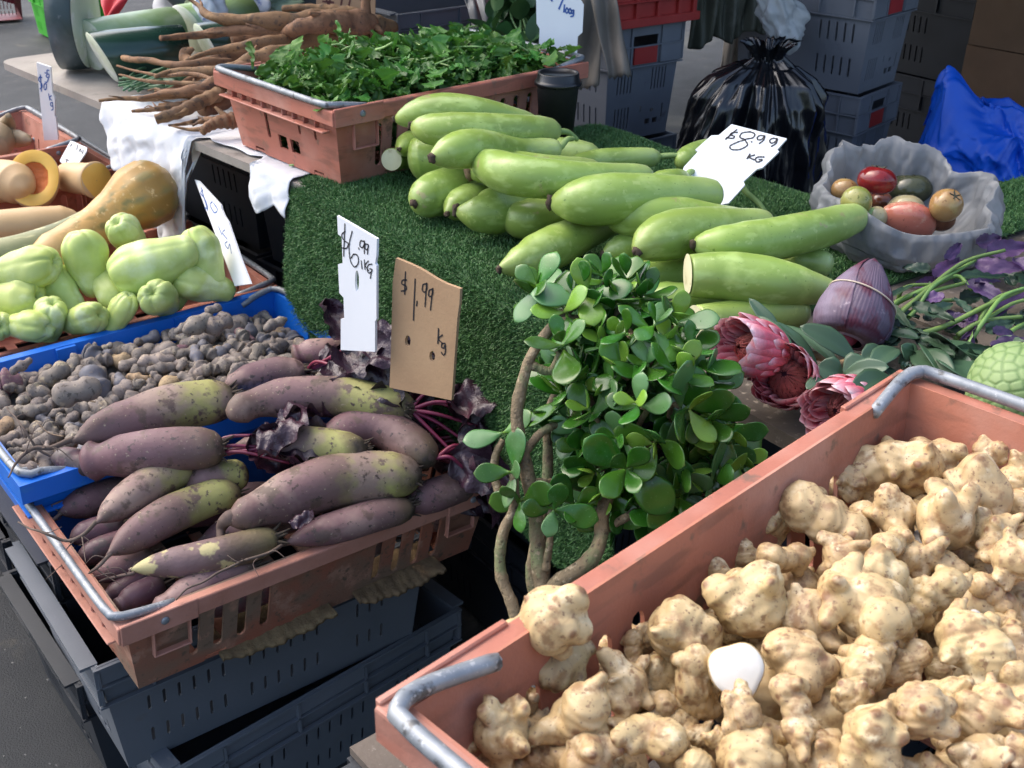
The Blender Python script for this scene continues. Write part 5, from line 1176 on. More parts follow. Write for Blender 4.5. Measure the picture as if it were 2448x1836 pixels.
# sprays of greens hanging at the back, behind the rocket
DKL = mat('dark_green_leaf', (.045, .12, .035), (.028, .08, .024), sc_=14, rough=.45, rnd=.3, thin=.15)
th = thing('hanging_greens', atd(1110, 60, 2.7) - UP * .12, 'spray of broad green leaves hanging behind the rocket beside the tall price card', 'greens')
def ovleaf(L, Wd, cup=.15, nu=7, nv=12):
    def f(u, v):
        a = (u - .5) * 2; wd = Wd / 2 * np.sin(np.pi * v ** .85) ** .75 + .002; return np.stack([a * wd, v * L, np.abs(a) * wd * cup * 2 - .18 * L * v * v], 1)
    return grid(f, nu, nv)
for i in range(60):
    P = atd(RNG.uniform(1060, 1165), RNG.uniform(-20, 112), 2.7 + RNG.uniform(-.06, .08)); R = rotm(RNG.uniform(0, 360), RNG.uniform(20, 100), RNG.normal(0, 30)); L = RNG.uniform(.05, .09)
    obj('leaf', xf(ovleaf(L, L * .75), R, P), DKL, th)
for i in range(8):
    a = atd(RNG.uniform(1070, 1160), -30, 2.72); e = atd(RNG.uniform(1080, 1165), RNG.uniform(60, 120), 2.68); obj('stem', tube(spl([a, (a + e) / 2 + RNG.normal(0, .015, 3), e], 10), np.linspace(.004, .002, 10), 6), ROCKS, th)
# ------------------------------------------------------------------ jade plant
BARK = mat('jade_bark', (.24, .18, .10), (.15, .112, .06), sc_=40, rough=.7, rnd=.05, bump=.6, bsc=220, spots=((22, (.15, .17, .075), .54, .64), (90, (.34, .27, .17), .58, .64), (150, (.08, .06, .035), .60, .66)))
JADE = mat('jade_leaf', (.05, .19, .02), sc_=1.2, rough=.22, spec=.5, rnd=.28, ramp=[(0, (.22, .40, .07)), (.12, (.07, .21, .02)), (.6, (.042, .15, .012)), (.93, (.055, .17, .02)), (1, (.15, .27, .06))], rampn=.06, spots=((1.2, (.055, .165, .035), .54, .66), (18, (.12, .25, .08), .64, .70)), thin=.10)
JADEB = mat('jade_leaf_bluish', (.10, .24, .10), sc_=1.2, rough=.30, spec=.5, rnd=.18, ramp=[(0, (.22, .38, .10)), (.15, (.085, .22, .06)), (1, (.11, .25, .085))], rampn=.06, thin=.08)
JADEY = mat('jade_leaf_young', (.20, .40, .04), sc_=1.2, rough=.25, spec=.5, rnd=.12, ramp=[(0, (.34, .50, .10)), (.3, (.24, .44, .05)), (1, (.20, .40, .05))], rampn=.06, thin=.2)
def jade_leaf(k):
    r = np.random.default_rng(k + 90); m, n = 15, 12; v = np.linspace(0, 1, m)
    w_ = np.interp(v, [0, .06, .15, .3, .5, .68, .82, .92, .97, 1], [.035, .05, .10, .20, .285, .315, .27, .165, .085, .012]) * r.uniform(.85, 1.08)
    h = np.interp(v, [0, .1, .5, .9, 1], [.04, .055, .075, .05, .008]); b = r.uniform(-.15, .45); cup = r.uniform(.15, .95); tw = r.uniform(-.25, .25); V = []
    for i in range(m):
        for j in range(n):
            a = 2 * np.pi * j / n; x = w_[i] * math.cos(a); z = h[i] * math.sin(a) * (1 - .55 * abs(math.cos(a)))
            V.append((x, v[i], z + b * v[i] ** 2 * .6 + cup * x * x + tw * x * v[i]))
    F = [(i * n + j, i * n + (j + 1) % n, (i + 1) * n + (j + 1) % n, (i + 1) * n + j) for i in range(m - 1) for j in range(n)] + [tuple(range(n - 1, -1, -1)), tuple((m - 1) * n + j for j in range(n))]
    return np.array(V), F, np.repeat(v, n)
JL = {m_.name: [mesh('jade_leaf', q[0], q[1], m_, True, q[2]) for q in (jade_leaf(k) for k in range(6))] for m_ in (JADE, JADEB, JADEY)}
JD = 1.22
jb = atd(1178, 1350, JD); jz = jb[2]
jade = thing('jade_plant', A3(jb[0], jb[1], jz - .065), 'bushy jade plant with thick glossy round leaves and bare brown stems between the crates', 'plant')
def stem_(pts, r0, r1, n=40):
    C = spl([atd(x, y, d) for x, y, d in pts], n); C = C + np.stack([wobs(C, 60, int(pts[0][0]) + k) for k in range(3)], 1) * .0008
    s = np.linspace(0, 1, n); R = np.linspace(r0, r1, n) * (1 + .13 * np.exp(-((s * n / 5.3) % 1 - .5) ** 2 / .012) + .05 * np.sin(s * 31)); obj('branch', tube(C, R, 12), BARK, jade); return C
SK = [stem_([(1180, 1420, JD), (1180, 1350, JD), (1166, 1190, JD), (1150, 1090, JD), (1130, 990, JD), (1119, 890, JD), (1143, 780, JD), (1196, 700, JD + .01), (1268, 632, JD + .03)], .0105, .0045, 60),
      stem_([(1182, 1420, JD), (1180, 1345, JD), (1188, 1285, JD), (1215, 1255, JD - .01), (1277, 1206, JD - .02), (1298, 1160, JD - .01), (1300, 1110, JD), (1330, 1040, JD + .02), (1390, 960, JD + .04)], .0105, .006),
      stem_([(1165, 1430, JD), (1130, 1390, JD), (1108, 1313, JD), (1082, 1240, JD), (1087, 1153, JD), (1112, 1095, JD), (1110, 1020, JD - .01)], .0075, .005),
      stem_([(1180, 1420, JD + .01), (1178, 1340, JD + .02), (1150, 1250, JD + .02), (1160, 1160, JD + .03), (1180, 1060, JD + .04), (1185, 900, JD + .05), (1210, 830, JD + .05)], .008, .005),
      stem_([(1085, 1090, JD + .04), (1068, 1030, JD + .04), (1070, 985, JD + .04), (1087, 950, JD + .04)], .005, .004),
      stem_([(1128, 985, JD), (1175, 930, JD + .01), (1250, 900, JD + .03), (1330, 870, JD + .05)], .0048, .0038), stem_([(1152, 1045, JD), (1210, 1040, JD + .02), (1300, 1000, JD + .04), (1420, 960, JD + .05)], .0055, .0042),
      stem_([(1148, 790, JD), (1190, 800, JD), (1215, 760, JD - .01)], .005, .0045), stem_([(1200, 700, JD), (1280, 690, JD + .03), (1400, 720, JD + .05), (1500, 780, JD + .05)], .0048, .0035), stem_([(1390, 960, JD + .04), (1470, 900, JD + .04), (1540, 860, JD + .04)], .0055, .0035),
      stem_([(1298, 1150, JD), (1380, 1100, JD + .01), (1470, 1060, JD + .02), (1540, 1040, JD + .02)], .005, .0035), stem_([(1178, 1230, JD - .01), (1190, 1160, JD - .02), (1188, 1100, JD - .02)], .0045, .003),
      stem_([(1300, 1110, JD + .02), (1340, 900, JD + .06), (1380, 770, JD + .06)], .006, .0035)]
SKP = np.concatenate([c[8:] for c in SK[:2]] + SK[5:7] + SK[8:11] + SK[12:13])
nl = 0
def rosette(P, dr, L, pairs=3, young=True, ph=None, blu=.16):
    global nl
    R = frame(dr, RNG.normal(0, 1, 3)); ph = RNG.uniform(0, 6.28) if ph is None else ph
    for k in range(pairs):
        for h in (0, 1):
            if nl >= 298: return
            a = ph + k * math.pi / 2 + h * math.pi + RNG.normal(0, .15); el = math.radians(2 + k * 24 + RNG.normal(0, 11)); rad = R[:, 0] * math.cos(a) + R[:, 1] * math.sin(a)
            y = rad * math.cos(el) + R[:, 2] * math.sin(el); z = -rad * math.sin(el) + R[:, 2] * math.cos(el); x = np.cross(y, z); s = L * 1.0 * (1 - .2 * k) * RNG.uniform(.82, 1.15)
            kind = 'jade_leaf_young' if (young and k == pairs - 1) else ('jade_leaf_bluish' if RNG.random() < blu else 'jade_leaf')
            put('leaf', JL[kind][RNG.integers(6)], jade, M=m4(np.stack([x, y, z], 1), P + R[:, 2] * .006 * k - np.array(jade.location), s)); nl += 1
poly = [(1170, 650), (1240, 610), (1335, 600), (1425, 662), (1495, 750), (1555, 850), (1585, 985), (1585, 1075), (1510, 1105), (1420, 1130), (1340, 1150), (1285, 1080), (1262, 1000), (1210, 930), (1195, 860), (1185, 760)]
def inside(x, y):
    c = False; j = len(poly) - 1
    for i in range(len(poly)):
        if (poly[i][1] > y) != (poly[j][1] > y) and x < (poly[j][0] - poly[i][0]) * (y - poly[i][1]) / (poly[j][1] - poly[i][1]) + poly[i][0]: c = not c
        j = i
    return c
tips = [(1268, 640, JD + .01, .054, 2), (1225, 680, JD + .01, .048, 2), (1218, 755, JD - .02, .052, 3), (1352, 1010, JD - .05, .058, 3), (1420, 950, JD - .05, .05, 3), (1470, 880, JD - .06, .062, 3), (1440, 760, JD - .02, .052, 3), (1335, 662, JD + .02, .048, 3), (1535, 1040, JD - .03, .058, 3), (1530, 900, JD - .04, .062, 3)]
pts = [(a, b) for a, b, *_ in tips]; k = 0
while len(pts) < 46 and k < 30000:
    k += 1; x, y = RNG.uniform(1150, 1620), RNG.uniform(560, 1160)
    if inside(x, y) and all(math.hypot(x - a, y - b) > 50 for a, b in pts):
        q = min(1.0, math.hypot((x - 1420) / 230, (y - 870) / 310)); pts.append((x, y)); tips.append((x, y, JD + .05 - .10 * (1 - q * q) + RNG.uniform(-.015, .03), RNG.uniform(.042, .056), 3))
for x, y, d, L, pr_ in tips:
    P = atd(x, y, d); out = nrm(CR * (x - 1400) / 230 - CU * (y - 880) / 300 + 1e-6); dr = nrm(out * .75 - FW * .75 + UP * .45 + RNG.normal(0, .32, 3))
    q = SKP[np.argmin(np.linalg.norm(SKP - (P + FW * .05 - UP * .02), axis=1))]; mid = (P + q) / 2 + FW * .012 + RNG.normal(0, .006, 3)
    obj('branch', tube(spl([q, mid, P - dr * .012, P], 14), np.linspace(.0036, .0028, 14), 8), BARK, jade); rosette(P, dr, L, pr_, RNG.random() < .55)
for x, y, d, dr in ((1112, 1020, JD - .01, (-.6, -.5, .3)), (1087, 935, JD + .04, (-.5, -.4, .6)), (1130, 1080, JD - .01, (-.5, -.7, .1)), (1195, 1100, JD - .02, (.1, -.8, .5)), (1240, 1090, JD, (.2, -.7, .4)), (1255, 930, JD + .02, (-.3, -.8, .3)), (1165, 620, JD + .03, (-.5, -.5, .6)), (1640, 990, JD + .14, (.4, -.4, .6)), (1660, 1010, JD + .14, (.5, -.3, .6))):
    rosette(atd(x, y, d), nrm(A3(*dr)), .043, 2 if x > 1100 else 1, False)
inner = []
for i in range(330):
    x, y = RNG.uniform(1205, 1575), RNG.uniform(610, 1130)
    if not inside(x, y): continue
    q = jade_leaf(i % 6); d = nrm(RNG.normal(0, 1, 3) - FW * .3); inner.append(xf(q, frame(d, RNG.normal(0, 1, 3))[:, [0, 2, 1]] * A3(1, 1, -1), atd(x, y, JD + .0 + RNG.uniform(0, .10)), RNG.uniform(.030, .046)))
o = obj('inner_leaves', join(*inner), JADE, jade); o['kind'] = 'stuff'
POT = mat('plant_pot', (.02, .022, .025), rough=.6, rnd=0); SOIL = mat('soil', (.03, .022, .015), (.05, .04, .03), sc_=60, rough=1, bump=1, bsc=80, rnd=0)
pz = jz - .065
a_ = lathe([(.038, 0), (.046, .13), (.05, .13), (.05, .15), (.045, .15), (.044, .12), (.01, .12)], 32); pot = thing('plant_pot', A3(jb[0], jb[1], pz - .13), 'black nursery pot of the jade plant, hidden behind the sunchoke crate', 'pot')
obj('pot', xf((a_[0], a_[1]), None, (jb[0], jb[1], pz - .13)), POT, pot); V, F = grid(lambda u, v: np.stack([np.cos(u * 6.2832) * v * .0445, np.sin(u * 6.2832) * v * .0445, .125 + .004 * np.sin(u * 40 + v * 9)], 1), 33, 8); obj('soil', (V + A3(jb[0], jb[1], pz - .13), F), SOIL, pot)
pb_ = pz - .131 - .013
tag(obj('board', box((jb[0], jb[1], pz - .1365), (.33, .30, .012), rotm(40)), WOOD, smooth=False), 'small board under the jade plant pot', 'board')
for q in range(2): vent_crate('jd', A3(jb[0], jb[1], q * pb_ / 2), 40, 'black crate hidden under the jade plant pot, %s' % ('lower', 'upper')[q], None, ((.34, .30, pb_ / 2 - .001, .02, DARKP), dict(clip=False)))

# ------------------------------------------------------------------ proteas
PET = mat('protea_bract', (.60, .09, .13), sc_=14, rough=.5, rnd=.12, ramp=[(0, (.55, .16, .14)), (.35, (.76, .16, .19)), (.72, (.70, .12, .165)), (.90, (.80, .40, .45)), (1, (.90, .76, .77))], rampn=.05, uramp=(.72, 1.0, (.80, .50, .54)), thin=.15, wave=(50, (.62, .22, .24), .55, .7, (4, 1, 1)))
CONE = mat('protea_centre', (.46, .17, .13), sc_=60, rough=.9, rnd=0, bump=.8, bsc=200, ramp=[(0, (.055, .015, .03)), (.18, (.12, .03, .05)), (.36, (.50, .20, .16)), (1, (.48, .14, .13))], rampn=.08)
PLEAF = mat('protea_leaf', (.048, .10, .05), (.035, .078, .038), sc_=9, rough=.42, rnd=.18, spots=((40, (.07, .13, .07), .62, .75),)); PSTEM = mat('protea_stem', (.32, .22, .11), (.22, .14, .07), sc_=40, rough=.8)
def bract(k):
    def f(u, v):
        a = (u - .5) * 2; wd = np.interp(v, [0, .15, .5, .78, .92, 1], [.06, .11, .16, .17, .10, .010]); return np.stack([a * wd, v, .16 * a * a * np.sin(np.pi * v) - .13 * np.sin(v * 2.9) + .03 * v], 1)
    V, F = grid(f, 9, 14); u = np.abs(np.repeat(np.linspace(-1, 1, 9), 14)); t = np.tile(np.linspace(0, 1, 14), 9); return V, F, t, u
br = bract(0); BRM = mesh('protea_bract', br[0], br[1], PET, True, br[2], br[3])
def protea(P, ax, R, label, leaves=(), stem=None, opening=1.0):
    ax = nrm(ax); M_ = frame(ax, UP); th = thing('protea', P - UP * R, label, 'flower', 'pink proteas lying on the planks')
    org = np.array(th.location); H = R * 1.75; base = P - ax * H * .62
    for ring, (n, rb, tilt, ln) in enumerate(((11, .24, 17, 1.0), (11, .33, 13, 1.03), (11, .40, 11, .92), (10, .45, 13, .74), (10, .46, 19, .56), (9, .42, 30, .40))):
        for q in range(n):
            a = 2 * np.pi * (q + .5 * (ring % 2)) / n + RNG.normal(0, .04); rad = M_[:, 0] * math.cos(a) + M_[:, 1] * math.sin(a); el = math.radians(90 - tilt * opening + RNG.normal(0, 2.5))
            y = rad * math.cos(el) + ax * math.sin(el); z = -rad * math.sin(el) + ax * math.cos(el); x = np.cross(y, z); put('bract', BRM, th, M=m4(np.stack([x, y, z], 1), base + rad * R * rb - org, H * ln * 1.02))
    a_ = lathe([(.001, 1.0), (.10, .99), (.24, .93), (.40, .82), (.50, .62), (.52, .35), (.46, 0)], 40, lambda t, a: 1 + .05 * np.sin(a * 20 + t * 6)); V = wob(a_[0], .02, 40, 4) * A3(R, R, H * .70); obj('flower_head', xf((V, a_[1], a_[2]), M_, base), CONE, th)
    hv = []
    for q in range(150):
        a = RNG.uniform(0, 6.28); b = RNG.uniform(.25, .95); rad = M_[:, 0] * math.cos(a) + M_[:, 1] * math.sin(a); o = base + rad * R * .50 * math.sin(b * 1.5) + ax * H * .70 * (.3 + .62 * math.cos(b * 1.3)); e = base + rad * R * .22 * b + ax * H * (.77 + .04 * RNG.random())
        hv.append(tube(spl([o, (o + e) / 2 + rad * R * .07, e], 6), np.linspace(.0007, .0004, 6), 4, cap=False))
    obj('filaments', join(*hv), CONE, th)
    if stem is not None:
        o = base; obj('stem', tube(spl([o, (o + stem) / 2 + UP * .004, stem], 16), .0055, 10), PSTEM, th)
    for (b, e, wd) in leaves:
        leaf_bt('leaf', th, b, e, wd, PLEAF)
    return th
def leaf_bt(name, par, b, e, wd, m_, arch=.12, up=None, cup=.12, lab=None):
    d = e - b; L = np.linalg.norm(d); y = d / L; upv = nrm(UP * .7 - FW * .5 + RNG.normal(0, .25, 3)) if up is None else up; x = nrm(np.cross(y, upv)); z = np.cross(x, y)
    def f(u, v):
        a = (u - .5) * 2; w_ = wd / 2 * np.interp(v, [0, .1, .35, .6, .85, .95, 1], [.12, .45, .92, 1, .66, .34, .02]); return np.outer(a * w_, x) + np.outer(v * L, y) + np.outer(arch * L * np.sin(v * np.pi) * .6 + np.abs(a) * w_ * cup * 2, z) + b
    return obj(name, thick(grid(f, 9, 16), .0006), m_, par)
z6 = lambda x, y: ((1620 + x / 2.671) / KD, (600 + y / 2.671) / KD)
def p6(x, y, z): return at(*z6(x, y), z)
P1 = p6(445, 620, .985); P2 = p6(690, 800, .955); P3 = p6(1045, 1010, .955)
protea(P1, -CR * .80 - FW * .42 + UP * .12, .046, 'pink protea at the back, facing left towards the jade plant', [(p6(700, 650, .95), p6(455, 300, 1.0), .020), (p6(760, 700, .955), p6(515, 415, .99), .020), (p6(900, 760, .94), p6(625, 450, .985), .020)], p6(1000, 700, .92), .95)
protea(P2, -CR * .42 - FW * .85 + UP * .22, .047, 'pink protea in the middle, its dark centre facing the camera', [(p6(1140, 700, .95), p6(780, 480, .985), .034), (p6(1050, 760, .94), p6(640, 470, .96), .026), (p6(1050, 800, .945), p6(895, 735, .955), .034), (p6(1060, 790, .95), p6(1225, 715, .965), .040), (p6(500, 640, .97), p6(430, 690, .97), .02)], p6(1260, 660, .93), 1.05)
protea(P3, -CR * .62 - FW * .62 - UP * .12, .047, 'pink protea nearest the sunchoke crate, half hidden by its rim', [(p6(1060, 790, .96), p6(1350, 740, .985), .026), (p6(1390, 830, .97), p6(1115, 880, .985), .034), (p6(1400, 620, .95), p6(1240, 750, .95), .030), (p6(1500, 650, .945), p6(1755, 820, .95), .040), (p6(985, 855, .965), p6(820, 880, .965), .028), (p6(1480, 700, .94), p6(1430, 600, .96), .03)], p6(1500, 760, .93), 1.0)
for i, (b, e, wd) in enumerate((((1340, 530), (1540, 560), .026), ((1530, 650), (1460, 610), .026), ((1340, 640), (1180, 690), .03), ((1620, 560), (1900, 700), .075), ((1700, 700), (1880, 830), .06), ((1560, 600), (1690, 790), .04))):
    tag(leaf_bt('leaf', None, p6(*b, .945), p6(*e, .95), wd, PLEAF), ('small grey green leaf below the banana flower', 'short protea leaf by the brown stem', 'protea leaf left of the brown stem', 'large dark green leaf right of the proteas', 'dark leaf touching the crate handle', 'pointed dark leaf behind the crate handle')[i], 'leaf')

# ------------------------------------------------------------------ banana flower
BAN = mat('banana_bract', (.115, .08, .12), (.075, .048, .078), sc_=7, rough=.55, rnd=.03, bump=.2, bsc=90, wave=(30, (.085, .016, .035), .48, .58, (1.5, .35, 1)), spots=((7, (.18, .14, .20), .5, .62), (70, (.27, .21, .25), .62, .70)))
BAN2 = mat('banana_bract_base', (.24, .025, .06), (.17, .03, .06), sc_=12, rough=.5, rnd=.03); BANDM = mat('rubber_band', (.62, .52, .40), rough=.5, rnd=0)
b0 = p6(1075, 575, .94); b1 = p6(1258, 48, 1.025); ax = nrm(b1 - b0); L = np.linalg.norm(b1 - b0); M_ = frame(ax, UP); r = 80 * mpp((b0 + b1) / 2) 
th = thing('banana_flower', (b0 + b1) / 2 - UP * .05, 'purple banana flower bud with a rubber band round it', 'banana flower')
BP = ([0, .03, .10, .22, .36, .50, .65, .78, .89, .96, 1], [.42, .72, .92, 1.0, .97, .87, .70, .50, .30, .15, .02])
s = np.linspace(0, 1, 50); rr = np.interp(s, *BP) * r
V, F, t_ = lathe(list(zip(rr, s * L)), 48, lambda t, a: 1 + .006 * np.sin(a * 34 + 3 * t)); obj('bud', xf((V, F, t_), M_, b0), BAN, th)
for i, (a0, aw, s0, s1) in enumerate(((2.2, 1.3, .01, .93), (4.3, 1.25, .0, .86), (.3, 1.3, .03, .97))):
    def f(u, v):
        a = a0 + (u - .5) * 2 * aw * (1 - .55 * v ** 3); q = s0 + v * (s1 - s0); R_2 = np.interp(q, *BP) * r + .0016 + .0005 * i + .0005 * np.sin(a * 60); c = np.outer(R_2 * np.cos(a), M_[:, 0]) + np.outer(R_2 * np.sin(a), M_[:, 1]) + np.outer(q * L, ax); return b0 + c
    obj('bract', thick(grid(f, 70, 30), .0008), BAN, th)
a = np.linspace(0, 2 * np.pi, 60); q = .50 + .05 * np.sin(a + 1); R_2 = np.interp(q, *BP) * r + .0036; obj('rubber_band', tube(b0 + np.outer(R_2 * np.cos(a), M_[:, 0]) + np.outer(R_2 * np.sin(a), M_[:, 1]) + np.outer(q * L, ax), .0011, 6), BANDM, th)
obj('cut_base', xf(lathe([(.001, -.008), (r * .15, -.006), (r * .24, .0), (r * .36, .012)], 24)[:2], M_, b0), BAN2, th)

# ------------------------------------------------------------------ bunch of purple leaved greens
PURL = mat('purple_leaf', (.085, .04, .125), (.04, .02, .06), sc_=12, rough=.5, rnd=.3, bump=.3, bsc=110, thin=.12); GRL = mat('bunch_green_leaf', (.04, .085, .045), (.024, .058, .03), sc_=12, rough=.45, rnd=.25, bump=.3, bsc=110, thin=.1); GST = mat('bunch_stem', (.16, .27, .06), (.10, .19, .045), sc_=30, rough=.45, rnd=.2)
bt = thing('greens_bunch', p6(1800, 350, .9), 'bunch of green stems with dark green and purple leaves at the right of the planks', 'greens')
ST_ = [[(1290, 520, .93), (1590, 250, .96), (1830, 70, .985), (2090, -5, 1.0)], [(1300, 560, .925), (1500, 400, .94), (1640, 220, .965), (1900, 60, .98)], [(1500, 545, .94), (1730, 470, .95), (1980, 345, .965), (2260, 225, .98)], [(1850, 610, .935), (1960, 440, .96), (2080, 290, .975), (2260, 225, .985)], [(1770, 560, .93), (1950, 450, .945), (2130, 340, .955), (2280, 300, .96)],
       [(1310, 420, .925), (1400, 330, .94), (1590, 240, .955), (1750, 160, .965)], [(1280, 500, .92), (1420, 390, .935), (1600, 270, .95), (1850, 200, .955)], [(1340, 480, .92), (1480, 400, .93), (1610, 330, .94), (1780, 310, .945)], [(1590, 250, .95), (1780, 160, .96), (1880, 250, .95)], [(1410, 310, .935), (1430, 250, .95), (1500, 220, .955), (1620, 215, .955)], [(2000, 760, .93), (2050, 620, .945), (2120, 520, .95), (2260, 440, .95)], [(1790, 540, .94), (1900, 470, .95), (2000, 440, .955), (2200, 420, .96)], [(1860, 600, .935), (2000, 330, .965), (2200, 240, .98)]]
for i, q in enumerate(ST_): C = spl([p6(*c) for c in q], 24); obj('stem', tube(C, np.linspace(.0042, .0028, 24) * RNG.uniform(.8, 1.15), 8), GST, bt)
LV_ = [(1640, 180, 1800, 20, 90, 'p'), (1900, 90, 2180, 110, 95, 'p'), (1960, 20, 2240, -40, 110, 'p'), (1850, 200, 2080, 300, 85, 'p'), (2212, 260, 1900, 480, 60, 'p'), (2080, 300, 2240, 260, 60, 'p'), (2000, 620, 2240, 540, 90, 'p'), (2150, 60, 2300, 150, 90, 'p'), (1900, -40, 2060, -90, 80, 'p'), (1700, 60, 1830, -60, 60, 'p'),
       (1760, 310, 1880, 400, 80, 'g'), (1960, 520, 2140, 450, 80, 'g'), (1800, 170, 2110, 130, 70, 'g'), (1350, 300, 1500, 200, 40, 'g'), (1330, 340, 1480, 460, 60, 'g'), (1500, 350, 1740, 420, 80, 'g'), (1600, 400, 1750, 330, 70, 'g'), (1700, 500, 1900, 560, 90, 'g'), (2100, 420, 2280, 480, 80, 'g'), (2140, 160, 2300, 210, 60, 'g'), (1420, 470, 1600, 520, 60, 'g'), (1850, 640, 2000, 700, 80, 'g'), (1650, 620, 1880, 800, 150, 'g'), (1760, 640, 2050, 640, 80, 'g'), (2050, 560, 2260, 640, 90, 'g'), (1550, 560, 1750, 640, 90, 'g')]
for i in range(58):
    x, y = RNG.uniform(1340, 2300), RNG.uniform(120, 780); a = RNG.uniform(0, 6.28); l = RNG.uniform(90, 190)
    if y < 330 and x < 1560: continue
    LV_.append((x, y, x + l * math.cos(a), y + l * .55 * math.sin(a), RNG.uniform(50, 95), 'p' if (RNG.random() < .28 and x > 1650) else 'd'))
GRD = mat('bunch_dark_leaf', (.026, .058, .034), (.016, .038, .022), sc_=12, rough=.45, rnd=.3, bump=.3, bsc=110, thin=.05)
for x0, y0, x1, y1, wd, kd in LV_:
    zz = (.918 if kd == 'd' else .935) + RNG.uniform(0, .03); zz += .02 if y0 < 150 else 0; b, e = p6(x0, y0, zz), p6(x1, y1, zz + RNG.uniform(-.008, .012)); d = e - b; L = np.linalg.norm(d) * 1.1
    place_leaf('leaf', bt, b, d, nrm(UP * .7 - FW * .5 + RNG.normal(0, .3, 3)), L, wd * 1.25 / 2.671 / KD * mpp(b), .55, int(x0 + y1), {'p': PURL, 'g': GRL, 'd': GRD}[kd], .15)

# ------------------------------------------------------------------ custard apple
CUST = mat('custard_apple', (.14, .23, .07), (.10, .18, .05), sc_=12, rough=.55, rnd=0, uramp=(.2, 1.0, (.215, .31, .115)), spots=((40, (.12, .18, .06), .64, .76),))
Cc = p6(2135, 890, .955); r = .052; n = 6000; bm = bmesh.new(); bmesh.ops.create_icosphere(bm, subdivisions=6, radius=1); V = np.array([v.co for v in bm.verts]); F = [tuple(v.index for v in f.verts) for f in bm.faces]; bm.free()
k = np.arange(150) + .5; ph = np.arccos(1 - 2 * k / 150); tt_ = np.pi * (1 + 5 ** .5) * k; S = np.stack([np.cos(tt_) * np.sin(ph), np.sin(tt_) * np.sin(ph), np.cos(ph)], 1); S = wob(S, .09, 7, 2); S /= np.linalg.norm(S, axis=1)[:, None]
D = np.sort(1 - V @ S.T, axis=1)[:, :2]; e_ = np.sqrt(np.clip(D[:, 1], 0, 1)) - np.sqrt(np.clip(D[:, 0], 0, 1)); hgt = np.clip(e_ / .06, 0, 1); V2 = wob(V, .10, 2, 5) * (1 + .034 * hgt ** .6)[:, None] * A3(1, .95, .92) * r
tag(obj('custard_apple', (V2 + Cc, F, None, hgt), CUST, origin=Cc - UP * r * .95), 'pale green scaly custard apple cut by the right edge of the frame', 'fruit')

# ------------------------------------------------------------------ bag of tomatoes
FILM = mat('grey_plastic_film', (.38, .395, .41), (.30, .31, .325), sc_=7, rough=.25, rnd=0, spec=.6, thin=.5, alpha=.86)
Bc = at(1938, 545, .903); br_ = .128
def tbag(u, v):
    th = u * 2 * np.pi; q = v; r = np.interp(q, [0, .08, .22, .40, .52, .56, .60, .78, .92, 1], [.03, .105, .136, .150, .144, .137, .130, .122, .09, .02]); z = np.interp(q, [0, .08, .22, .40, .52, .56, .60, .78, .92, 1], [.0, .0, .030, .074, .108, .117, .109, .066, .026, .020])
    P = np.stack([np.cos(th) * 1.5, np.sin(th) * 1.5, q * 1.2], 1); k = ridge(P, 3.2, 5) * .06 + ridge(P, 8, 7) * .036 + ridge(P, 17, 2) * .018 + ridge(P, 34, 12) * .006
    z = z + .036 * np.clip(z / .08, 0, 1) * np.sin(th - .35) + .007 * np.sin(th * 3 + 1) * np.clip(z / .08, 0, 1) + .006 * np.sin(th * 5) * np.clip(z / .1, 0, 1)
    return np.stack([r * (1 + k) * np.cos(th) * 1.03, r * (1 + k) * np.sin(th) * .95, z + k * .05 * (q > .3)], 1)
tag(obj('plastic_bag', xf(grid(tbag, 170, 90), rotm(-20), Bc), FILM, origin=Bc), 'open grey plastic bag rolled down round a handful of tomatoes', 'plastic bag')
def tom(name, a, b, c): return mat(name, a, b, sc_=9, rough=.16, spec=.5, rnd=0, sss=.08, spots=((24, c, .50, .66), (160, tuple(x * .55 for x in a), .62, .68)))
TM = dict(red=tom('tomato_red', (.20, .012, .014), (.13, .01, .012), (.24, .02, .02)), pink=tom('tomato_pink', (.48, .17, .11), (.42, .115, .085), (.56, .42, .28)), green=tom('tomato_green', (.20, .23, .05), (.26, .22, .06), (.32, .30, .10)), tan=tom('tomato_tan', (.34, .19, .075), (.26, .16, .06), (.36, .26, .1)), dark=tom('tomato_dark', (.045, .05, .025), (.03, .035, .018), (.06, .065, .03)), brown=tom('tomato_brown', (.13, .045, .025), (.10, .03, .018), (.16, .07, .03)), pale=tom('tomato_pale', (.40, .36, .20), (.34, .28, .15), (.45, .40, .25)))
CAL = mat('tomato_calyx', (.05, .05, .03), rough=.9)
z3 = lambda x, y: (1463.8 + x * .3383, y * .3383)
def tomato(zx, zy, rz, z, kind, label, sq=.82, d=(0, -.2, 1), lobes=5):
    z = z + .022; P = at(*z3(zx, zy), z); r = 1.06 * rz * .3383 * mpp(P); s = np.linspace(0, np.pi, 30); pr_ = [(max(math.sin(q), .004) , -math.cos(q) * sq - .12 * math.exp(-((np.pi - q) / .35) ** 2)) for q in s]
    V, F, t_ = lathe(pr_, 40, lambda t, a: 1 - .035 * (1 - np.abs(np.sin(a * lobes / 2))) * (.3 + t)); R = frame(A3(*d)); th = thing('tomato', P - UP * r * sq, label, 'tomato', 'tomatoes in the grey bag'); obj('skin', xf((wob(V, .02, 2, int(zx)) * r, F, t_), R, P), TM[kind], th)
    c = []
    for q in range(5): a = q * 1.257; c.append(tube(spl([(0, 0, sq - .14), (.22 * math.cos(a), .22 * math.sin(a), sq - .10), (.42 * math.cos(a), .42 * math.sin(a), sq - .03 + .05 * (q % 2))], 6), np.array([.06, .07, .06, .05, .03, .01]), 5))
    obj('calyx', xf((join(*c)[0] * r, join(*c)[1]), R, P), CAL, th)
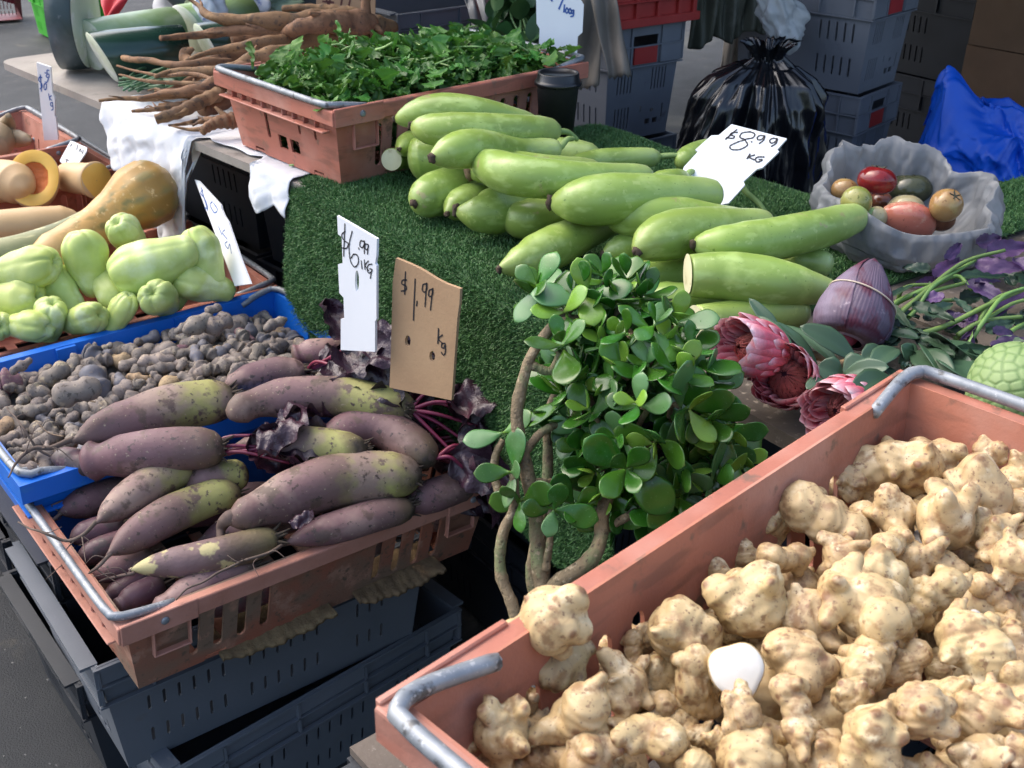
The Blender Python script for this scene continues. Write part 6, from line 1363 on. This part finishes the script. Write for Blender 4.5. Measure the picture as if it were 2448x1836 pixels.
tomato(1272, 1150, 122, 1.0, 'red', 'dark red tomato at the top of the bag', .72, (.1, .2, 1)); tomato(1140, 1285, 96, .985, 'green', 'olive green tomato at the left of the bag', .95, (-.5, -.4, -.3)); tomato(1065, 1215, 82, .975, 'tan', 'brownish orange tomato at the far left of the bag', .9, (.2, .5, 1)); tomato(1480, 1205, 142, .955, 'dark', 'dark green tomato in the shade at the back of the bag', .7, (0, .1, 1))
tomato(1455, 1330, 112, .965, 'pale', 'pale tomato half hidden behind the pink one', .75, (0, .5, 1)); tomato(1462, 1420, 172, .948, 'pink', 'big flattened pink tomato at the front of the bag', .62, (.2, .6, .5)); tomato(1715, 1310, 100, .985, 'tan', 'orange brown tomato on the right with its stem scar facing out', 1.0, (.25, -.5, .8)); tomato(1680, 1400, 88, .955, 'brown', 'dark brown tomato low on the right of the bag', .85, (.2, .3, 1)); tomato(1255, 1395, 82, .955, 'pale', 'small pale green tomato at the front left of the bag', .85, (-.3, .4, .6)); tomato(1295, 1285, 72, .95, 'brown', 'shadowed tomato in the middle of the bag', .85)
# ------------------------------------------------------------------ coffee cup
CUPM = mat('cup_black', (.014, .015, .017), rough=.65, rnd=0); LIDM = mat('cup_lid', (.012, .013, .015), rough=.3, rnd=0)
Cp = at(1205, 146, 1.065); Cp = A3(Cp[0], Cp[1] - .045, .907); th = thing('coffee_cup', Cp, 'black takeaway coffee cup with a black lid beside the rocket crate', 'cup')
ZS = A3(1.04, 1.04, 1.27)
q = lathe([(.001, .003), (.029, .003), (.030, 0), (.0405, .108), (.0425, .110), (.0405, .112)], 40); obj('cup', xf((q[0] * ZS, q[1]), None, Cp), CUPM, th)
q = lathe([(.042, .106), (.0455, .107), (.0455, .111), (.043, .113), (.041, .115), (.0395, .124), (.0385, .1255), (.036, .1245), (.034, .121), (.001, .1205)], 40); obj('lid', xf((q[0] * ZS, q[1]), None, Cp), LIDM, th)
# ------------------------------------------------------------------ sunchokes
CHOKE = mat('sunchoke_skin', (.545, .40, .205), (.42, .295, .14), sc_=1.1, rough=.5, rnd=.08, bump=.16, bsc=4, uramp=(.30, .75, (.22, .115, .055)), spots=((1.6, (.64, .52, .32), .54, .66), (2.2, (.31, .19, .09), .54, .64), (5, (.27, .165, .085), .60, .66), (9, (.20, .12, .065), .645, .67)), sss=.04)
CHCUT = mat('sunchoke_cut_flesh', (.76, .74, .68), (.70, .67, .58), sc_=60, rough=.5, rnd=0, spots=((12, (.72, .62, .5), .70, .76),))
def ico(n):
    bm = bmesh.new(); bmesh.ops.create_icosphere(bm, subdivisions=n, radius=1); V = np.array([v.co for v in bm.verts]); F = [tuple(v.index for v in f.verts) for f in bm.faces]; bm.free(); return V, F
ICO = ico(3)
def remesh(VF, vox, it=7):
    me = bpy.data.meshes.new('tmp'); me.from_pydata([tuple(v) for v in VF[0]], [], [tuple(f) for f in VF[1]]); o = bpy.data.objects.new('tmp', me); COL.objects.link(o)
    m_ = o.modifiers.new('r', 'REMESH'); m_.mode = 'VOXEL'; m_.voxel_size = vox; s_2 = o.modifiers.new('s', 'SMOOTH'); s_2.factor = .5; s_2.iterations = it
    dg = bpy.context.evaluated_depsgraph_get(); dg.update(); r = bpy.data.meshes.new_from_object(o.evaluated_get(dg)); V = np.zeros(len(r.vertices) * 3); r.vertices.foreach_get('co', V); F = [tuple(p.vertices) for p in r.polygons]
    bpy.data.objects.remove(o); bpy.data.meshes.remove(me); bpy.data.meshes.remove(r); return V.reshape(-1, 3), F
def choke(seed):
    r = np.random.default_rng(seed + 500); parts = []; nubs = []; kn = []
    def ball(c, s, R=None): parts.append(xf(ICO, R, c, 1.0) if False else ((ICO[0] * np.asarray(s)) @ (np.eye(3) if R is None else R).T + c, ICO[1])); kn.append((np.asarray(c, float), float(np.mean(s))))
    nb = r.integers(1, 4); c = A3(0, 0, 0); d = nrm(r.normal(size=3))
    body = []
    for k in range(nb):
        s = A3(.62, .56, .56) * r.uniform(.8, 1.1); ball(c, s, frame(d).T); body.append((c.copy(), s.mean())); c = c + d * .62; d = nrm(d + r.normal(0, .4, 3))
    for k in range(r.integers(7, 12)):
        b, sr = body[r.integers(len(body))]; q = nrm(r.normal(size=3)); s = r.uniform(.16, .36); p = b + q * sr * r.uniform(.72, .92); ball(p, A3(s, s, s * 1.15), frame(q))
        if r.random() < .35:
            q2 = nrm(q + r.normal(0, .3, 3)); p2 = p + q2 * s * 1.0; ball(p2, A3(1, 1, 1.2) * s * .72, frame(q2)); p, s, q = p2, s * .72, q2
        t = p + q * s * .98; ball(t, A3(.11, .11, .075) * r.uniform(.7, 1.15), frame(q)); nubs.append((t + q * .05, r.uniform(.09, .16)))
    for k in range(r.integers(4, 9)):
        b, sr = body[r.integers(len(body))]; q = nrm(r.normal(size=3)); p = b + q * sr * .98; ball(p, A3(1, 1, .8) * r.uniform(.05, .1), frame(q)); nubs.append((p, r.uniform(.06, .10)))
    V, F = remesh(join(*parts)[:2], .052, 6); cen = (V.max(0) + V.min(0)) / 2; V -= cen
    big = [(c_ - cen, s_) for c_, s_ in kn if s_ > .15]; D = np.stack([np.linalg.norm(V - c_, axis=1) / s_ for c_, s_ in big], 1); i_ = D.argmin(1); Dm = D.min(1)
    ringax = nrm(r.normal(size=3)); V = V + V / np.linalg.norm(V, axis=1)[:, None] * (.010 * np.sin((V @ ringax) * 34 + 2 * wobs(V, 3, seed)))[:, None]
    V = wob(wob(V, .035, 5, seed), .014, 14, seed + 2); u = np.zeros(len(V))
    for p, s in nubs: u = np.maximum(u, np.exp(-(np.linalg.norm(V - (p - cen), axis=1) / s) ** 2))
    # creases between lobes are tinted brown
    E = np.sort(D, 1); u = np.maximum(u, .16 * np.clip(np.sin(Dm * 26 + wobs(V, 2, seed) * .8) - .55, 0, 1) / .45 + .12); u = np.maximum(u, .44 * np.exp(-((E[:, 1] - E[:, 0]) / .10) ** 2) if E.shape[1] > 1 else u)
    return V / np.abs(V).max(), F, None, u
NCH = 22
CKM = []
for k in range(NCH): q = choke(k); CKM.append(mesh('sunchoke', q[0], q[1], CHOKE, True, None, q[3]))
CK_ = [(1195, 1342, 112, .07, 'knobbly sunchoke perched on the far rim of its crate, a curled arm to the right'), (1195, 1432, 86, .03, 'dirty sunchoke just below the one on the rim'), (1080, 1440, 68, .02, 'sunchoke against the crate wall, left of the perched one'), (1030, 1508, 62, .01, 'pale sunchoke near the left corner of the crate'), (1128, 1492, 62, .015, 'round lobed sunchoke left of the upright one'), (1080, 1578, 92, .03, 'big smooth sunchoke with brown eyes at the left front'),
       (985, 1622, 62, .01, 'sunchoke in the left corner next to the steel handle'), (1236, 1545, 98, .035, 'upright sunchoke with a round knob on top'), (1345, 1470, 92, .02, 'branching sunchoke right of the upright one'), (1405, 1605, 88, .03, 'dark eyed broad sunchoke at the bottom middle'), (1270, 1650, 92, .02, 'sunchoke cut by the bottom edge, left of centre'), (1400, 1372, 62, .01, 'sunchoke by the far wall below the hole'), (1475, 1385, 98, .03, 'large three lobed sunchoke below the brown pitted one'),
       (1470, 1240, 48, .01, 'small egg shaped sunchoke against the far wall'), (1590, 1210, 56, .01, 'short sunchoke against the far wall, right of the egg shaped one'), (1615, 1300, 108, .045, 'heavy brown sunchoke in the upper left of the heap'), (1560, 1262, 62, .02, 'sunchoke lobe peeping behind the heavy brown one'), (1660, 1140, 60, .015, 'greenish tipped sunchoke by the far wall'), (1698, 1205, 86, .035, 'smooth sunchoke with a ringed brown eye'), (1785, 1110, 98, .03, 'wide sunchoke by the far wall in the upper part'),
       (1915, 1015, 100, .02, 'long ribbed sunchoke at the top against the far wall'), (2030, 1000, 70, .02, 'sunchoke with three knobs right of the long ribbed one'), (2150, 975, 66, .03, 'sunchoke standing on end at the top right'), (2105, 1065, 96, .03, 'broad warty sunchoke at the upper right'), (2205, 1030, 66, .02, 'sunchoke cut by the right edge, uppermost'), (1930, 1110, 74, .03, 'sunchoke in the upper middle of the heap'), (1935, 1180, 62, .03, 'ball ended sunchoke in the upper middle'), (2060, 1130, 96, .035, 'forked sunchoke at the upper right with a pinkish knob'),
       (2000, 1210, 70, .02, 'sunchoke with a pale broken side'), (2120, 1150, 66, .03, 'pink tinged sunchoke knob at the upper right'), (1830, 1205, 76, .03, 'sunchoke with two dark eyes in the upper middle'), (1895, 1255, 96, .04, 'pale peeled looking sunchoke in the middle of the heap'), (1840, 1310, 106, .05, 'star shaped sunchoke in the middle with a dark eye'), (2025, 1275, 76, .04, 'dusty ball shaped sunchoke right of the middle'), (1735, 1345, 90, .03, 'smooth sunchoke with a coiled end in the middle left'), (1692, 1395, 52, .02, 'small ringed sunchoke end in the middle left'),
       (1500, 1490, 80, .02, 'sunchoke with ribbed neck beside the white cut face'), (1600, 1545, 60, .045, 'small wrinkled sunchoke below the white cut face'), (1548, 1592, 54, .03, 'short sunchoke at the bottom left of the wrinkled one'), (1722, 1440, 86, .03, 'brown shouldered sunchoke in the lower middle'), (1722, 1545, 100, .05, 'tall lumpy sunchoke in the lower middle'), (1868, 1425, 78, .04, 'pale sunchoke with two dark eyes right of the lower middle'), (1955, 1430, 62, .03, 'smooth pale sunchoke lobe behind the two eyed one'), (1842, 1500, 46, .05, 'little white knob of sunchoke in front of the pale one'),
       (1985, 1545, 92, .06, 'big round sunchoke in the lower right'), (1900, 1600, 98, .05, 'antler shaped sunchoke at the bottom right of the middle'), (2095, 1395, 104, .045, 'large dirty sunchoke at the right, many warts'), (2190, 1410, 70, .03, 'sunchoke at the right edge beside the dirty one'), (2155, 1290, 62, .01, 'shadowed sunchoke at the right below the gap'), (2185, 1225, 72, .03, 'greenish brown sunchoke at the right edge'), (2060, 1330, 56, .01, 'sunchoke in the gap by the white broken piece'), (2150, 1560, 86, .05, 'ring eyed sunchoke at the lower right'), (2110, 1630, 86, .05, 'sunchoke at the bottom right with a central knob'),
       (2065, 1505, 66, .04, 'oblong sunchoke at the lower right behind the round one'), (2205, 1500, 66, .04, 'sunchoke cut by the right edge in the lower part'), (1500, 1655, 84, .02, 'sunchoke cut by the bottom edge in the middle'), (1625, 1640, 92, .03, 'flaky sunchoke at the bottom edge below the wrinkled one'), (1800, 1650, 78, .03, 'sunchoke at the bottom edge below the tall lumpy one'), (1965, 1665, 76, .03, 'sunchoke at the bottom edge under the antler shaped one'), (2195, 1640, 76, .04, 'sunchoke in the bottom right corner'), (1190, 1650, 76, .01, 'sunchoke at the bottom edge near the left'),
       (1430, 1455, 66, .01, 'sunchoke below the three lobed one'), (1380, 1425, 60, .01, 'sunchoke tucked behind the branching one'), (1950, 1362, 60, .02, 'shadowed sunchoke below the star shaped one'), (2212, 1190, 60, .0, 'dark sunchoke in the shade at the right edge'), (2205, 1105, 60, .0, 'shaded sunchoke at the right edge below the topmost'), (1840, 1040, 64, .01, 'sunchoke low against the far wall in the upper part'), (1330, 1390, 46, .0, 'small sunchoke by the hole in the crate wall'), (1860, 1130, 60, .01, 'sunchoke hidden between the wide and the middle ones'), (1560, 1350, 60, .0, 'sunchoke in the shadow below the heavy brown one'), (1640, 1470, 60, .0, 'sunchoke behind the white cut face'), (1330, 1590, 66, .0, 'sunchoke in the shadow right of the upright one')]
pos = []
for i, (x, y, rp, dz, lb) in enumerate(CK_):
    z = .996 + dz + (.006 if x > 1700 else 0); P = at(x, y, z); pos.append((P, rp * mpp(P) * 1.0))
XT = [(1480, 1560, 'sunchoke filling the gap left of the short ones'), (1150, 1570, 'sunchoke filling the gap between the smooth and the upright ones'), (1300, 1440, 'sunchoke beneath the branching one'), (1785, 1410, 'sunchoke in the gap left of the two eyed one'), (1960, 1310, 'sunchoke in the gap above the shadowed one'), (2030, 1450, 'sunchoke in the gap left of the dirty one'), (2140, 1480, 'sunchoke in the gap below the dirty one'), (1780, 1270, 'sunchoke in the gap left of the star shaped one'), (1990, 1110, 'sunchoke in the gap beneath the three knobs'), (2170, 1340, 'sunchoke in the dark gap at the right'), (2120, 1240, 'sunchoke wedged below the pink tinged knob'), (1060, 1630, 'sunchoke at the bottom left corner'), (1545, 1420, 'sunchoke behind the cut face, left'), (1800, 1570, 'sunchoke right of the tall lumpy one'), (1440, 1540, 'sunchoke above the dark eyed one'), (1740, 1270, 'sunchoke beneath the ringed eye one'), (2060, 1600, 'sunchoke between the two bottom right ones'), (2212, 1290, 'sunchoke at the right edge in the dark gap'), (1660, 1590, 'sunchoke below the wrinkled one'), (2070, 1210, 'sunchoke right of the pale broken one'), (1330, 1650, 'sunchoke at the bottom edge, left half'), (1890, 1340, 'sunchoke right of the star shaped one')]
for x, y, lb in XT: CK_.append((x, y, 58, .012, lb)); P = at(x, y, .998); pos.append((P, 58 * mpp(P)))
PP = np.array([p for p, _ in pos]); SS = np.array([s for _, s in pos]); P0_ = PP.copy()
for it in range(40):                    # settle: push overlapping ones apart
    d = PP[:, None] - PP[None]; L = np.linalg.norm(d, axis=2) + np.eye(len(PP)); need = (SS[:, None] + SS[None]) * .66; ov = np.clip(need - L, 0, None) * (1 - np.eye(len(PP)))
    PP = PP + (d / L[..., None] * ov[..., None]).sum(1) * .25; dv = PP - P0_; L2 = np.linalg.norm(dv, axis=1); PP = P0_ + dv * np.minimum(1, .014 / np.maximum(L2, 1e-9))[:, None]
for i, (x, y, rp, dz, lb) in enumerate(CK_):
    R = rotm(RNG.uniform(0, 360), RNG.uniform(0, 360), RNG.uniform(0, 360)); P = PP[i]; s = SS[i]
    o = put('sunchoke', CKM[(i * 7 + 3) % NCH], None, M=m4(R, P, s)); tag(o, lb, 'sunchoke', 'sunchokes heaped in their crate')
for u in np.linspace(-.27, .27, 9):
    for v in np.linspace(-.115, .115, 4):
        P = BG + RG @ A3(u + RNG.normal(0, .01), v + RNG.normal(0, .01), .055 + RNG.uniform(-.01, .01)); o = put('sunchoke', CKM[RNG.integers(NCH)], None, M=m4(rotm(*RNG.uniform(0, 360, 3)), P, .047)); tag(o, 'sunchoke deep in the crate beneath the top layer', 'sunchoke', 'sunchokes in the lower layer of their crate')
# the cut one: a stump with a bright white face
Pw = at(1592, 1448, 1.045); Rw = frame(nrm(A3(-.12, -.72, .70)), CR); r = 58 * mpp(Pw); th = thing('sunchoke', Pw - UP * r, 'sunchoke broken off clean, its bright white cut face turned to the camera', 'sunchoke', 'sunchokes heaped in their crate')
a_ = lathe([(1, 0), (1.05, -.12), (1.02, -.6), (.85, -1.2), (.4, -1.7), (.01, -1.8)], 36, lambda t, a: 1 + .07 * np.sin(a * 3 + 1) + .03 * np.sin(a * 5)); obj('skin', xf((a_[0] * r, a_[1]), Rw, Pw), CHOKE, th)
a_ = lathe([(1.0, 0), (.97, .05), (.8, .09), (.01, .12)], 36, lambda t, a: 1 + .07 * np.sin(a * 3 + 1) + .03 * np.sin(a * 5)); obj('cut_face', xf((a_[0] * r, a_[1]), Rw, Pw), CHCUT, th)
for i, (x, y, rp, z) in enumerate(((2000, 1165, 40, 1.015), (2100, 1325, 34, 1.0), (1708, 1310, 22, 1.02), (2112, 1000, 22, 1.03), (1440, 1400, 14, 1.0))):
    P = at(x, y, z); th = thing('sunchoke_chip', P, ('white broken sunchoke lump at the upper right', 'white broken sunchoke lump in the gap at the right', 'small white flake beside the coiled sunchoke', 'white broken tip at the top right', 'tiny white flake near the far wall')[i], 'sunchoke chip')
    obj('chip', xf((wob(ICO[0] * A3(1, .8, .6), .15, 3, i) * rp * mpp(P), ICO[1]), rotm(i * 50, 20, 10), P), CHCUT, th)

# ------------------------------------------------------------------ price cards and their writing
class Card:
    def __init__(s, name, label, cat, outline, P0, N, mat_, holes=(), t=.004, nudge=0):
        s.N = nrm(N); s.P0 = np.asarray(P0, float); s.U = nrm(np.cross(UP, s.N)); s.V = np.cross(s.N, s.U)
        pl = [s.uv(*p) for p in outline]
        if sum(a[0] * b[1] - b[0] * a[1] for a, b in zip(pl, pl[1:] + pl[:1])) < 0: pl = pl[::-1]
        hl = [[s.uv(*p) for p in h] for h in holes]; q = onwall(panel(pl, hl, t), s.P0, s.U, s.V); low = q[0][q[0][:, 2].argmin()]
        s.th = thing(name, low, label, cat); obj('card', q, mat_, s.th, smooth=False)
    def uv(s, x, y): d = onp(x, y, s.P0, s.N) - s.P0; return (float(d @ s.U), float(d @ s.V))
    def write(s, strokes, wd, ink, smooth=True):
        VS = []
        for st in strokes:
            q = np.array([s.uv(*p) for p in st]); 
            if len(q) == 1: q = np.vstack([q, q + A3(wd * .4, -wd * .4)[:2]])
            C = spl(np.c_[q, q[:, 0] * 0], max(8, 9 * (len(q) - 1)))[:, :2] if len(q) > 2 and smooth else q
            T = np.gradient(C, axis=0); T /= np.maximum(np.linalg.norm(T, axis=1), 1e-9)[:, None]; Nn = np.stack([-T[:, 1], T[:, 0]], 1); w_ = wd / 2 * (1 + .18 * np.sin(np.arange(len(C)) * 1.3))[:, None]
            C = np.vstack([C[:1] - T[:1] * wd * .3, C[1:-1], C[-1:] + T[-1:] * wd * .3]); L_, R_2 = C + Nn * w_, C - Nn * w_; V = np.vstack([L_, R_2]); n = len(C); VS.append((np.c_[V, V[:, 0] * 0], [(i, i + n, i + n + 1, i + 1) for i in range(n - 1)]))
        V, F, _ = join(*VS); obj('writing', (s.P0 + np.outer(V[:, 0], s.U) + np.outer(V[:, 1], s.V) + s.N * .0006, F), ink, s.th, smooth=False)
def oval(cx, cy, rx, ry, n=14): return [(cx + rx * math.cos(2 * math.pi * k / n), cy + ry * math.sin(2 * math.pi * k / n)) for k in range(n)]
def Z(sx, sy, sc2): return lambda *L: [((sx + x / sc2) / KD, (sy + y / sc2) / KD) for x, y in L]
z2f = Z(800, 0, 2.633); z5f = Z(800, 600, 2.633); z3f = Z(1620, 0, 2.671); z1f = Z(0, 0, 2.676); zbf = Z(0, 0, 4.424); zcf = Z(0, 200, 4.424); z4f = Z(1400, 0, 5.53)
c = Card('price_card', 'tall white price card reading $6.99 1KG, stuck in the blue crate corner', 'price card', [(728, 466), (814, 516), (813, 552), (810, 569), (813, 574), (813, 690), (810, 694), (810, 760), (736, 756), (736, 689), (743.5, 688), (742, 643), (733, 633), (730, 571), (740, 568), (738, 512), (730, 506)],
         atd(772, 740, 1.64), (-.70, -.71, .03), WHITE, [oval(771, 607, 4.5, 23)])
c.write([z2f((68, 1455), (46, 1478), (60, 1512), (86, 1532), (76, 1562), (46, 1560)), z2f((66, 1408), (58, 1612)), z2f((112, 1455), (94, 1530), (94, 1600), (104, 1650), (128, 1680), (150, 1655), (146, 1610), (122, 1600), (104, 1625)), z2f((152, 1560), (155, 1568)), z2f((186, 1520), (166, 1516), (160, 1545), (176, 1558), (188, 1535), (188, 1516), (188, 1596)), z2f((212, 1540), (196, 1536), (192, 1560), (204, 1572), (213, 1552), (213, 1540), (208, 1600))], .0021, INK)
c.write([z5f((168, 60), (174, 112)), z5f((188, 55), (192, 116)), z5f((214, 62), (194, 90), (216, 124)), z5f((236, 82), (214, 88), (206, 116), (216, 138), (234, 128), (236, 114), (220, 112)), z5f((236, 114), (226, 172))], .0018, INK)
c = Card('price_card', 'brown cardboard price card reading $1.99 Kg, standing behind the beets', 'price card', z5f((385, 45), (470, 80), (530, 108), (560, 125), (640, 175), (700, 206), (790, 238), (785, 330), (772, 425), (752, 700), (742, 850), (735, 940), (345, 860), (352, 700), (358, 480), (365, 200)), atd(905, 800, 1.60), (-.62, -.78, .05), CARD, [z5f(*oval(460, 566, 18, 35)), z5f(*oval(614, 662, 18, 34))], .005)
c.write([z5f((455, 182), (430, 184), (424, 206), (452, 222), (448, 246), (420, 252)), z5f((447, 130), (442, 272)), z5f((508, 175), (497, 435)), z5f((520, 315), (517, 345)), z5f((580, 206), (558, 212), (554, 248), (570, 258), (582, 232), (580, 205), (570, 350)), z5f((617, 240), (597, 248), (594, 282), (610, 284), (619, 262), (618, 238), (604, 372)), z5f((655, 488), (651, 582)), z5f((680, 528), (655, 552), (682, 584)), z5f((697, 582), (678, 582), (674, 604), (688, 610), (698, 590), (697, 640), (686, 654), (672, 636))], .0022, INK)
c = Card('price_card', 'white price card reading $8.99 KG, leaning on the back of the gourd pile', 'price card', z3f((345, 793), (698, 885), (635, 955), (648, 967), (540, 1072), (505, 1080), (420, 1158), (430, 1180), (325, 1297), (270, 1308), (60, 1250), (20, 1120), (40, 1065), (130, 968), (112, 956), (215, 865), (263, 862)), atd(1600, 350, 1.90), (-.25, -.62, .74), WHITE)
c.write([z3f((382, 846), (350, 848), (336, 860), (362, 872), (352, 884), (312, 880)), z3f((378, 828), (306, 890)), z3f((462, 842), (412, 850), (398, 878), (432, 892), (392, 904), (336, 932), (346, 955), (400, 954), (446, 926), (432, 892), (480, 880), (492, 856), (464, 842)), z3f((470, 905), (474, 908)), z3f((552, 868), (526, 866), (508, 880), (516, 894), (540, 888), (556, 868), (548, 896), (520, 918)), z3f((634, 886), (606, 884), (588, 898), (596, 914), (620, 908), (637, 887), (628, 916), (598, 936))], .0026, INK)
c.write([z3f((462, 984), (444, 1014)), z3f((492, 990), (456, 1003), (486, 1020)), z3f((552, 1003), (512, 1004), (495, 1020), (512, 1036), (540, 1022), (520, 1019))], .0028, INK)
c = Card('price_card', 'tall white price card with blue /100g writing behind the coffee cup', 'price card', [(1157, -60), (1256, -60), (1255, 0), (1261, 10), (1258, 70), (1248, 79), (1246, 125), (1251, 137), (1250, 140), (1150, 147.6), (1153.6, 103), (1164, 98), (1165.6, 62), (1159, 51)], atd(1200, 140, 2.46), (-.15, -.98, .12), WHITE)
c.write([z2f((1440, -10), (1412, 56)), z2f((1447, 30), (1443, 76)), z2f((1462, 50), (1452, 68), (1462, 82), (1472, 66), (1462, 50)), z2f((1482, 54), (1473, 70), (1482, 86), (1491, 70), (1482, 54)), z2f((1504, 64), (1492, 68), (1492, 84), (1503, 80), (1505, 62), (1502, 98), (1486, 104)), z2f((1350, -20), (1370, 6))], .0034, INKB)
c = Card('price_card', 'narrow white price card reading $3.50 kg in the far left crate', 'price card', zbf((385, 660), (535, 710), (545, 860), (555, 985), (580, 1040), (578, 1225), (590, 1240), (612, 1440), (612, 1478), (465, 1485)), at(110, 298, .77), (-.35, -.90, -.12), WHITE)
c.write([zbf((446, 820), (420, 815), (410, 850), (440, 880), (446, 920), (424, 940)), zbf((428, 790), (440, 965)), zbf((476, 770), (500, 775), (490, 810), (512, 830), (496, 870), (476, 865)), zbf((520, 745), (500, 742), (502, 780), (520, 785), (518, 815), (502, 818)), zbf((470, 890), (490, 885), (492, 930), (476, 950), (466, 920), (470, 890))], .0028, INKB)
c.write([zbf((515, 990), (528, 1060)), zbf((545, 1010), (524, 1032), (548, 1060)), zbf((556, 1080), (536, 1090), (540, 1120), (558, 1115), (556, 1080), (562, 1150), (545, 1165))], .0024, INKB)
c = Card('price_card', 'small white price tag tilted over the cut butternut piece', 'price card', zcf((745, 605), (780, 612), (920, 675), (915, 715), (800, 890), (780, 893), (640, 830), (632, 810)), at(160, 338, .765), (-.12, -.60, .80), WHITE)
c.write([zcf((760, 640), (745, 665)), zcf((822, 650), (812, 700)), zcf((836, 720), (850, 690), (860, 726)), zcf((880, 705), (872, 745)), zcf((695, 800), (728, 812)), zcf((712, 806), (700, 830)), zcf((742, 850), (770, 862))], .0022, INK)
c = Card('price_card', 'white price card seen almost edge on among the chayotes', 'price card', [(420.5, 388), (428, 390), (476, 442), (478, 452), (485, 468), (492, 478), (520, 560), (541, 613), (507, 618)], at(520, 605, .715), (-.80, -.50, .30), WHITE)
c.write([z1f((1300, 1215), (1285, 1235), (1310, 1270), (1330, 1330), (1312, 1330)), z1f((1288, 1200), (1330, 1345)), z1f((1360, 1290), (1345, 1310), (1372, 1360), (1392, 1340), (1368, 1300))], .0026, INKB)
c.write([[(x, y) for x, y in z1f((1400, 1450), (1420, 1500))], z1f((1440, 1470), (1425, 1490), (1455, 1530)), z1f((1455, 1545), (1440, 1560), (1460, 1590), (1470, 1560), (1482, 1620))], .0022, INKB)
zd = Z(400, 0, 3.687)
c = Card('price_card', 'cardboard price card with dark figures standing behind the brown roots', 'price card', zd((1320, -160), (1835, -160), (1832, 165), (1310, 62)), atd(745, 30, 2.98), (-.1, -.95, .2), CARD)
c.write([zd((1395, -30), (1415, 30), (1440, 48)), zd((1440, -30), (1425, 40)), zd((1370, 12), (1465, 22)), zd((1545, -30), (1530, 50)), zd((1620, -30), (1595, 66)), zd((1690, -40), (1716, 18), (1700, 100)), zd((1745, -40), (1716, 18)), zd((1760, -40), (1775, 15), (1725, 118)), zd((1800, -20), (1770, 20))], .0045, mat('brown_ink', (.10, .03, .025), rough=.8, rnd=0))
